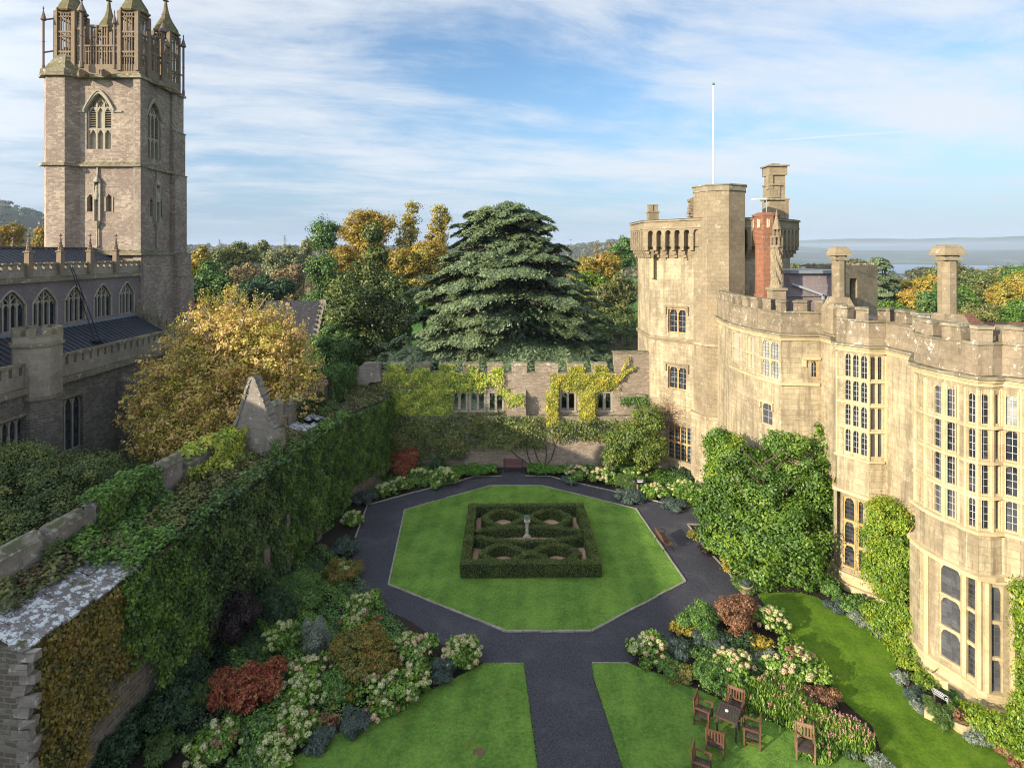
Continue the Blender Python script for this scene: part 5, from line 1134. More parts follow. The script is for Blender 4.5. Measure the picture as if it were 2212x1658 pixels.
# ------------------------------------------------------------------ ivy and creepers
def ivy(name, label, mat, quads, leaf=.1, cover=2.2, thick=.16, seed=1, holes=.0, cat='ivy', group=None, hang=.4, edge=.35, hsc=1.0, base=None):
    """quads = [(a, b, c, d)] corner points anticlockwise from outside; leaves over each"""
    lf = Leaves(seed); rg = lf.rg
    for q in quads:
        a, b, c, d = [np.array(p, float) for p in q]; nrm = np.cross(b - a, d - a); ar = (np.linalg.norm(nrm) + np.linalg.norm(np.cross(c - b, c - d))) / 2; nrm = nrm / np.linalg.norm(nrm)
        n = int(ar * cover / (leaf * leaf * .31)); u = rg.random(n)[:, None]; v = rg.random(n)[:, None]
        u = u + rg.normal(size=(n, 1)) * edge * leaf / max(.3, np.linalg.norm(b - a)); 
        Pp = (a * (1 - u) + b * u) * (1 - v) + (d * (1 - u) + c * u) * v
        s1 = Pp @ np.array([1.0, 1.0, 0]); s2 = Pp[:, 2]
        lump = hash_noise(s1 * 1.5 * hsc, s2 * 1.5 * hsc, seed, 4)
        if holes > 0:
            k = lump + rg.normal(size=n) * .18 > (-1.6 + holes * 2.4)
            ed = np.minimum(np.minimum(u, 1 - u), np.minimum(v, 1 - v))[:, 0] * 4; k &= (rg.random(n) < ed + .35)
            Pp, lump = Pp[k], lump[k]
        m_ = len(Pp); dep = .02 + thick * (.35 + .3 * lump + .35 * rg.random(m_)); Pp = Pp + nrm * dep[:, None] + rg.normal(size=(m_, 3)) * leaf * .3
        N = nrm[None] + rg.normal(size=(m_, 3)) * .5; N[:, 2] += .35
        lf.add(Pp, N, leaf, np.clip(.45 + .22 * lump + .55 * (rg.random(m_) - .5), 0, 1), .75, hang)
    V = np.concatenate(lf.V); b_ = base or (float(V[:, 0].mean()), float(V[:, 1].mean()), float(V[:, 2].min()))
    o = lf.build(name, mat, None, loc=tuple(b_)); return tag(o, label, cat, group)
def lq(u0, u1, z0, z1, d=0.0, f=None, zt=None):
    f = f or fl_; return (f.P(u0, z0, d), f.P(u1, z0, d), f.P(u1, z1, d), f.P(u0, z1, d))
def ltop(u0, u1, d0, d1, z0, z1, f=None):
    f = f or fl_; return (f.P(u0, z0, d0), f.P(u1, z0, d0), f.P(u1, z1, d1), f.P(u0, z1, d1))
GI = 'climbers covering the left garden wall'
ivy('creeper', 'brownish yellow creeper on the near end of the left wall', L['boston'], [lq(.35, 3.4, 1.8, 5.9), lq(.2, 2.2, .9, 2.0), lq(.5, 4.9, 3.4, 5.95), lq(3.2, 4.3, 2.4, 5.5)], .12, 1.9, .2, 21, .16, group=GI)
ivy('ivy', 'dark glossy ivy curtain just past the yellow creeper', L['ivy'], [lq(3.9, 8.0, 2.5, 6.1), lq(3.4, 5, 3.4, 6.1), lq(4.9, 8.0, .8, 3.2), ltop(3.6, 8.2, .4, -.35, 6.1, 6.3), ltop(3.9, 6.0, .3, -1.2, 6.15, 6.4)], .14, 2.4, .45, 22, .05, group=GI, hsc=.8)
ivy('ivy', 'mottled ivy on the middle of the left wall under the pointed gable', L['ivydk'], [lq(8.0, 14.2, .2, 6.15, .0), ltop(8.0, 14.4, .45, -.35, 6.1, 6.3)], .15, 2.4, .6, 23, group=GI, hsc=.7)
ivy('ivy', 'tall smooth ivy face between the gable and the far corner', L['ivy'], [lq(14.2, 23.4, .15, 6.2, .05), ltop(14.2, 23.6, .4, -.5, 6.15, 6.35)], .16, 2.3, .4, 24, group=GI, hsc=.7)
cf = Fc((-11.35, 40.3), (-9.9, 44.0)); cf2 = Fc((-9.9, 44.0), (-9.9, 47.4))
ivy('ivy', 'dark ivy on the projecting corner where left and back walls meet', L['ivy'], [lq(0, cf.L, 1.2, 6.15, .02, cf), lq(0, 3.4, 1.4, 6.15, .02, cf2)], .13, 2.6, .35, 25, group=GI)
ivy('ivy', 'thick green ivy hump over the second crenel from the left', L['ivy'], [lq(fl_.upx(196, -2.5), fl_.upx(335, -2.5), 6.3, 8.1, -2.4), ltop(fl_.upx(190, -2.5), fl_.upx(330, -2.5), -2.35, -3.1, 7.75, 7.95), ltop(3.6, 8.5, -.9, -2.5, 6.2, 6.9)], .14, 2.4, .4, 26, group=GI)
ivy('ivy', 'sunlit ivy mass left of the pointed gable', L['limeivy'], [lq(fl_.upx(392, -2.5), fl_.upx(445, -2.5), 6.3, 7.35, -2.35), lq(fl_.upx(440, -2.5), fl_.upx(520, -2.5), 6.2, 7.95, -2.3), ltop(fl_.upx(400, -2.5), fl_.upx(520, -2.5), -2.35, -3.2, 7.5, 7.8), ltop(11.6, 14.6, -1.4, -2.4, 6.3, 6.9)], .15, 2.2, .4, 27, .08, group=GI)
ivy('ivy', 'bright ivy column on the wall top behind the gable', L['ivy'], [lq(fl_.upx(702, -2.5), fl_.upx(757, -2.5), 5.9, 8.4, -2.2), ltop(fl_.upx(702, -2.5), fl_.upx(757, -2.5), -2.2, -3.2, 8.2, 8.4), lq(22.6, 24.8, 5.4, 6.9, -1.6)], .13, 2.6, .3, 28, group=GI)
ivy('wall_top_plants', 'tangled brown and green growth on the wall top beside the gable', L['brushtop'], [ltop(4.4, 18.8, .1, -2.4, 6.1, 6.5), ltop(.6, 4.4, -1.35, -2.4, 6.35, 6.7), ltop(7, 12, -.6, -1.6, 6.3, 6.5), ltop(18.4, 22.6, -.1, -.7, 6.1, 6.3)], .15, 1.9, .45, 29, group=GI, cat='wall plants')
ivy('wall_top_plants', 'tangled growth on the wall top over the far corner', L['brushtop'], [ltop(22.5, 25.2, .1, -2.6, 6.1, 6.6), ((-11.4, 40.6, 6.1), (-9.9, 44, 6.1), (-9.9, 47.9, 6.3), (-14, 47.9, 6.7))], .14, 1.6, .3, 30, cat='wall plants', group=GI)
ivy('wall_top_plants', 'low weeds and red-leaved sprigs between the whitened slabs', L['rust'], [ltop(1.6, 3.6, -1.7, -2.4, 6.6, 6.8)], .11, .45, .2, 31, .5, cat='wall plants', group=GI)
ivy('ivy', 'ivy patch on the low crenel between the two grey merlons', L['ivydk'], [lq(fl_.upx(335, -2.4), fl_.upx(352, -2.4), 6.3, 7.6, -2.38), lq(fl_.upx(84, -2.4), fl_.upx(130, -2.4), 6.6, 7.4, -2.38)], .10, 1.8, .15, 32, .2, group=GI)
ivy('ivy', 'ivy hanging over the small crenels right of the gable', L['ivydk'], [lq(fl_.upx(640, -2.4), fl_.upx(700, -2.4), 6.3, 7.7, -2.38)], .11, 2.0, .2, 33, .15, group=GI)
ivy('ivy', 'ivy trailing down the face of the pointed gable', L['ivydk'], [(Vector((q0[11].x, q0[11].y - .02, 5.9)), Vector((q0[9].x + .3, q0[9].y - .02, 5.9)), Vector((q0[9].x + .1, q0[9].y - .02, 7.6)), Vector((q0[11].x + .2, q0[11].y - .02, 7.2)))], .1, 1.8, .12, 34, .25, group=GI)
GB = 'climbers on the back wall'
def bq(pts, d=0.0): return tuple(fb.P(ux(x), zy(y), d) for x, y in pts)
def br_q(x0, x1, y0, y1, d=0.0): return bq([(x0, y1), (x1, y1), (x1, y0), (x0, y0)], d)
ivy('creeper', 'yellow-green creeper climbing over the back wall merlons, left half', L['limeivy'], [br_q(838, 876, 787, 812), br_q(893, 930, 792, 812), br_q(948, 982, 788, 812), br_q(1008, 1034, 790, 812), br_q(1062, 1087, 792, 812), br_q(826, 1088, 804, 834), br_q(905, 1050, 826, 846), br_q(838, 876, 785, 806), br_q(948, 982, 786, 806)], .15, 2.4, .3, 41, .08, group=GB)
ivy('creeper', 'flat lime green creeper panel on the back wall left of the openings', L['limeivy'], [br_q(822, 978, 840, 905)], .15, 2.8, .4, 42, .0, group=GB)
ivy('creeper', 'bright golden creeper draped over the back wall right of the openings', L['yellowivy'], [br_q(1188, 1335, 806, 842, .05), br_q(1228, 1262, 790, 808), br_q(1281, 1312, 788, 808), br_q(1240, 1290, 840, 850, .1), bq([(1325, 832), (1345, 815), (1356, 800), (1330, 808)], .02), bq([(1335, 815), (1362, 772), (1358, 768), (1344, 790)], .02), bq([(1340, 812), (1376, 793), (1372, 790), (1345, 800)], .02)], .12, 2.3, .3, 43, .12, group=GB)
ivy('creeper', 'golden creeper column on the middle wall buttress', L['yellowivy'], [br_q(1178, 1205, 836, 916, .76), br_q(1190, 1206, 820, 850, .3)], .12, 2.6, .2, 44, .1, group=GB)
ivy('creeper', 'golden creeper column on the right wall buttress', L['yellowivy'], [br_q(1247, 1283, 838, 905, .76), br_q(1283, 1291, 850, 890, .1)], .12, 2.6, .2, 45, .1, group=GB)
ivy('creeper', 'dull green climber band along the ledge of the back wall', L['rose'], [br_q(825, 1000, 890, 955, .6), br_q(822, 900, 940, 990, .58),  br_q(1000, 1180, 892, 962, .6), br_q(1180, 1330, 900, 945, .6), br_q(985, 1095, 888, 902, .05), br_q(900, 1010, 935, 985, .58)], .17, 2.2, .55, 46, .16, group=GB, hsc=.6)
ivy('creeper', 'small green creeper patch over the pale buttress by the openings', L['limeivy'], [br_q(1090, 1132, 843, 872, .75), br_q(1072, 1100, 836, 852, .1)], .12, 2.0, .2, 47, .25, group=GB)
ivy('ivy', 'dark green ivy on the ledge beside the castle tower', L['ivy'], [br_q(1336, 1396, 853, 872, .3)], .13, 2.4, .3, 48, .15, group=GB)
# bare stems fanning up the back wall
stems = thing('climber_stems', 'dark bare climber stems fanning up the back wall by the bench', 'climber', (1.5, 47.3, 0), group=GB)
mb = MB(); r = random.Random(9)
for (x0, pts) in ((1150, [(1150, 1010), (1140, 985), (1135, 960), (1140, 930)]), (1172, [(1172, 1010), (1160, 990), (1152, 965), (1148, 935)]), (1174, [(1174, 1010), (1190, 990), (1198, 965), (1190, 935)]), (1145, [(1145, 1005), (1118, 985), (1100, 970), (1075, 962)]), (1176, [(1176, 1005), (1180, 980), (1176, 950)])):
    mb.tube([fb.P(ux(x), max(.02, zy(y, 47.4)), .62) for x, y in pts], [.05, .04, .035, .02][:len(pts)], 6)
mb.build('stem', M['bark'], stems)
# leafless reddish vine on the castle tower
vn = MB(); r = random.Random(12)
vine = thing('climber_stems', 'leafless tan vine spreading over the castle tower above its big window', 'climber', tuple(fA.P(fA.upx(1448), 0.02, .1)), group=None)
for i in range(46):
    u, z = fA.upx(1447) + r.uniform(-.1, .1), 3.2 + r.random() * 1.5; pts = [fA.P(u, z, .06)]; an_ = r.uniform(.2, 2.9)
    for k in range(5): an_ += r.uniform(-.35, .3); u += cos(an_) * .32; z += abs(sin(an_)) * .3 * (1 if k < 3 else -.3); pts.append(fA.P(max(-.8, min(fA.L - .9, u)), z, .06 + .05 * r.random()))
    vn.tube(pts, [.025, .018, .014, .01, .008, .006], 4)
vn.tube([fA.P(fA.upx(1447), 0, .1), fA.P(fA.upx(1444), 2.5, .08), fA.P(fA.upx(1447), 4.6, .08)], [.07, .06, .04], 6)
vn.build('stem', M['barkpale'], vine)
lf = Leaves(77); rg = lf.rg; n = 2600; a = rg.random(n); b = rg.normal(size=n)
Pv = np.array([fA.P(fA.upx(1447) + float(q1_), 4.6 + float(q2_), .1 + .12 * float(q3_)) for q1_, q2_, q3_ in zip(rg.normal(size=n) * .8, rg.normal(size=n) * .8, rg.random(n))])
lf.add(Pv, rg.normal(size=(n, 3)) + np.array([-.5, -.5, .2]), .07, rg.random(n), .5); lf.build('leaf', L['rust'], vine)

# ------------------------------------------------------------------ trees
def trunk_mesh(parent, base, h, r, limbs=6, spread=2.0, seed=1, mat='bark', name='trunk', lean=(0, 0), lh=.45):
    r_ = random.Random(seed); mb = MB(); b = Vector(base); top = b + Vector((lean[0], lean[1], h))
    pts = [b + (top - b) * k / 5 + Vector((r_.uniform(-.03, .03) * h * .5, r_.uniform(-.03, .03) * h * .5, 0)) * (k > 0) for k in range(6)]
    mb.tube([pts[0] - Vector((0, 0, .1))] + pts, [r * 1.35, r * 1.15, r * .9, r * .8, r * .65, r * .45, r * .2], 8)
    for i in range(limbs):
        t_ = lh + (.95 - lh) * i / max(1, limbs - 1); p = b.lerp(top, t_); a = i * 2.4 + r_.random(); l = spread * (1.1 - t_ * .6)
        q = [p, p + Vector((cos(a) * l * .4, sin(a) * l * .4, l * .3)), p + Vector((cos(a) * l * .75, sin(a) * l * .75, l * .65)), p + Vector((cos(a) * l, sin(a) * l, l * 1.05))]
        mb.tube(q, [r * .42 * (1.1 - t_ * .5), r * .3, r * .18, r * .07], 6)
    return mb.build(name, M[mat], parent)
def tree(name, label, base, blobs, leaf, mat, cover=2.2, seed=1, th=None, tr=.3, limbs=6, group=None, cat='tree', asp=.62, clump=.3, bark='bark', up=.35, flat=.75, inner=.12, hang=0, shell=(.65, 1.0), keep=None, spread=None, extra=None):
    t_ = thing(name, label, cat, base, group=group); lf = Leaves(seed)
    lf.blobs(blobs, leaf, cover, asp, clump, up, flat, inner, hang, shell, keep)
    lf.build('crown', L[mat], t_)
    if extra:
        for (bl2, leaf2, mat2, cov2, nm) in extra: l2 = Leaves(seed + 50); l2.blobs(bl2, leaf2, cov2, asp, clump, up, flat, inner, hang, shell); l2.build(nm, L[mat2], t_)
    zt = max(b[2] for b in blobs); trunk_mesh(t_, base, th or (zt - base[2]) * .95, tr, limbs, spread or max(b[3] for b in blobs) * .9, seed, bark)
    return t_
def B(px, py, Y, rpx, rpy=None, ry=None):
    """crown lobe from picture column/row, distance, radii in picture px"""
    p = P(px, py, Y); k = Y / F; rx = rpx * k; rz = (rpy or rpx) * k; return (p.x, p.y, p.z, rx, ry if ry else rx, rz)

# golden maple between church and wall
Y0 = 41.0
mapl = [B(470, 745, 41, 95, 75), B(560, 760, 40, 95, 80), B(640, 815, 40.5, 58, 55), B(400, 800, 40.5, 85, 75), B(330, 880, 39, 62, 62), B(500, 850, 39, 100, 85), B(610, 870, 39.5, 80, 75), B(430, 930, 38, 100, 55), B(345, 945, 37.5, 60, 48), B(540, 700, 42, 55, 42), B(455, 695, 42, 48, 38), B(600, 725, 41.5, 34, 40), B(500, 680, 42, 30, 30), B(640, 745, 41.5, 26, 30)]
mtr = tree('maple_tree', 'large golden and pink autumn maple between the church and the ivy wall', (-19.5, 40.5, 2.5), mapl, .20, 'maple', .9, 61, tr=.3, limbs=14, clump=.14, inner=.2, spread=4.6, shell=(.5, 1.12), bark='barkpale')
sh_ = MB(); tf = Leaves(63); r = random.Random(6)
for i in range(230):
    b_ = r.choice(mapl); a = r.uniform(0, 2 * pi); e = r.uniform(.35, 1.5); p = Vector((b_[0] + cos(a) * cos(e) * b_[3] * .95, b_[1] + sin(a) * cos(e) * b_[4] * .95, b_[2] + sin(e) * b_[5] * .95))
    h = r.uniform(.5, 1.25); q = p + Vector((cos(a) * .25 * r.random() + r.uniform(-.15, .15), sin(a) * .2, h)); sh_.tube([p - Vector((0, 0, .5)), p.lerp(q, .5), q], [.022, .014, .006], 4)
    k = 26; t_ = tf.rg.random(k)[:, None] * .8 + .25; Pn = np.array(p)[None] * (1 - t_) + np.array(q)[None] * t_ + tf.rg.normal(size=(k, 3)) * .09; tf.add(Pn, tf.rg.normal(size=(k, 3)) + np.array([0, 0, .4]), .15, tf.rg.random(k) * .5 + .5 * (i % 3 == 0), .45)
sh_.build('shoots', M['barkpale'], mtr); tf.build('shoot_leaves', L['maple'], mtr)
# dark yew at bottom left
tree('yew_tree', 'broad dark green tree in the shade at the left edge behind the wall', (-22.5, 26.5, 2.5), [B(60, 1060, 27, 120, 85), B(170, 1060, 27.5, 95, 75), B(-60, 1050, 27, 120, 90), B(90, 1150, 25.5, 110, 85), B(10, 1010, 28, 80, 45), B(190, 1010, 29, 60, 35), B(-40, 1160, 25, 100, 90), B(215, 1110, 26.5, 48, 60)], .11, 'yew', 2.4, 62, tr=.4, clump=.22)
# big broad-leaved tree in front of the castle
G1 = G(1660, 1262)
acer = [B(1590, 1010, 34.2, 62, 60), B(1560, 1075, 33.6, 50, 60), B(1650, 1060, 33.2, 75, 70), B(1720, 1000, 33.6, 65, 65), B(1755, 1070, 32.8, 55, 70), B(1620, 1150, 32.2, 85, 60), B(1700, 1150, 31.6, 80, 72), B(1560, 1150, 32.6, 50, 50), B(1640, 1215, 31.3, 60, 40), B(1720, 1215, 31.0, 65, 45), B(1690, 955, 34.0, 38, 35), B(1560, 960, 35.2, 38, 36), B(1775, 960, 33.4, 22, 45), B(1520, 1100, 33.6, 26, 24)]
tree('broadleaf_tree', 'big dense green tree beside the castle wall and side lawn', (14.0, 32.3, 0), acer, .15, 'acer', 2.3, 63, tr=.22, limbs=8, clump=.26, spread=2.4, flat=.6, extra=[([B(1575, 985, 34.4, 42, 48), B(1545, 1030, 34, 26, 32), B(1782, 1010, 33.2, 20, 40)], .14, 'bright', 2.0, 'sun_tinted_crown')])  # upper leaf masses in a brighter leaf colour, sunlight painted into the crown
# magnolia by the back wall
tree('magnolia_tree', 'small yellow-green magnolia against the back wall by the castle tower', (10.4, 45.6, 0), [B(1370, 950, 45.6, 50, 42), B(1400, 905, 45.8, 34, 32), B(1335, 960, 45.4, 30, 36), B(1410, 965, 45.2, 30, 34), B(1318, 985, 45.2, 18, 24), B(1395, 985, 45, 26, 24)], .17, 'magn', 1.7, 64, tr=.12, limbs=7, clump=.26, spread=1.6, th=3.4, hang=.5, asp=.45)
# wisteria on the bays
def wall_tree(name, label, base, blobs, mat, seed, leaf=.13, group=None, asp=.4, cover=2.3):
    return tree(name, label, base, blobs, leaf, mat, cover, seed, tr=.09, limbs=5, group=group, cat='climbing plant', asp=asp, clump=.3, hang=.6, spread=.9)
GW = 'wisterias on the castle bays'
wall_tree('wisteria', 'large lime wisteria filling the wall between the two castle bays', (18.3, 27.2, 0), [B(1925, 1130, 27.6, 55, 50), B(1955, 1200, 26.8, 50, 60), B(1910, 1240, 27.4, 42, 60), B(1960, 1300, 26.2, 42, 60), B(1920, 1340, 26.6, 42, 50), B(1965, 1400, 25.4, 34, 45), B(1900, 1165, 28, 34, 40)], 'bright', 65, group=GW)
wall_tree('wisteria', 'wisteria spilling beside the near bay foot left of the small sign', (17.0, 24.2, 0), [B(1975, 1470, 24.2, 38, 40), B(2000, 1500, 23.6, 30, 38), B(1958, 1430, 24.9, 26, 36)], 'bright', 66, group=GW)
wall_tree('wisteria', 'yellow-green wisteria at the right picture edge over the near bay', (19.9, 20.9, 0), [B(2222, 1290, 21.0, 32, 40), B(2252, 1350, 20.8, 50, 60), B(2210, 1325, 20.9, 22, 18), B(2212, 1395, 20.9, 20, 20), B(2250, 1460, 20.6, 42, 55), B(2216, 1500, 20.5, 22, 26), B(2222, 1550, 20.4, 40, 40), B(2240, 1600, 20.2, 50, 50), B(2160, 1575, 20.6, 36, 26), B(2110, 1548, 21.3, 32, 22)], 'bright', 67, .11, group=GW)

# cedar
def cedar(name, label, base, prof, ztop, seed, n=150, leafn=850, leaf=.42, hole=None, mat='cedar', squash=1.0, sp=1.0):
    t_ = thing(name, label, 'tree', base); lf = Leaves(seed); rg = lf.rg; dead = Leaves(seed + 1); b = np.array(base, float); mb = MB(); tops = []
    mb.tube([b + (0, 0, -.2), b + (0, 0, ztop * .3), b + (.3, 0, ztop * .65), b + (0, 0, ztop * .93)], [.95, .75, .45, .12], 10)
    zs = np.array([p[0] for p in prof]); rs = np.array([p[1] for p in prof])
    for i in range(n):
        z = zs.min() + (zs.max() - zs.min()) * round(rg.uniform(0, 15)) / 15 + rg.normal() * .32 if i > n // 11 else zs.max() - rg.random() * .7; R_ = np.interp(z, zs[::-1] if zs[0] > zs[-1] else zs, rs[::-1] if zs[0] > zs[-1] else rs); a = rg.random() * 2 * pi
        if rg.random() < .35: a = -pi / 2 + rg.normal() * .8
        fr = rg.uniform(.62, 1.0) if i > n // 11 else rg.uniform(.35, 1.0); d = np.array([cos(a), sin(a), 0]); tip = b + d * R_ * fr; tip[2] = z
        if hole and hole(tip): continue
        ln = R_ * rg.uniform(.28, .5) + 1.0; wd = ln * rg.uniform(.45, .75) * sp
        k = int(leafn * ln * wd / 14) + 60; t = rg.random(k) ** .8; s_ = rg.normal(size=k) * .38 * (1 - .55 * t)
        side = np.array([-d[1], d[0], 0]); Pn = tip[None] - d[None] * (ln * (1 - t))[:, None] + side[None] * (s_ * wd)[:, None]
        Pn[:, 2] = z + .06 * ln * (1 - t) - .13 * ln * t ** 2 - .22 * np.abs(s_) * wd * .5 + rg.normal(size=k) * .09 + .18 * np.sin(Pn[:, 0] * 2.3 + i) 
        N = np.array([0, 0, 1.0])[None] + d[None] * .55 + rg.normal(size=(k, 3)) * .38
        V = N / np.linalg.norm(N, axis=1, keepdims=True); T = d[None] + rg.normal(size=(k, 3)) * .55; T = T - V * (T * V).sum(1, keepdims=True); T /= np.linalg.norm(T, axis=1, keepdims=True); Bv = np.cross(V, T); s = (leaf * (.7 + .6 * rg.random(k)))[:, None]
        q = np.stack([Pn - T * s * .5, Pn + Bv * s * .2, Pn + T * s * .5, Pn - Bv * s * .2], 1).reshape(-1, 3); lf.V.append(q); lf.A.append(np.clip(.25 + .5 * t + .35 * (rg.random(k) - .5), 0, 1))
        if rg.random() < .7:
            mb.tube([b + (0, 0, z - ln * .25 - R_ * .12), b + d * R_ * .4 + (0, 0, z - R_ * .05), tip - d * ln * .5 + (0, 0, .0)], [.2, .13, .04], 5)
            k2 = int(k * .22); t2 = rg.random(k2); P2 = tip[None] - d[None] * (ln * (.4 + t2 * .9))[:, None] + side[None] * (rg.normal(size=k2) * .3 * wd)[:, None]; P2[:, 2] = z - .35 - rg.random(k2) * .7; dead.add(P2, rg.normal(size=(k2, 3)), leaf * .8, rg.random(k2), .2)
    lf.build('foliage', L[mat], t_); dead.build('dead_twigs', L['cedardk'], t_); mb.build('trunk', M['bark'], t_); return t_
def cz(y, Y): return H - (y - HY) / F * Y
CY = 70
prof = [(cz(y, CY), r_ * CY / F) for y, r_ in ((455, 104), (475, 122), (510, 128), (545, 150), (580, 190), (620, 235), (670, 240), (710, 255), (750, 300), (790, 335), (812, 300))]
cedar('cedar_tree', 'huge layered cedar standing behind the back wall', (-.6, CY, 0), prof, cz(466, CY), 71, n=400, leafn=1250, leaf=.40,
      hole=lambda p: (p[1] < CY - 1.0 and -2.5 < p[0] < 5.6 and 8.5 < p[2] < 15.2))
lf = Leaves(99); lf.blobs([(-.6, CY, 9, 7, 6, 8.0), (1.5, CY - 3.5, 9.5, 4.5, 2.5, 3.2)], .4, .9, clump=.4, inner=.3)
cin = thing('shrub', 'dark ivy growth inside the hollow of the big cedar', 'ivy', (1.5, CY - 3, 5)); lf.build('foliage', L['dark'], cin)
# background trees, each its own crown
def bt(name, label, px, py, Y, rx, ry, mat, base_y=None, seed=1, leaf=None, n=5, gy=0.0, cover=2.0, tall=False, bark='bark', group='trees beyond the walls', clump=.3, inner=.1, shell=(.6, 1.0), taper=.6):
    r = random.Random(seed); k = Y / F; bl = []
    if tall:
        m = max(4, int(ry / rx * 3))
        for i in range(m):
            t_ = i / (m - 1); w_ = rx * (1 - taper * t_) * r.uniform(.7, 1.05); bl.append(B(px + r.uniform(-.35, .35) * w_, py + ry * (1 - 2 * t_), Y + r.uniform(-.5, .5), w_, max(w_ * .7, ry / m * 1.3)))
    else:
        bl.append(B(px, py + ry * .1, Y, rx * .72, ry * .78))
        for i in range(n):
            a = i * 2.399 + r.random(); q = .55 + .12 * r.random(); w_ = r.uniform(.34, .5)
            bl.append(B(px + cos(a) * rx * q, py - sin(a) * ry * q, Y + sin(a * 1.7) * rx * k * .4 - .2 * rx * k, rx * w_, ry * w_))
    z0 = float(terr(np.array([(px - CX) / F * Y]), np.array([Y]))[0]) if Y > 105 else gy
    return tree(name, label, ((px - CX) / F * Y, Y, z0), bl, leaf or max(.22, 2.0 * Y / 583), mat, cover, seed, tr=.35, limbs=5, group=group, bark=bark, clump=clump, inner=inner, shell=shell, spread=rx * k * .7)
BT = [
 ('cypress_tree', 'dark green cypress rising right of the slate-roofed lodge', 692, 625, 84, 74, 122, 'conifer', dict(tall=True, seed=3, taper=.5)),
 ('orange_tree', 'big orange and yellow autumn tree left of the cedar', 775, 610, 98, 82, 118, 'orange', dict(seed=4, n=11, leaf=.34)),
 ('orange_tree', 'ragged orange treetop above the dark yew', 795, 495, 100, 64, 40, 'orange', dict(seed=5, n=10, cover=1.0, clump=.4)),
 ('yew_tree', 'wide dark yew in front of the orange tree left of the cedar', 798, 690, 78, 100, 125, 'yew', dict(seed=6, n=10, leaf=.32, cover=1.8)),
 ('yew_tree', 'pointed dark top of the yew beside the cedar', 812, 580, 80, 66, 76, 'yew', dict(tall=True, seed=7, leaf=.3, taper=.6)),
 ('slender_tree', 'taller slim autumn tree with thin upper twigs left of the cedar', 886, 500, 104, 28, 52, 'golden', dict(tall=True, seed=8, cover=1.0, clump=.35, taper=.15)),
 ('slender_tree', 'second slim autumn tree closest to the cedar top', 953, 503, 104, 25, 50, 'golden', dict(tall=True, seed=9, cover=1.0, clump=.35, taper=.1)),
 ('golden_tree', 'golden crown filling in below the two slim autumn trees', 915, 590, 100, 78, 66, 'golden', dict(seed=10, n=9)),
 ('dark_tree', 'dark low evergreen beside the lodge roof', 575, 630, 105, 60, 38, 'dark', dict(seed=11)),
 ('dark_tree', 'dark shrubby evergreen mass right of the lodge gable', 720, 760, 72, 60, 60, 'conifer', dict(seed=12, leaf=.25)),
 ('poplar_tree', 'yellow-green tree touching the church tower base', 428, 575, 84, 28, 52, 'golden', dict(seed=13, leaf=.3)),
 ('dark_tree', 'dark green tree right of the church tower under the yellow one', 452, 620, 82, 48, 55, 'conifer', dict(seed=14, leaf=.3)),
 ('russet_tree', 'reddish shrub tree close against the church tower side', 412, 640, 80, 16, 45, 'rust', dict(seed=15, leaf=.3)),
 ('round_tree', 'rounded olive tree on the skyline right of the tower', 505, 560, 150, 50, 42, 'mid', dict(seed=16)),
 ('tan_tree', 'tan leafless-looking tree beyond the churchyard', 530, 605, 135, 34, 40, 'tan', dict(seed=17)),
 ('willow_tree', 'grey-green willow left of the cypress', 610, 570, 150, 46, 45, 'willow', dict(seed=18)),
 ('tan_tree', 'pale tan tree in front of the grey willow', 628, 610, 132, 38, 48, 'tan', dict(seed=19)),
 ('willow_tree', 'smaller grey willow behind the tan tree', 655, 550, 160, 26, 34, 'willow', dict(seed=20)),
 ('orange_tree', 'little orange treetop on the skyline left of the cypress', 672, 530, 190, 18, 14, 'orange', dict(seed=21)),
 ('round_tree', 'round dark tree between the tower and the willow', 560, 545, 170, 30, 26, 'mid', dict(seed=22)),
 ('orange_tree', 'deep orange tree at the left edge above the church roof', 12, 525, 95, 42, 42, 'orange', dict(seed=23, leaf=.35)),
 ('orange_tree', 'small orange tree against the left side of the tower', 86, 525, 110, 20, 36, 'orange', dict(seed=24, leaf=.35)),
 ('green_tree', 'yellowish sliver of tree behind the tower left edge', 104, 512, 115, 12, 28, 'golden', dict(seed=25, leaf=.35)),
 ('dark_tree', 'dark round evergreen left of the castle tower', 1346, 548, 140, 32, 36, 'conifer', dict(seed=26)),
 ('golden_tree', 'orange-topped round tree left of the castle tower', 1290, 590, 120, 52, 46, 'orange', dict(seed=27)),
 ('golden_tree', 'lime green round tree in front of the orange one', 1275, 610, 116, 38, 36, 'bright', dict(seed=28)),
 ('brown_tree', 'brownish green woodland tree behind the ruined garden wall', 1330, 650, 106, 52, 62, 'mid', dict(seed=29)),
 ('brown_tree', 'olive tree left of the brown one near the cedar', 1270, 665, 108, 44, 40, 'mid', dict(seed=30)),
 ('brown_tree', 'darker bushy tree over the ruined garden wall', 1320, 690, 103, 60, 34, 'yew', dict(seed=31, leaf=.3)),
 ('poplar_tree', 'small columnar tan poplar above the orange tree, left one', 1288, 545, 210, 7, 20, 'tan', dict(tall=True, seed=32)),
 ('poplar_tree', 'small columnar tan poplar above the orange tree, right one', 1318, 543, 210, 8, 18, 'tan', dict(tall=True, seed=33)),
 ('tan_tree', 'pale brown tree out in the field right of the cedar', 1248, 588, 200, 22, 16, 'tan', dict(seed=34)),
 ('brown_tree', 'small tree peeping behind the castle roofs', 1716, 583, 120, 12, 16, 'mid', dict(seed=35)),
]
for nm, lab, px, py, Y, rx, ry, mt, kw in BT: bt(nm, lab, px, py, Y, rx, ry, mt, **kw)
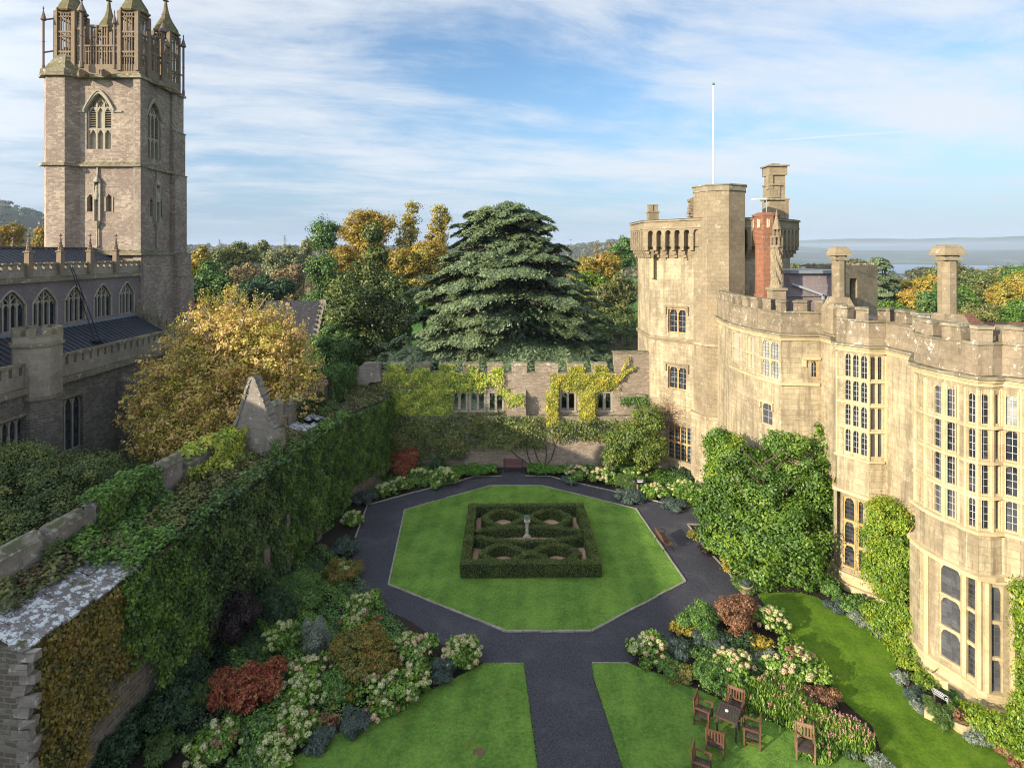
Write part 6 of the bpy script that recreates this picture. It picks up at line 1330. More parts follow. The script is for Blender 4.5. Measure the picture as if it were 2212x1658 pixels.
# trees right of the castle
def rt(nm, lab, px, py, Y, rx, ry, mt, **kw): bt(nm, lab, px, py, Y, rx, ry, mt, group='trees right of the castle', **kw)
cedar('cedar_tree', 'cedar between the two stone chimneys', ((1895 - CX) / F * 120, 120, -3), [(cz(y, 120), r_ * 120 / F) for y, r_ in ((560, 26), (580, 42), (600, 46), (630, 60), (660, 85), (690, 105))], cz(556, 120), 72, n=110, leafn=420, leaf=.6, sp=1.1)
rt('orange_tree', 'bright orange tree low between the chimneys', 2005, 640, 118, 62, 40, 'orange', seed=41)
rt('orange_tree', 'flat orange treetop right of the cedar', 1965, 615, 125, 34, 12, 'yellowleaf', seed=42)
rt('oak_tree', 'leafy tree filling the gap over the rear roofs', 2130, 690, 90, 70, 34, 'mid', seed=54)
rt('oak_tree', 'green treetop at the right edge over the rear roofs', 2215, 680, 85, 50, 34, 'acer', seed=55)
rt('dark_tree', 'dark green tree left of the right-hand chimney', 2030, 660, 105, 48, 50, 'conifer', seed=43)
rt('oak_tree', 'broad oak behind the orange trees', 2045, 600, 230, 55, 34, 'mid', seed=44)
rt('oak_tree', 'wide oak right of the right-hand chimney', 2120, 640, 125, 62, 52, 'mid', seed=45)
rt('oak_tree', 'yellowing oak at the right edge above the battlements', 2195, 635, 120, 60, 55, 'golden', seed=46)
rt('oak_tree', 'round oak below the estuary at the right', 2150, 605, 210, 65, 30, 'mid', seed=47)
rt('oak_tree', 'dark oak at the far right edge', 2230, 600, 190, 60, 34, 'acer', seed=48)
rt('oak_tree', 'green oak by the orange tree behind the right chimney', 2085, 660, 110, 36, 40, 'acer', seed=49)
rt('oak_tree', 'green treetop left of the cedar behind the first chimney', 1862, 660, 130, 24, 34, 'acer', seed=50)
rt('oak_tree', 'low green tree below the cedar by the battlements', 1925, 680, 112, 60, 28, 'acer', seed=51)
rt('oak_tree', 'hilltop clump of trees behind the first chimney', 1840, 575, 420, 40, 16, 'farwood', seed=52)
rt('oak_tree', 'distant rounded clump right of the cedar', 1990, 590, 330, 32, 14, 'farwood', seed=53)
# bare branches left of the tower
# ---- far woods as one mass
def far_woods():
    lf = Leaves(5); rg = lf.rg; n = 0; V = []
    for i in range(9000):
        az = radians(rg.uniform(-48, 48)); r = np.exp(rg.uniform(np.log(240), np.log(2600))); x, y = r * sin(az), r * cos(az)
        dg = np.degrees(az); d_ = hash_noise(np.array([x / 170]), np.array([y / 170]), 4)[0]
        if r < 900 and d_ < .45 - .25 * (dg > 15): continue
        if r > 2300 and dg > 17: continue
        if 2 < dg < 12 and r < 600 and rg.random() < .75: continue
        z = float(terr(np.array([x]), np.array([y]))[0]); s = rg.uniform(4.5, 8.5) * (1 + .15 * (r > 900)); k = int(np.clip(90 - r / 40, 26, 80)); 
        D = unit(rg.normal(size=(k, 3))); D[:, 2] = np.abs(D[:, 2]) ; Pn = np.array([x, y, z + s * .5]) + D * np.array([s, s, s * .85]) * (.75 + .3 * rg.random((k, 1)))
        N = D + rg.normal(size=(k, 3)) * .35; V.append(1); hue = rg.random() * .8
        lf.add(Pn, N, s * .5 + .2, np.clip(hue + .2 * rg.random(k), 0, 1), .85)
    o = lf.build('far_woodland', L['farwood'], None, loc=(0, 0, 0)); tag(o, 'distant woods and hedgerows fading to blue toward the horizon', 'woodland', kind='stuff')
far_woods()
# pylons
def pylon(px, py, Y, h, label):
    x = (px - CX) / F * Y; zt = H - (py - HY) / F * Y; t_ = thing('pylon', label, 'pylon', (x, Y, zt - h), group='far electricity pylons'); mb = MB(); w_ = h * .1; q = Y / 583 * .22
    for sx in (-1, 1):
        for sy in (-1, 1): mb.bar((x + sx * w_, Y + sy * w_, zt - h), (x + sx * .3, Y + sy * .3, zt), q, q)
    for k in range(8): a = 1 - k / 8; b = 1 - (k + 1) / 8; mb.bar((x - w_ * a, Y, zt - h * a), (x + w_ * b, Y, zt - h * b), q * .7, q * .7); mb.bar((x + w_ * a, Y, zt - h * a), (x - w_ * b, Y, zt - h * b), q * .7, q * .7)
    mb.build('lattice_mast', M['lead'], t_); mb = MB()
    for k, l in ((.97, .11), (.85, .17), (.74, .13)): mb.bar((x - h * l, Y, zt - h * (1 - k)), (x + h * l, Y, zt - h * (1 - k)), q, q * 1.4)
    mb.build('crossarm', M['lead'], t_)
pylon(615, 508, 1150, 42, 'tiny lattice pylon on the skyline left of the cypress'); pylon(474, 516, 1500, 38, 'fainter lattice pylon on the skyline near the church tower')
# lodge with slate roof
lo = thing('lodge', 'low stone lodge with dark slate roof beyond the maple', 'house', (-35.5, 73, 2)); 
def roofhouse(parent, x0, x1, y0, y1, ze, zr, wm, rm, zg=0):
    mb = MB(); ym = (y0 + y1) / 2; mb.box(x0, x1, y0, y1, zg, ze); mb.prism([(x1 - .35, y0), (x1, y0), (x1, ym), (x1, y1), (x1 - .35, y1)], ze, ze); mb.face([(x1, y0, ze), (x1, y1, ze), (x1, ym, zr)]); mb.face([(x0, y1, ze), (x0, y0, ze), (x0, ym, zr)]); mb.build('wall', wm, parent, rough=.03)
    mb = MB(); o_ = .35
    for a, b in ((y0 - o_, ym), (y1 + o_, ym)):
        za = ze - .25; mb.hexa([(x0, a, za), (x1, a, za), (x1, b, zr), (x0, b, zr)], [(x0, a, za + .14), (x1, a, za + .14), (x1, b, zr + .14), (x0, b, zr + .14)])
    mb.build('roof', rm, parent)
Yl = 73; xl = lambda px: (px - CX) / F * Yl; zl_ = lambda y: H - (y - HY) / F * Yl
roofhouse(lo, xl(545), xl(672), Yl, Yl + 8, zl_(765) , zl_(666) + .5, M['rubble'], M['slate'], 2)
mb = MB()
for i in range(12):
    t_ = i / 11; mb.box(xl(668), xl(680), Yl - .3 + t_ * 4.2, Yl + .15 + t_ * 4.2, zl_(775) - 1, zl_(762) + t_ * (zl_(655) - zl_(762)))
mb.box(xl(672), xl(684), Yl + 3.6, Yl + 4.6, 2, zl_(652)); mb.build('coped_gable', M['lichwall'], lo, rough=.04)
mb = MB(); mb.box(xl(592), xl(602), Yl + 3.6, Yl + 4.5, zl_(680), zl_(660)); mb.build('chimney', M['terra'], lo)
# ruined garden wall in the park with window openings
rw = thing('ruined_wall', 'low ruined park wall with two openings behind the cedar', 'wall', (15, 93, 0))
fr = Fc((2, 93), (26, 93)); xr = lambda px: (px - CX) / F * 93 - 2; zr_ = lambda y: H - (y - HY) / F * 93
mb = MB(); panel(mb, fr, 0, zr_(712), [(xr(1324), xr(1343), zr_(757), zr_(722)), (xr(1366), xr(1384), zr_(757), zr_(722)), (xr(1221), xr(1233), zr_(752), zr_(745), .3, 'round')], .7); mb.face([(2, 93, zr_(712)), (28, 93, zr_(712)), (28, 94.2, zr_(712)), (2, 94.2, zr_(712))]); mb.face([(26, 94, 0), (2, 94, 0), (2, 94, zr_(712)), (26, 94, zr_(712))])
mb.build('wall_mass', M['garden'], rw, rough=.1)
ivy('ivy', 'dark ivy blanketing the ruined park wall', L['yew'], [lq(xr(1200), xr(1322), 0, zr_(705), .05, fr), lq(xr(1345), xr(1364), 0, zr_(705), .05, fr), lq(xr(1240), xr(1400), zr_(722), zr_(700), .05, fr)], .26, 2.0, .5, 49, .1)
# ------------------------------------------------------------------ shrubs and flower beds
def place(px, py, rx, ry):
    """centre of a mound seen at px,py with radii in picture px"""
    hz = .9
    for _ in range(6): Y = (H - hz) * F / (py - HY); k = Y / F; s = sqrt(1 + ((H - hz) / Y) ** 2); hz = max(.15, ry * k * .72)
    return Vector(((px - CX) / F * Y, Y, hz)), rx * k, ry * k * .8
def shrub(name, label, px, py, rx, ry, mat, seed, leaf=.08, cat='shrub', cover=2.2, asp=.6, hang=0, group=None, n=4, clump=.3, up=.35, stem='bark', flat=.75):
    c, r, rz = place(px, py, rx, ry); rd = random.Random(seed); bl = [(c.x, c.y, rz * .8, r * .62, r * .62, rz * .72)]
    for i in range(n + 4):
        a = i * 2.4 + rd.random(); q = rd.uniform(.35, .92); w_ = rd.uniform(.22, .5); bl.append((c.x + cos(a) * r * q, c.y + sin(a) * r * q, rz * (.35 + (1.25 - q * .7) * rd.random()), r * w_, r * w_, rz * rd.uniform(.3, .55)))
    t_ = thing(name, label, cat, (c.x, c.y, 0), group=group); lf = Leaves(seed); lf.blobs(bl, leaf, cover, asp, clump, up, flat, .15, hang, (.6, 1.0), keep=lambda p: p[:, 2] > .03)
    lf.build('foliage', L[mat], t_)
    mb = MB()
    for i in range(5): a = i * 1.3; mb.tube([(c.x, c.y, 0), (c.x + cos(a) * r * .25, c.y + sin(a) * r * .25, rz * .5), (c.x + cos(a) * r * .5, c.y + sin(a) * r * .5, rz * 1.1)], [.03, .022, .01], 5)
    mb.build('stem', M[stem], t_); return t_, c, r, rz
# flower heads: bumpy little domes made of many florets, in four colourings
HM = {'cream': leafmat('cream_floret', [(.34, .38, .16), (.55, .55, .28), (.70, .68, .40)], .15, .2, 9), 'pink': leafmat('pinkish_floret', [(.38, .24, .14), (.55, .40, .24), (.64, .55, .32)], .15, .2, 9), 'brown': leafmat('brown_floret', [(.16, .065, .04), (.28, .13, .08), (.36, .20, .12)], .1, .2, 9), 'lime': leafmat('lime_floret', [(.30, .38, .12), (.46, .52, .20), (.58, .60, .28)], .15, .2, 9), 'white': leafmat('white_floret', [(.55, .56, .42), (.70, .69, .56)], .15, .2, 9)}
def head_mesh(nm, key, seed):
    rg = np.random.default_rng(seed); n = 230; D = unit(rg.normal(size=(n, 3))); D = D[D[:, 2] > -.55]; n = len(D)
    V = leaf_verts(D * np.array([.115, .115, .09]) * (.93 + .12 * rg.random((n, 1))), D + rg.normal(size=(n, 3)) * .25, .042, rg, .85); me = raw_mesh(nm, V, 4, rg.random(n)); me.materials.append(HM[key]); return me
HEADS = {k: [head_mesh(k + '_head', k, i * 7 + j) for j in range(2)] for i, k in enumerate(HM)}
hyd_n = 0
def hydrangea(label, px, py, rx, ry, nh, pal, seed, group='hydrangeas in the garden beds', hs=1.0, mat='hydr', pts=None):
    t_, c, r, rz = shrub('hydrangea', label, px, py, rx, ry, mat, seed, .115, 'hydrangea', 1.7, .75, group=group, n=5, clump=.35)
    rd = random.Random(seed * 3 + 1); got = []
    tries = 0
    while len(got) < nh and tries < 1500:
        tries += 1; a = rd.uniform(0, 2 * pi); e = rd.uniform(.05, 1.0) ** .9 * pi / 2; 
        p = Vector((c.x + cos(a) * cos(e) * r * 1.05, c.y + sin(a) * cos(e) * r * 1.05, rz * .55 + sin(e) * rz * 1.0))
        if sin(a) > .55 and e < .9: continue
        if any((p - g).length < .15 * hs for g in got): continue
        got.append(p)
    for p in got:
        k = rd.choice(pal); h = bpy.data.objects.new('flower_head', rd.choice(HEADS[k])); C.objects.link(h); h.parent = t_; h.location = p - WLOC[t_.name]; s = hs * rd.uniform(.75, 1.25); h.scale = (s, s, s * rd.uniform(.85, 1.1)); h.rotation_euler = (rd.uniform(-.5, .5), rd.uniform(-.5, .5), rd.uniform(0, 6))
    return t_
c_, p_, b_, l_, wht_ = 'cream', 'pink', 'brown', 'lime', 'white'
HY_ = [
 ('hydrangea with small lime heads, furthest left in the near bed behind the red maple', 608, 1372, 40, 42, 13, [c_, l_, l_]),
 ('hydrangea with pinkish heads between the red maple and the silver shrub', 668, 1442, 44, 38, 16, [p_, c_, p_]),
 ('hydrangea with cream and white heads just right of the red maple', 648, 1496, 52, 36, 22, [c_, l_, l_]),
 ('hydrangea with mixed cream and brown heads nearest the left lawn edge', 640, 1562, 48, 42, 20, [c_, c_, b_, l_]),
 ('hydrangea with pale lime heads at the bottom of the left bed', 590, 1615, 40, 42, 16, [l_, c_, l_]),
 ('small hydrangea at the tip of the left bed by the lawn', 600, 1650, 30, 28, 8, [l_, c_]),
 ('hydrangea at the path edge left of the octagon, upper clump', 790, 1298, 38, 26, 11, [c_, c_, p_]),
 ('hydrangea with dusty brown-pink heads above the olive maple', 778, 1338, 42, 26, 17, [p_, b_, c_]),
 ('hydrangea with large cream-pink heads right of the olive maple', 898, 1395, 48, 36, 22, [c_, p_, c_]),
 ('hydrangea with yellow-cream heads at the end of the bed by the path fork', 1000, 1405, 42, 42, 22, [c_, l_, c_, p_]),
 ('hydrangea with round cream heads below the olive maple', 812, 1478, 38, 36, 14, [c_, l_, b_]),
 ('hydrangea with blush heads beside the left lawn edge, middle of the bed', 885, 1468, 50, 44, 24, [c_, l_, p_, c_]),
 ('hydrangea with brown and cream heads low on the lawn edge', 832, 1522, 36, 24, 9, [b_, c_, p_]),
 ('large-headed hydrangea in deep shade at the bottom left', 465, 1600, 58, 48, 19, [c_, c_, b_, l_]),
 ('hydrangea with lime heads at the left kerb of the back bed', 832, 1055, 22, 20, 11, [l_, c_]),
 ('lime-leaved hydrangea in the back left bed beside the kerb', 868, 1044, 24, 18, 10, [l_, c_]),
 ('hydrangea right of the small red maple in the back bed', 906, 1026, 28, 22, 13, [c_, l_]),
 ('tall hydrangea nearest the bench in the back left bed', 955, 1026, 30, 28, 17, [c_, c_, l_]),
 ('hydrangea alone at the foot of the ivy wall by the path', 762, 1118, 22, 24, 11, [l_, c_]),
 ('half-hidden hydrangea under the ivy wall in the left bed', 745, 1228, 24, 24, 7, [c_, l_]),
 ('hydrangea with peach heads right of the back bench', 1247, 1020, 26, 24, 19, [c_, p_]),
 ('hydrangea with big cream heads in the middle of the back right bed', 1300, 1025, 28, 22, 16, [c_, p_, c_]),
 ('small hydrangea left of the two-post info board', 1372, 1020, 24, 16, 8, [c_, l_]),
 ('hydrangea with lime leaves right of the info board', 1415, 1058, 26, 24, 11, [c_, l_, p_]),
 ('sunlit lime hydrangea by the path near the big green tree', 1478, 1055, 36, 26, 10, [l_, c_]),
 ('hydrangea with straw heads at the right fork of the paths', 1400, 1395, 40, 34, 19, [c_, c_, p_]),
 ('hydrangea right of the russet bush overlooking the side lawn', 1664, 1335, 38, 36, 20, [c_, l_, p_]),
 ('sunlit peach hydrangea in the middle of the right bed', 1583, 1428, 42, 40, 18, [p_, c_, p_]),
 ('hydrangea with coppery heads nearest the side lawn', 1715, 1432, 58, 38, 24, [p_, b_, c_, p_]),
]
for i, (lab, px, py, rx, ry, nh, pal) in enumerate(HY_): hydrangea(lab, px, py, rx, ry, int(nh * (1.15 if py > 1250 else 1.0)), pal, 200 + i, hs=(.98 if py > 1250 else 1.15), mat='hydr')
SH = [
 ('maple_shrub', 'low spreading red Japanese maple in the near left bed', 530, 1472, 68, 60, 'red', .085, dict(hang=.8, n=10, clump=.24, flat=.35, cover=1.25)),
 ('maple_shrub', 'small red maple in the back left corner bed', 872, 990, 34, 44, 'red', .10, dict(hang=.6, n=6, flat=.5)),
 ('maple_shrub', 'olive and orange dome-shaped maple in the near left bed', 790, 1405, 78, 62, 'olive', .07, dict(hang=.8, n=8, clump=.2, flat=.45)),
 ('smoke_bush', 'tall blackish purple shrub under the ivy wall', 478, 1325, 66, 84, 'purple', .09, dict(n=7, cover=1.6)),
 ('silver_shrub', 'silvery grey-leaved upright shrub in the near left bed', 680, 1368, 38, 56, 'silver', .055, dict(n=5)),
 ('rowan_shrub', 'brownish rowan shrub overhanging the path at the left', 735, 1228, 36, 32, 'olive', .08, dict(n=6, cover=1.3)),
 ('euphorbia', 'blue-green mounded shrub where the left path begins', 742, 1175, 30, 24, 'lav', .08, dict(cover=2.6)),
 ('green_shrub', 'fresh green feathery shrub under the ivy near the left bed', 640, 1260, 60, 50, 'shrub', .09, dict(n=6)),
 ('green_shrub', 'dark green filler shrub behind the silver one', 590, 1300, 50, 50, 'dark', .09, {}),
 ('green_shrub', 'dark leafy shrub in front of the left wall foot', 340, 1530, 80, 60, 'dark', .09, dict(n=6)),
 ('green_shrub', 'bluish green shrub at the very bottom left corner', 180, 1620, 90, 55, 'dark', .09, dict(n=6)),
 ('green_shrub', 'leafy shrub between the shaded hydrangea and the lawn tip', 540, 1640, 44, 36, 'shrub', .09, dict(n=5)),
 ('green_shrub', 'low green plant under the big shaded hydrangea', 500, 1565, 40, 26, 'shrub', .09, dict(n=5)),
 ('fern', 'arching light green fern in the bottom left shade', 350, 1610, 46, 34, 'fern', .13, dict(asp=.25, cover=1.4, cat='fern')),
 ('fern', 'second feathery fern left of the red maple', 420, 1500, 34, 40, 'fern', .12, dict(asp=.25, cover=1.2, cat='fern')),
 ('green_shrub', 'green shrub between the dark purple shrub and the ivy', 400, 1440, 50, 50, 'dark', .09, {}),
 ('lavender', 'dark blue-grey lavender at the lawn edge below the hydrangeas', 690, 1588, 34, 26, 'lav', .07, dict(asp=.25, cover=2.2)),
 ('lavender', 'long lavender clump in the middle of the left lawn edge', 765, 1558, 42, 26, 'lav', .07, dict(asp=.25)),
 ('lavender', 'lavender mound at the tip of the left bed', 958, 1440, 32, 28, 'lav', .07, dict(asp=.25)),
 ('rodgersia', 'yellowing large-leaved plant in the middle of the left bed', 745, 1500, 32, 22, 'yellowleaf', .2, dict(asp=.4, cover=1.2, n=3)),
 ('rodgersia', 'coppery large-leaved plant near the left lawn edge', 700, 1555, 28, 24, 'rust', .16, dict(asp=.4, cover=1.3, n=3)),
 ('green_shrub', 'filler foliage between hydrangeas in the near left bed', 740, 1470, 50, 40, 'shrub', .09, {}),
 ('green_shrub', 'lime groundcover by the red maple foot', 560, 1570, 40, 36, 'shrub', .09, {}),
 ('green_shrub', 'dark shrub at the foot of the corner ivy', 800, 1010, 42, 34, 'yew', .11, dict(n=5)),
 ('blue_shrub', 'blue-green shrub at the left kerb of the back bed', 820, 1075, 0, 0, 'lav', .1, None),
 ('blue_shrub', 'teal shrub beside the kerb corner in the back left bed', 790, 1070, 28, 22, 'lav', .1, {}),
 ('green_shrub', 'feathery dark shrub behind the hydrangeas near the bench', 950, 1006, 22, 24, 'dark', .11, {}),
 ('green_shrub', 'rounded glossy bush between back hydrangeas and magnolia', 1362, 1000, 32, 24, 'shrub', .12, {}),
 ('green_shrub', 'light feathery shrub behind the peach hydrangea', 1308, 1002, 24, 20, 'willow', .1, dict(asp=.3)),
 ('grass_clump', 'grassy green clump in the back right bed', 1355, 1035, 34, 18, 'fern', .16, dict(asp=.15, cover=1.6, cat='grass clump')),
 ('lavender', 'grey lavender mound by the kerb of the back right bed', 1365, 1066, 34, 16, 'lav', .1, dict(asp=.25)),
 ('lavender', 'dark lavender by the kerb right of the back bench', 1232, 1034, 20, 12, 'lav', .1, dict(asp=.25)),
 ('silver_shrub', 'small whitish silver plant beside the info board', 1368, 1045, 14, 12, 'silver', .1, {}),
 ('lavender', 'low blue-green plant by the path near the castle door', 1455, 1085, 30, 14, 'lav', .1, dict(asp=.25)),
 ('green_shrub', 'dark ground planting under the castle window', 1480, 1020, 34, 16, 'dark', .11, {}),
 ('holly_bush', 'rounded dark green bush at the right path fork', 1515, 1335, 42, 44, 'shrub', .07, dict(n=6)),
 ('smoke_bush', 'russet red bush in the right bed by the path', 1592, 1318, 50, 60, 'rust', .08, dict(n=7, cover=1.3)),
 ('rodgersia', 'yellow large-leaved plant at the path edge of the right bed', 1478, 1355, 30, 16, 'yellowleaf', .2, dict(asp=.45, cover=1.2, n=3)),
 ('lavender', 'blue lavender mound beside the straw hydrangea', 1452, 1392, 32, 26, 'lav', .08, dict(asp=.25)),
 ('lavender', 'lavender behind the sunlit hydrangea', 1530, 1375, 38, 20, 'lav', .08, dict(asp=.25)),
 ('rose_bush', 'white-flecked rose bush at the lawn edge of the right bed', 1545, 1465, 46, 32, 'shrub', .07, dict(n=5)),
 ('green_shrub', 'olive low shrub at the right lawn edge', 1480, 1450, 36, 18, 'olive', .07, dict(flat=.5)),
 ('green_shrub', 'leafy green plant between straw hydrangea and lawn', 1440, 1435, 34, 20, 'shrub', .07, {}),
 ('rodgersia', 'orange large-leaved plant in the middle of the right bed', 1640, 1392, 40, 20, 'yellowleaf', .2, dict(asp=.4, cover=1.3, n=3)),
 ('silver_shrub', 'silver lavender in the middle of the right bed', 1660, 1420, 26, 24, 'silver', .06, dict(asp=.3)),
 ('green_shrub', 'dark filler plant under the russet bush', 1605, 1385, 36, 22, 'dark', .08, {}),
 ('green_shrub', 'leafy green plant behind the garden table', 1605, 1478, 34, 30, 'hydr', .14, dict(asp=.8)),
 ('burgundy_plant', 'dark burgundy plant beside the side lawn', 1775, 1500, 34, 26, 'rust', .07, {}),
 ('silver_shrub', 'small grey-green plant at the end of the persicaria', 1842, 1620, 18, 16, 'lav', .08, {}),
 ('silver_shrub', 'pale mixed plant at the lower tip of the right bed', 1895, 1642, 32, 20, 'silver', .08, dict(asp=.3)),
 ('fern', 'fern under the big green tree', 1620, 1258, 34, 20, 'fern', .12, dict(asp=.3, cat='fern')),
 ('green_shrub', 'olive plant at the corner of the tree bed', 1500, 1152, 16, 12, 'olive', .08, {}),
 ('burgundy_plant', 'dark red groundcover by the tree bed edging', 1530, 1185, 24, 18, 'purple', .08, {}),
 ('green_shrub', 'pale yellow-leaved plant under the big tree', 1585, 1215, 26, 16, 'golden', .1, {}),
 ('green_shrub', 'green plant left of the far bay foot', 1790, 1262, 30, 24, 'shrub', .1, {}),
 ('green_shrub', 'green plant under the far bay window', 1850, 1300, 34, 22, 'shrub', .1, {}),
 ('lavender', 'grey lavender at the top curve of the side lawn', 1812, 1305, 26, 14, 'lav', .08, dict(asp=.25)),
 ('silver_shrub', 'silver lavender along the upper side lawn edge', 1852, 1330, 26, 16, 'silver', .08, dict(asp=.3)),
 ('silver_shrub', 'whitish lavender below the large wisteria', 1900, 1355, 26, 18, 'silver', .08, dict(asp=.3)),
 ('green_shrub', 'yellow-green plant below the large wisteria', 1930, 1360, 34, 26, 'bright', .1, {}),
 ('silver_shrub', 'pale silver plant at the tight curve of the side lawn', 1946, 1462, 16, 14, 'silver', .08, dict(asp=.3)),
 ('lavender', 'blue-grey lavender below the near wisteria', 1972, 1495, 22, 22, 'lav', .08, dict(asp=.25)),
 ('lavender', 'grey lavender left of the stone trough', 1985, 1526, 18, 16, 'silver', .08, dict(asp=.25)),
 ('grass_clump', 'upright rosemary in the stone trough', 2028, 1535, 32, 34, 'fern', .14, dict(asp=.14, cover=2.0, cat='rosemary')),
 ('green_shrub', 'dark green plant behind the small sign', 2060, 1510, 22, 26, 'shrub', .09, {}),
 ('silver_shrub', 'silvery santolina right of the stone tub', 2118, 1590, 28, 20, 'silver', .07, dict(asp=.3)),
 ('green_shrub', 'yellow-green plants at the lower right corner', 2175, 1600, 44, 26, 'bright', .1, {}),
 ('green_shrub', 'reddish straggly plant at the right frame edge', 2195, 1630, 34, 16, 'rust', .08, {}),
]
for i, (nm, lab, px, py, rx, ry, mt, lfz, kw) in enumerate(SH):
    if kw is None: continue
    kw = dict(kw); shrub(nm, lab, px, py, rx, ry, mt, 400 + i, lfz, **kw)
# ground cover strips by the back bench
for (pts, lab, sd_) in (([(962, 1010), (1072, 1008), (1072, 1026), (975, 1032)], 'bright low ground cover left of the back bench', 1), ([(1140, 1008), (1232, 1010), (1225, 1027), (1140, 1026)], 'bright low ground cover right of the back bench', 2)):
    q = [G(x, y, .2) for x, y in pts]; ivy('ground_cover', lab, L['ground'], [(q[3], q[2], q[1], q[0])], .12, 3.2, .35, 90 + sd_, cat='ground cover', group='ground cover by the bench')
def carpet(name, label, pts, mat, seed, leaf=.09, cover=1.1, hgt=.25, holes=.3):
    q = [G(x, y, .02) for x, y in pts]; return tag(ivy(name, label, L[mat], [(q[3], q[2], q[1], q[0])], leaf, cover, hgt, seed, holes, cat='ground plants'), kind='stuff')
carpet('bed_plants', 'mixed low plants and leaf litter filling the left bed', [(430, 1300), (700, 1180), (960, 1440), (600, 1650)], 'shrub', 101, .09, 1.5, .35, .25)
carpet('bed_plants', 'shaded low plants along the foot of the left wall', [(80, 1600), (600, 1240), (760, 1200), (420, 1650)], 'dark', 102, .1, 1.6, .35, .2)
carpet('bed_plants', 'low plants between shrubs in the right bed', [(1450, 1400), (1560, 1360), (1860, 1600), (1640, 1530)], 'shrub', 103, .08, 1.2, .25, .3)
carpet('bed_plants', 'low plants and litter under the big green tree', [(1500, 1150), (1690, 1150), (1800, 1285), (1640, 1270)], 'fern', 104, .1, .7, .25, .5)
carpet('bed_plants', 'low plants in the back left bed', [(775, 1000), (960, 985), (980, 1030), (800, 1085)], 'shrub', 105, .12, 1.5, .3, .25)
carpet('bed_plants', 'low plants in the back right bed', [(1225, 1000), (1480, 1000), (1500, 1085), (1310, 1050)], 'shrub', 106, .12, 1.5, .3, .25)
carpet('bed_plants', 'low plants along the castle foot', [(1780, 1270), (1960, 1330), (2010, 1520), (1950, 1430)], 'hydr', 107, .1, 1.5, .3, .2)
carpet('bed_plants', 'straggly brown stems and plants at the lower right', [(2090, 1560), (2240, 1560), (2260, 1660), (2130, 1600)], 'rust', 108, .09, 1.0, .2, .3)
# persicaria: tall spiky green with pink flower spikes
def persicaria(label, px, py, rx, ry, seed, nsp):
    c, r, rz = place(px, py, rx, ry); rg = np.random.default_rng(seed); t_ = thing('persicaria', label, 'flower clump', (c.x, c.y, 0), group='pink-spiked clumps in the right bed')
    lf = Leaves(seed); n = int(5200 * r * r / 1.0); a = rg.random(n) * 2 * pi; q = np.sqrt(rg.random(n)) * r; h = rz * 1.5 * (1 - .35 * (q / r) ** 2); z = h * (.15 + .9 * rg.random(n) ** .7)
    Pn = np.stack([c.x + np.cos(a) * q, c.y + np.sin(a) * q * .9, z], 1); T = np.stack([rg.normal(size=n) * .35, rg.normal(size=n) * .35, np.ones(n)], 1); T = unit(T); N = unit(np.cross(T, rg.normal(size=(n, 3)))); Bv = np.cross(N, T); s = (.17 * (.6 + .8 * rg.random(n)))[:, None]
    lf.V.append(np.stack([Pn - T * s * .5, Pn + Bv * s * .11, Pn + T * s * .5, Pn - Bv * s * .11], 1).reshape(-1, 3)); lf.A.append(rg.random(n)); lf.build('foliage', L['hydr'], t_)
    for i in range(nsp):
        sp_ = Leaves(seed + 9 + i)
        a_ = rg.random() * 2 * pi; qq = sqrt(rg.random()) * r; k = 16; base = np.array([c.x + cos(a_) * qq, c.y + sin(a_) * qq * .9, rz * 1.5 * (1 - .3 * (qq / r) ** 2)]); zz = rg.random(k) * .16
        sp_.add(base + np.stack([rg.normal(size=k) * .014, rg.normal(size=k) * .014, zz], 1), rg.normal(size=(k, 3)), .035, rg.random(k), .8); sp_.build('flower_spike', PK, t_)
PK = leafmat('pink_spike', [(.45, .16, .16), (.62, .30, .28), (.70, .45, .38)], .2, .2, 5)
for i, (px, py, rx, ry, n, lab) in enumerate(((1650, 1500, 50, 36, 14, 'green clump with few pink spikes just behind the garden table'), (1712, 1525, 52, 36, 22, 'second pink-spiked clump right of the garden table'), (1775, 1560, 52, 38, 45, 'dense pink-spiked clump above the lone right chair'), (1838, 1585, 46, 38, 55, 'rightmost pink-spiked clump by the side lawn'), (1690, 1480, 46, 26, 12, 'green spiky clump below the coppery hydrangea'), (1765, 1610, 40, 22, 16, 'pink-spiked clump at the foot near the lone right chair'))): persicaria(lab, px, py, rx, ry, 500 + i, n)
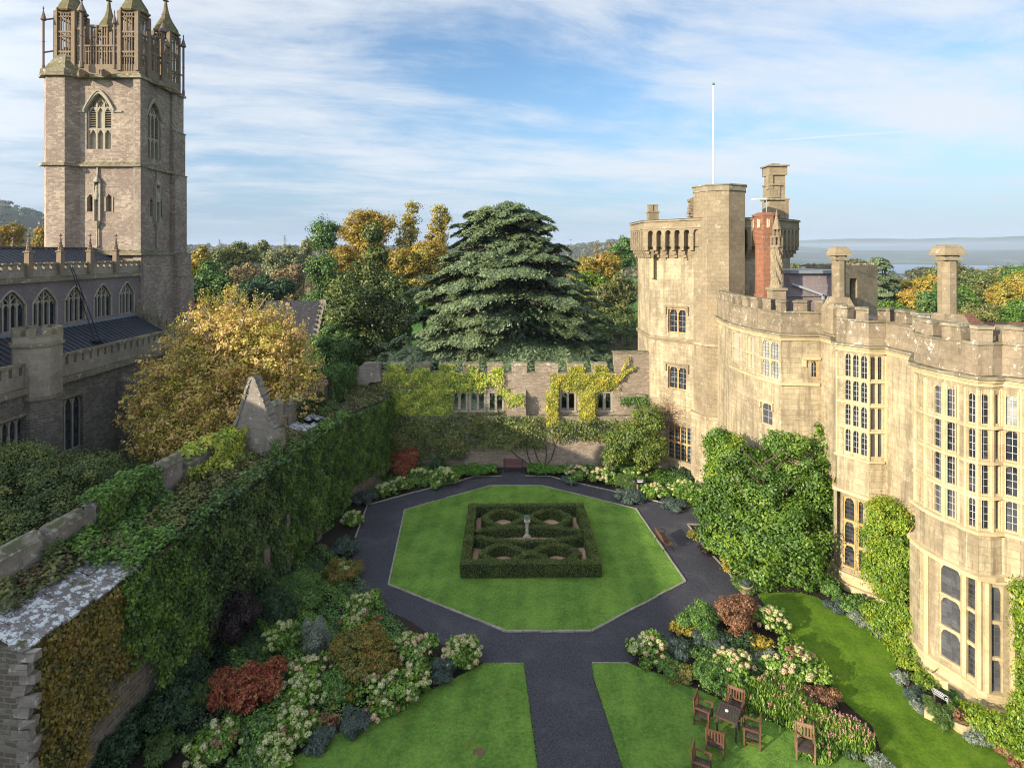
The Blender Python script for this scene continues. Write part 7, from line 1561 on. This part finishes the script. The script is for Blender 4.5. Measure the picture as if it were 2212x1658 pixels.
# white rose flowers on the rose bush
# ------------------------------------------------------------------ furniture
def lbox(mb, x0, x1, y0, y1, z0, z1): mb.box(x0, x1, y0, y1, z0, z1)
def make_chair(label, group, wood='wood'):
    t_ = thing('garden_chair', label, 'chair', (0, 0, 0), group=group)
    mb = MB()
    for k in range(6): y = -.24 + k * .082; mb.box(-.25, .25, y, y + .062, .40, .425)
    mb.box(-.27, .27, -.27, -.235, .32, .40); mb.box(-.27, .27, .235, .26, .32, .40); mb.box(-.27, -.24, -.25, .25, .33, .398); mb.box(.24, .27, -.25, .25, .33, .398)
    mb.build('seat', M['woodtop'] if wood == 'wood' else M['woodtop'], t_)
    mb = MB(); mb.hexa([(-.25, .24, .84), (.25, .24, .84), (.25, .275, .84), (-.25, .275, .84)], [(-.25, .275, .93), (.25, .275, .93), (.25, .31, .93), (-.25, .31, .93)]); mb.box(-.25, .25, .235, .262, .47, .53)
    for k in range(5): x = -.20 + k * .1; mb.hexa([(x - .025, .238, .53), (x + .025, .238, .53), (x + .025, .256, .53), (x - .025, .256, .53)], [(x - .025, .255, .84), (x + .025, .255, .84), (x + .025, .273, .84), (x - .025, .273, .84)])
    mb.build('backrest', M[wood], t_)
    for sx in (-1, 1):
        mb = MB(); x = sx * .285; mb.box(x - .035, x + .035, -.30, .235, .615, .642); mb.build('armrest', M[wood], t_)
        mb = MB(); mb.box(x - .028, x + .028, -.275, -.22, 0, .613); mb.build('leg', M[wood], t_)
        mb = MB(); mb.hexa([(x - .028, .24, 0), (x + .028, .24, 0), (x + .028, .295, 0), (x - .028, .295, 0)], [(x - .028, .24, .5), (x + .028, .24, .5), (x + .028, .295, .5), (x - .028, .295, .5)]); mb.hexa([(x - .026, .24, .5), (x + .026, .24, .5), (x + .026, .29, .5), (x - .026, .29, .5)], [(x - .026, .28, .94), (x + .026, .28, .94), (x + .026, .32, .94), (x - .026, .32, .94)]); mb.build('leg', M[wood], t_)
    mb = MB(); mb.box(-.262, -.24 + .0, -.22, .24, .12, .16); mb.box(.24, .262, -.22, .24, .12, .16); mb.box(-.24, .24, 0, .03, .125, .155); mb.build('stretcher', M[wood], t_)
    return t_
GC = 'wooden garden chairs on the right lawn'
zl0 = .047
TBC = Vector((7.87, 21.22, zl0)); ang = radians(-32)
# chair model faces -y; rz turns it
ch = make_chair('wooden armchair at the left side of the garden table', GC); spots = [(7.12, 21.68, radians(-32 + 90) , None), (8.38, 21.92, radians(-32), 'wooden armchair at the far right side of the table by the flower bed'), (8.55, 20.78, radians(-32 - 90 + 8), 'wooden armchair at the near right side of the garden table'), (7.12, 20.42, radians(180 - 24), 'wooden armchair seen from behind at the near left of the table'), (6.32, 19.42, radians(-32 + 96), 'lone wooden armchair cut by the bottom edge of the picture'), (10.15, 20.2, radians(-22), 'paler lone wooden armchair facing the lawn right of the table')]
for i, (x, y, rz, lab) in enumerate(spots):
    o = ch if i == 0 else copy_tree(ch)
    o.location = (x, y, zl0); o.rotation_euler = (0, 0, rz); 
    if lab: o['label'] = lab
    if i == 5:
        for c__ in o.children:
            if c__.name.startswith(('backrest', 'armrest', 'leg', 'stretcher')): c__.data = c__.data.copy(); c__.data.materials[0] = M['woodlt']
tb = thing('garden_table', 'square dark slatted wooden table with a small white dish', 'table', tuple(TBC), ang); tb.location = TBC; WLOC[tb.name] = Vector((0, 0, 0))
mb = MB()
for k in range(9): x = -.36 + k * .081; mb.box(x, x + .066, -.34, .34, .705, .73)
mb.box(-.38, .38, -.39, -.343, .70, .732); mb.box(-.38, .38, .343, .39, .70, .732); mb.box(-.384, -.363, -.343, .343, .701, .731); mb.box(.366, .386, -.343, .343, .701, .731); mb.build('table_top', M['woodtop'], tb)
mb = MB(); mb.box(-.33, .33, -.33, -.305, .62, .70); mb.box(-.33, .33, .305, .33, .62, .70); mb.box(-.33, -.305, -.3, .3, .62, .70); mb.box(.305, .33, -.3, .3, .62, .70); mb.build('apron', M['wood'], tb)
for sx in (-1, 1):
    for sy in (-1, 1): mb = MB(); mb.box(sx * .32 - .035, sx * .32 + .035, sy * .32 - .035, sy * .32 + .035, 0, .699); mb.build('leg', M['woodtop'], tb)
mb = MB(); x, y, z = TBC.x - .05, TBC.y + .03, zl0 + .733; mb.lathe((x, y, z), [(.035, 0), (.055, .012), (.06, .03), (.045, .028), (.02, .012)], 14); tag(mb.build('dish', M['white'], None, loc=(x, y, z)), 'tiny white dish on the garden table', 'dish')
# back bench
bb = thing('bench', 'mauve slatted bench against the back wall between ground cover strips', 'bench', (.1, 46.35, .012))
mb = MB(); bx = .1; by = 46.35
for k in range(4): mb.box(bx - .8, bx + .8, by - .22 + k * .105, by - .13 + k * .105, .44, .47)
mb.build('seat', M['purplewood'], bb); mb = MB()
for k in range(4): mb.box(bx - .8, bx + .8, by + .24 + k * .015, by + .27 + k * .015, .52 + k * .12, .615 + k * .12)
mb.build('backrest', M['purplewood'], bb)
for sx in (-.72, .72):
    mb = MB(); x = bx + sx; mb.bar((x, by - .2, .012), (x, by - .2, .43), .05, .05); mb.bar((x, by + .2, .012), (x, by + .3, 1.0), .05, .05); mb.bar((x, by - .22, .42), (x, by + .22, .42), .05, .05); mb.bar((x, by - .24, .64), (x, by + .26, .68), .05, .04); mb.bar((x, by - .22, .43), (x, by - .22, .64), .04, .04); mb.build('leg', M['iron'], bb)
# path-side bench facing the castle
pb = thing('bench', 'iron-framed slatted bench on the path beside the octagonal lawn', 'bench', (0, 0, 0)); mb = MB()
for k in range(5): mb.box(-.75, .75, -.24 + k * .1, -.165 + k * .1, .42, .445)
mb.build('seat', M['wood'], pb); mb = MB()
for k in range(4): mb.box(-.75, .75, .27 + k * .03, .295 + k * .03, .5 + k * .095, .575 + k * .095)
mb.build('backrest', M['wood'], pb)
for sx in (-.68, .68):
    mb = MB(); mb.tube([(sx, -.3, 0), (sx, -.22, .22), (sx, -.26, .41)], .02, 6); mb.tube([(sx, .38, 0), (sx, .24, .2), (sx, .27, .45), (sx, .40, .9)], .02, 6); mb.tube([(sx, -.26, .41), (sx, .27, .42)], .02, 6); mb.tube([(sx, -.26, .41), (sx, -.32, .58), (sx, -.2, .66), (sx, .1, .64), (sx, .33, .68)], .018, 6); mb.tube([(sx, -.22, .22), (sx, 0, .3), (sx, .24, .2)], .015, 6); mb.build('leg', M['iron'], pb)
pb.location = (9.08, 34.75, .013); pb.rotation_euler = (0, 0, radians(96))
# info board
ib = thing('info_board', 'small black info board on two wooden posts in the back right bed', 'sign', (9.3, 42.2, 0))
for x in (9.07, 9.58): mb = MB(); mb.box(x - .04, x + .04, 42.16, 42.24, 0, .88); mb.build('post', M['terra'], ib)
mb = MB(); mb.hexa([(8.98, 42.0, .78), (9.68, 42.0, .78), (9.68, 42.3, .98), (8.98, 42.3, .98)], [(8.98, 41.99, .82), (9.68, 41.99, .82), (9.68, 42.29, 1.02), (8.98, 42.29, 1.02)]); pnl = mb.build('panel', M['board'], ib)
mb = MB()
for k, (a, b) in enumerate(((9.06, 9.5), (9.06, 9.42))): y = 42.19 - k * .09; z = .958 - k * .06; mb.hexa([(a, y, z), (b, y, z), (b, y + .03, z + .02), (a, y + .03, z + .02)], [(a, y, z + .006), (b, y, z + .006), (b, y + .03, z + .026), (a, y + .03, z + .026)])
mb.build('lettering', M['white'], pnl)
# small sign by the near bay
s0, s1 = P(2014, 1482, 22.35), P(2049.5, 1497, 21.85)
sg_ = thing('sign', 'small black framed sign with white lettering by the near bay', 'sign', (s0.x, s0.y, 0)); fsn = Fc((s0.x, s0.y), (s1.x, s1.y)); zt_ = s0.z
mb = MB(); fbox(mb, fsn, 0, fsn.L, zt_ - .24, zt_, -.03, 0); pn_ = mb.build('board', M['board'], sg_)
mb = MB(); e = .008
for (a, b, z0_, z1_) in ((.02, fsn.L - .02, zt_ - .028, zt_ - .018), (.02, fsn.L - .02, zt_ - .225, zt_ - .215), (.02, .03, zt_ - .214, zt_ - .029), (fsn.L - .03, fsn.L - .02, zt_ - .214, zt_ - .029)): fbox(mb, fsn, a, b, z0_, z1_, .001, .004)
fbox(mb, fsn, .05, fsn.L - .12, zt_ - .078, zt_ - .062, .001, .004)
for k in range(11): u = .06 + k * (fsn.L - .22) / 11; fbox(mb, fsn, u, u + .018, zt_ - .15, zt_ - .118, .001, .004); fbox(mb, fsn, u, u + .02, zt_ - .185, zt_ - .175, .001, .004)
q = fsn.P(fsn.L - .075, zt_ - .15, .003)
ring = [q + fsn.u * (.03 * cos(a)) + Vector((0, 0, .03 * sin(a))) for a in np.linspace(0, 2 * pi, 15)]; mb.tube(ring, .007, 4); mb.build('lettering', M['white'], pn_)
for u in (.05, fsn.L - .05): mb = MB(); fbox(mb, fsn, u - .025, u + .025, 0, zt_ - .22, -.07, -.032); mb.build('post', M['terra'], sg_)
# tubs
def tub(label, px, py, r, h, mat='terra', name='planter', plant='rust', pl=True):
    c = G(px, py); t_ = thing(name, label, 'planter', tuple(c)); mb = MB(); mb.lathe((c.x, c.y, 0), [(r * .78, 0), (r * .9, h * .4), (r, h * .85), (r * 1.08, h * .88), (r * 1.08, h), (r * .92, h), (r * .88, h * .85), (.01, h * .85)], 18); mb.build('pot', M[mat], t_, rough=.01)
    if pl: lf = Leaves(int(px)); lf.blobs([(c.x, c.y, h + .08, r * .8, r * .8, .16)], .07, 2, .6); lf.build('plants', L[plant], t_)
tub('round stone tub with dark leafy plants below the near bay', 2076, 1577, .33, .42, 'trim')
tub('weathered round pot at the corner of the side lawn', 1612, 1280, .32, .45, 'terra', plant='lav')
tr = thing('trough', 'long curved stone trough planted with rosemary beside the side lawn', 'planter', tuple(G(2022, 1558))); mb = MB(); a = G(1999, 1546); b = G(2048, 1569)
mb.bar((a.x, a.y, .17), (b.x, b.y, .17), .34, .34); mb.build('trough_body', M['trim'], tr, rough=.02)
# bare patch and fallen leaves on lawns
def litter(name, label, poly, n, cols, seed, size=.05, z=.05):
    rg = np.random.default_rng(seed); q = [G(x, y) for x, y in poly]; x0, x1 = min(p.x for p in q), max(p.x for p in q); y0, y1 = min(p.y for p in q), max(p.y for p in q)
    def inside(x, y):
        c = False; j = len(q) - 1
        for i in range(len(q)):
            if (q[i].y > y) != (q[j].y > y) and x < (q[j].x - q[i].x) * (y - q[i].y) / (q[j].y - q[i].y) + q[i].x: c = not c
            j = i
        return c
    pts = []
    while len(pts) < n:
        x, y = rg.uniform(x0, x1), rg.uniform(y0, y1)
        if inside(x, y): pts.append((x, y, z + .008))
    lf = Leaves(seed); lf.add(np.array(pts), np.array([[0, 0, 1.0]] * n) + rg.normal(size=(n, 3)) * .25, size, rg.random(n), .6)
    tag(lf.build(name, L[cols], None, loc=(0, 0, 0)), label, 'fallen leaves', kind='stuff')
litter('fallen_leaves', 'scattered pale fallen leaves on the gravel path', PATH[1:35], 200, 'tan', 1, .045, .014)
litter('fallen_leaves', 'a few fallen leaves on the octagonal lawn', OCT, 40, 'tan', 2, .045)
litter('fallen_leaves', 'a few fallen leaves on the left lawn', [(1045, 1450), (1130, 1450), (1160, 1655), (620, 1655)], 45, 'tan', 3, .04)
c = G(1035, 1625); mb = MB(); r = random.Random(4); mb.prism([(c.x + .28 * cos(a) * r.uniform(.7, 1.1), c.y + .17 * sin(a) * r.uniform(.7, 1.1)) for a in np.linspace(0, 2 * pi, 14)[:-1]], .04, .049); tag(mb.build('bare_patch', plain('bare_earth', (.13, .09, .05), .95, .6, 14)), 'small bare earth patch worn in the left lawn', 'bare patch', kind='structure')
def grass_edge(label, pts, seed, closed=False):
    rg = np.random.default_rng(seed); q = [G(x, y) for x, y in pts]; q = q + [q[0]] if closed else q; lf = Leaves(seed)
    for a, b in zip(q[:-1], q[1:]):
        n = int((b - a).length * 55); t_ = rg.random(n)[:, None]; Pn = np.array(a)[None] * (1 - t_) + np.array(b)[None] * t_ + rg.normal(size=(n, 3)) * np.array([.022, .022, 0]); Pn[:, 2] = .045 + rg.random(n) * .02
        lf.add(Pn, rg.normal(size=(n, 3)) + np.array([0, 0, .8]), .055, rg.random(n), .35)
    tag(lf.build('edge_grass', L['shrub'], None, loc=(0, 0, 0)), label, 'grass', kind='stuff')
grass_edge('ragged grass along the octagonal lawn edge', OCT, 1, True)
grass_edge('ragged grass along the left lawn edges', [(597.8, 1656), (712.7, 1596), (815, 1541), (937.7, 1488.7), (1045, 1434.5), (1131, 1433.5), (1161, 1658)], 2)
grass_edge('ragged grass along the right lawn edges', [(1345, 1658), (1319, 1576), (1282, 1464), (1279, 1433.5), (1358, 1432.5), (1383, 1443.7), (1455.5, 1468.7), (1530.5, 1501), (1620.5, 1538.7), (1714, 1581), (1814, 1623.7), (1879, 1656)], 3)
grass_edge('ragged grass along the side lawn edges', [(1915, 1665), (1909, 1638.7), (1884, 1568.7), (1799, 1496), (1784, 1456), (1696.7, 1378.7), (1633, 1278.7), (1729, 1281), (1784, 1303.7), (1859, 1346), (1936.7, 1393.7), (1934, 1443.7), (1959, 1506), (2049, 1566), (2159, 1621)], 4)
# ------------------------------------------------------------------ haze
hz_ = MB(); hz_.box(-9000, 9000, -200, 21000, -90, 135)
hm = bpy.data.materials.new('air'); hm.use_nodes = True; t = NT(hm.node_tree)
pvn = t.a('ShaderNodeVolumePrincipled', {'Color': (.62, .76, .98, 1), 'Density': .00010, 'Anisotropy': -.05})
t.l.new(pvn.outputs[0], t.a('ShaderNodeOutputMaterial').inputs['Volume'])
HAZE = True
if HAZE:
    ho_ = hz_.build('haze', hm); tag(ho_, 'thin blue autumn haze between camera and far hills', 'haze', kind='stuff')
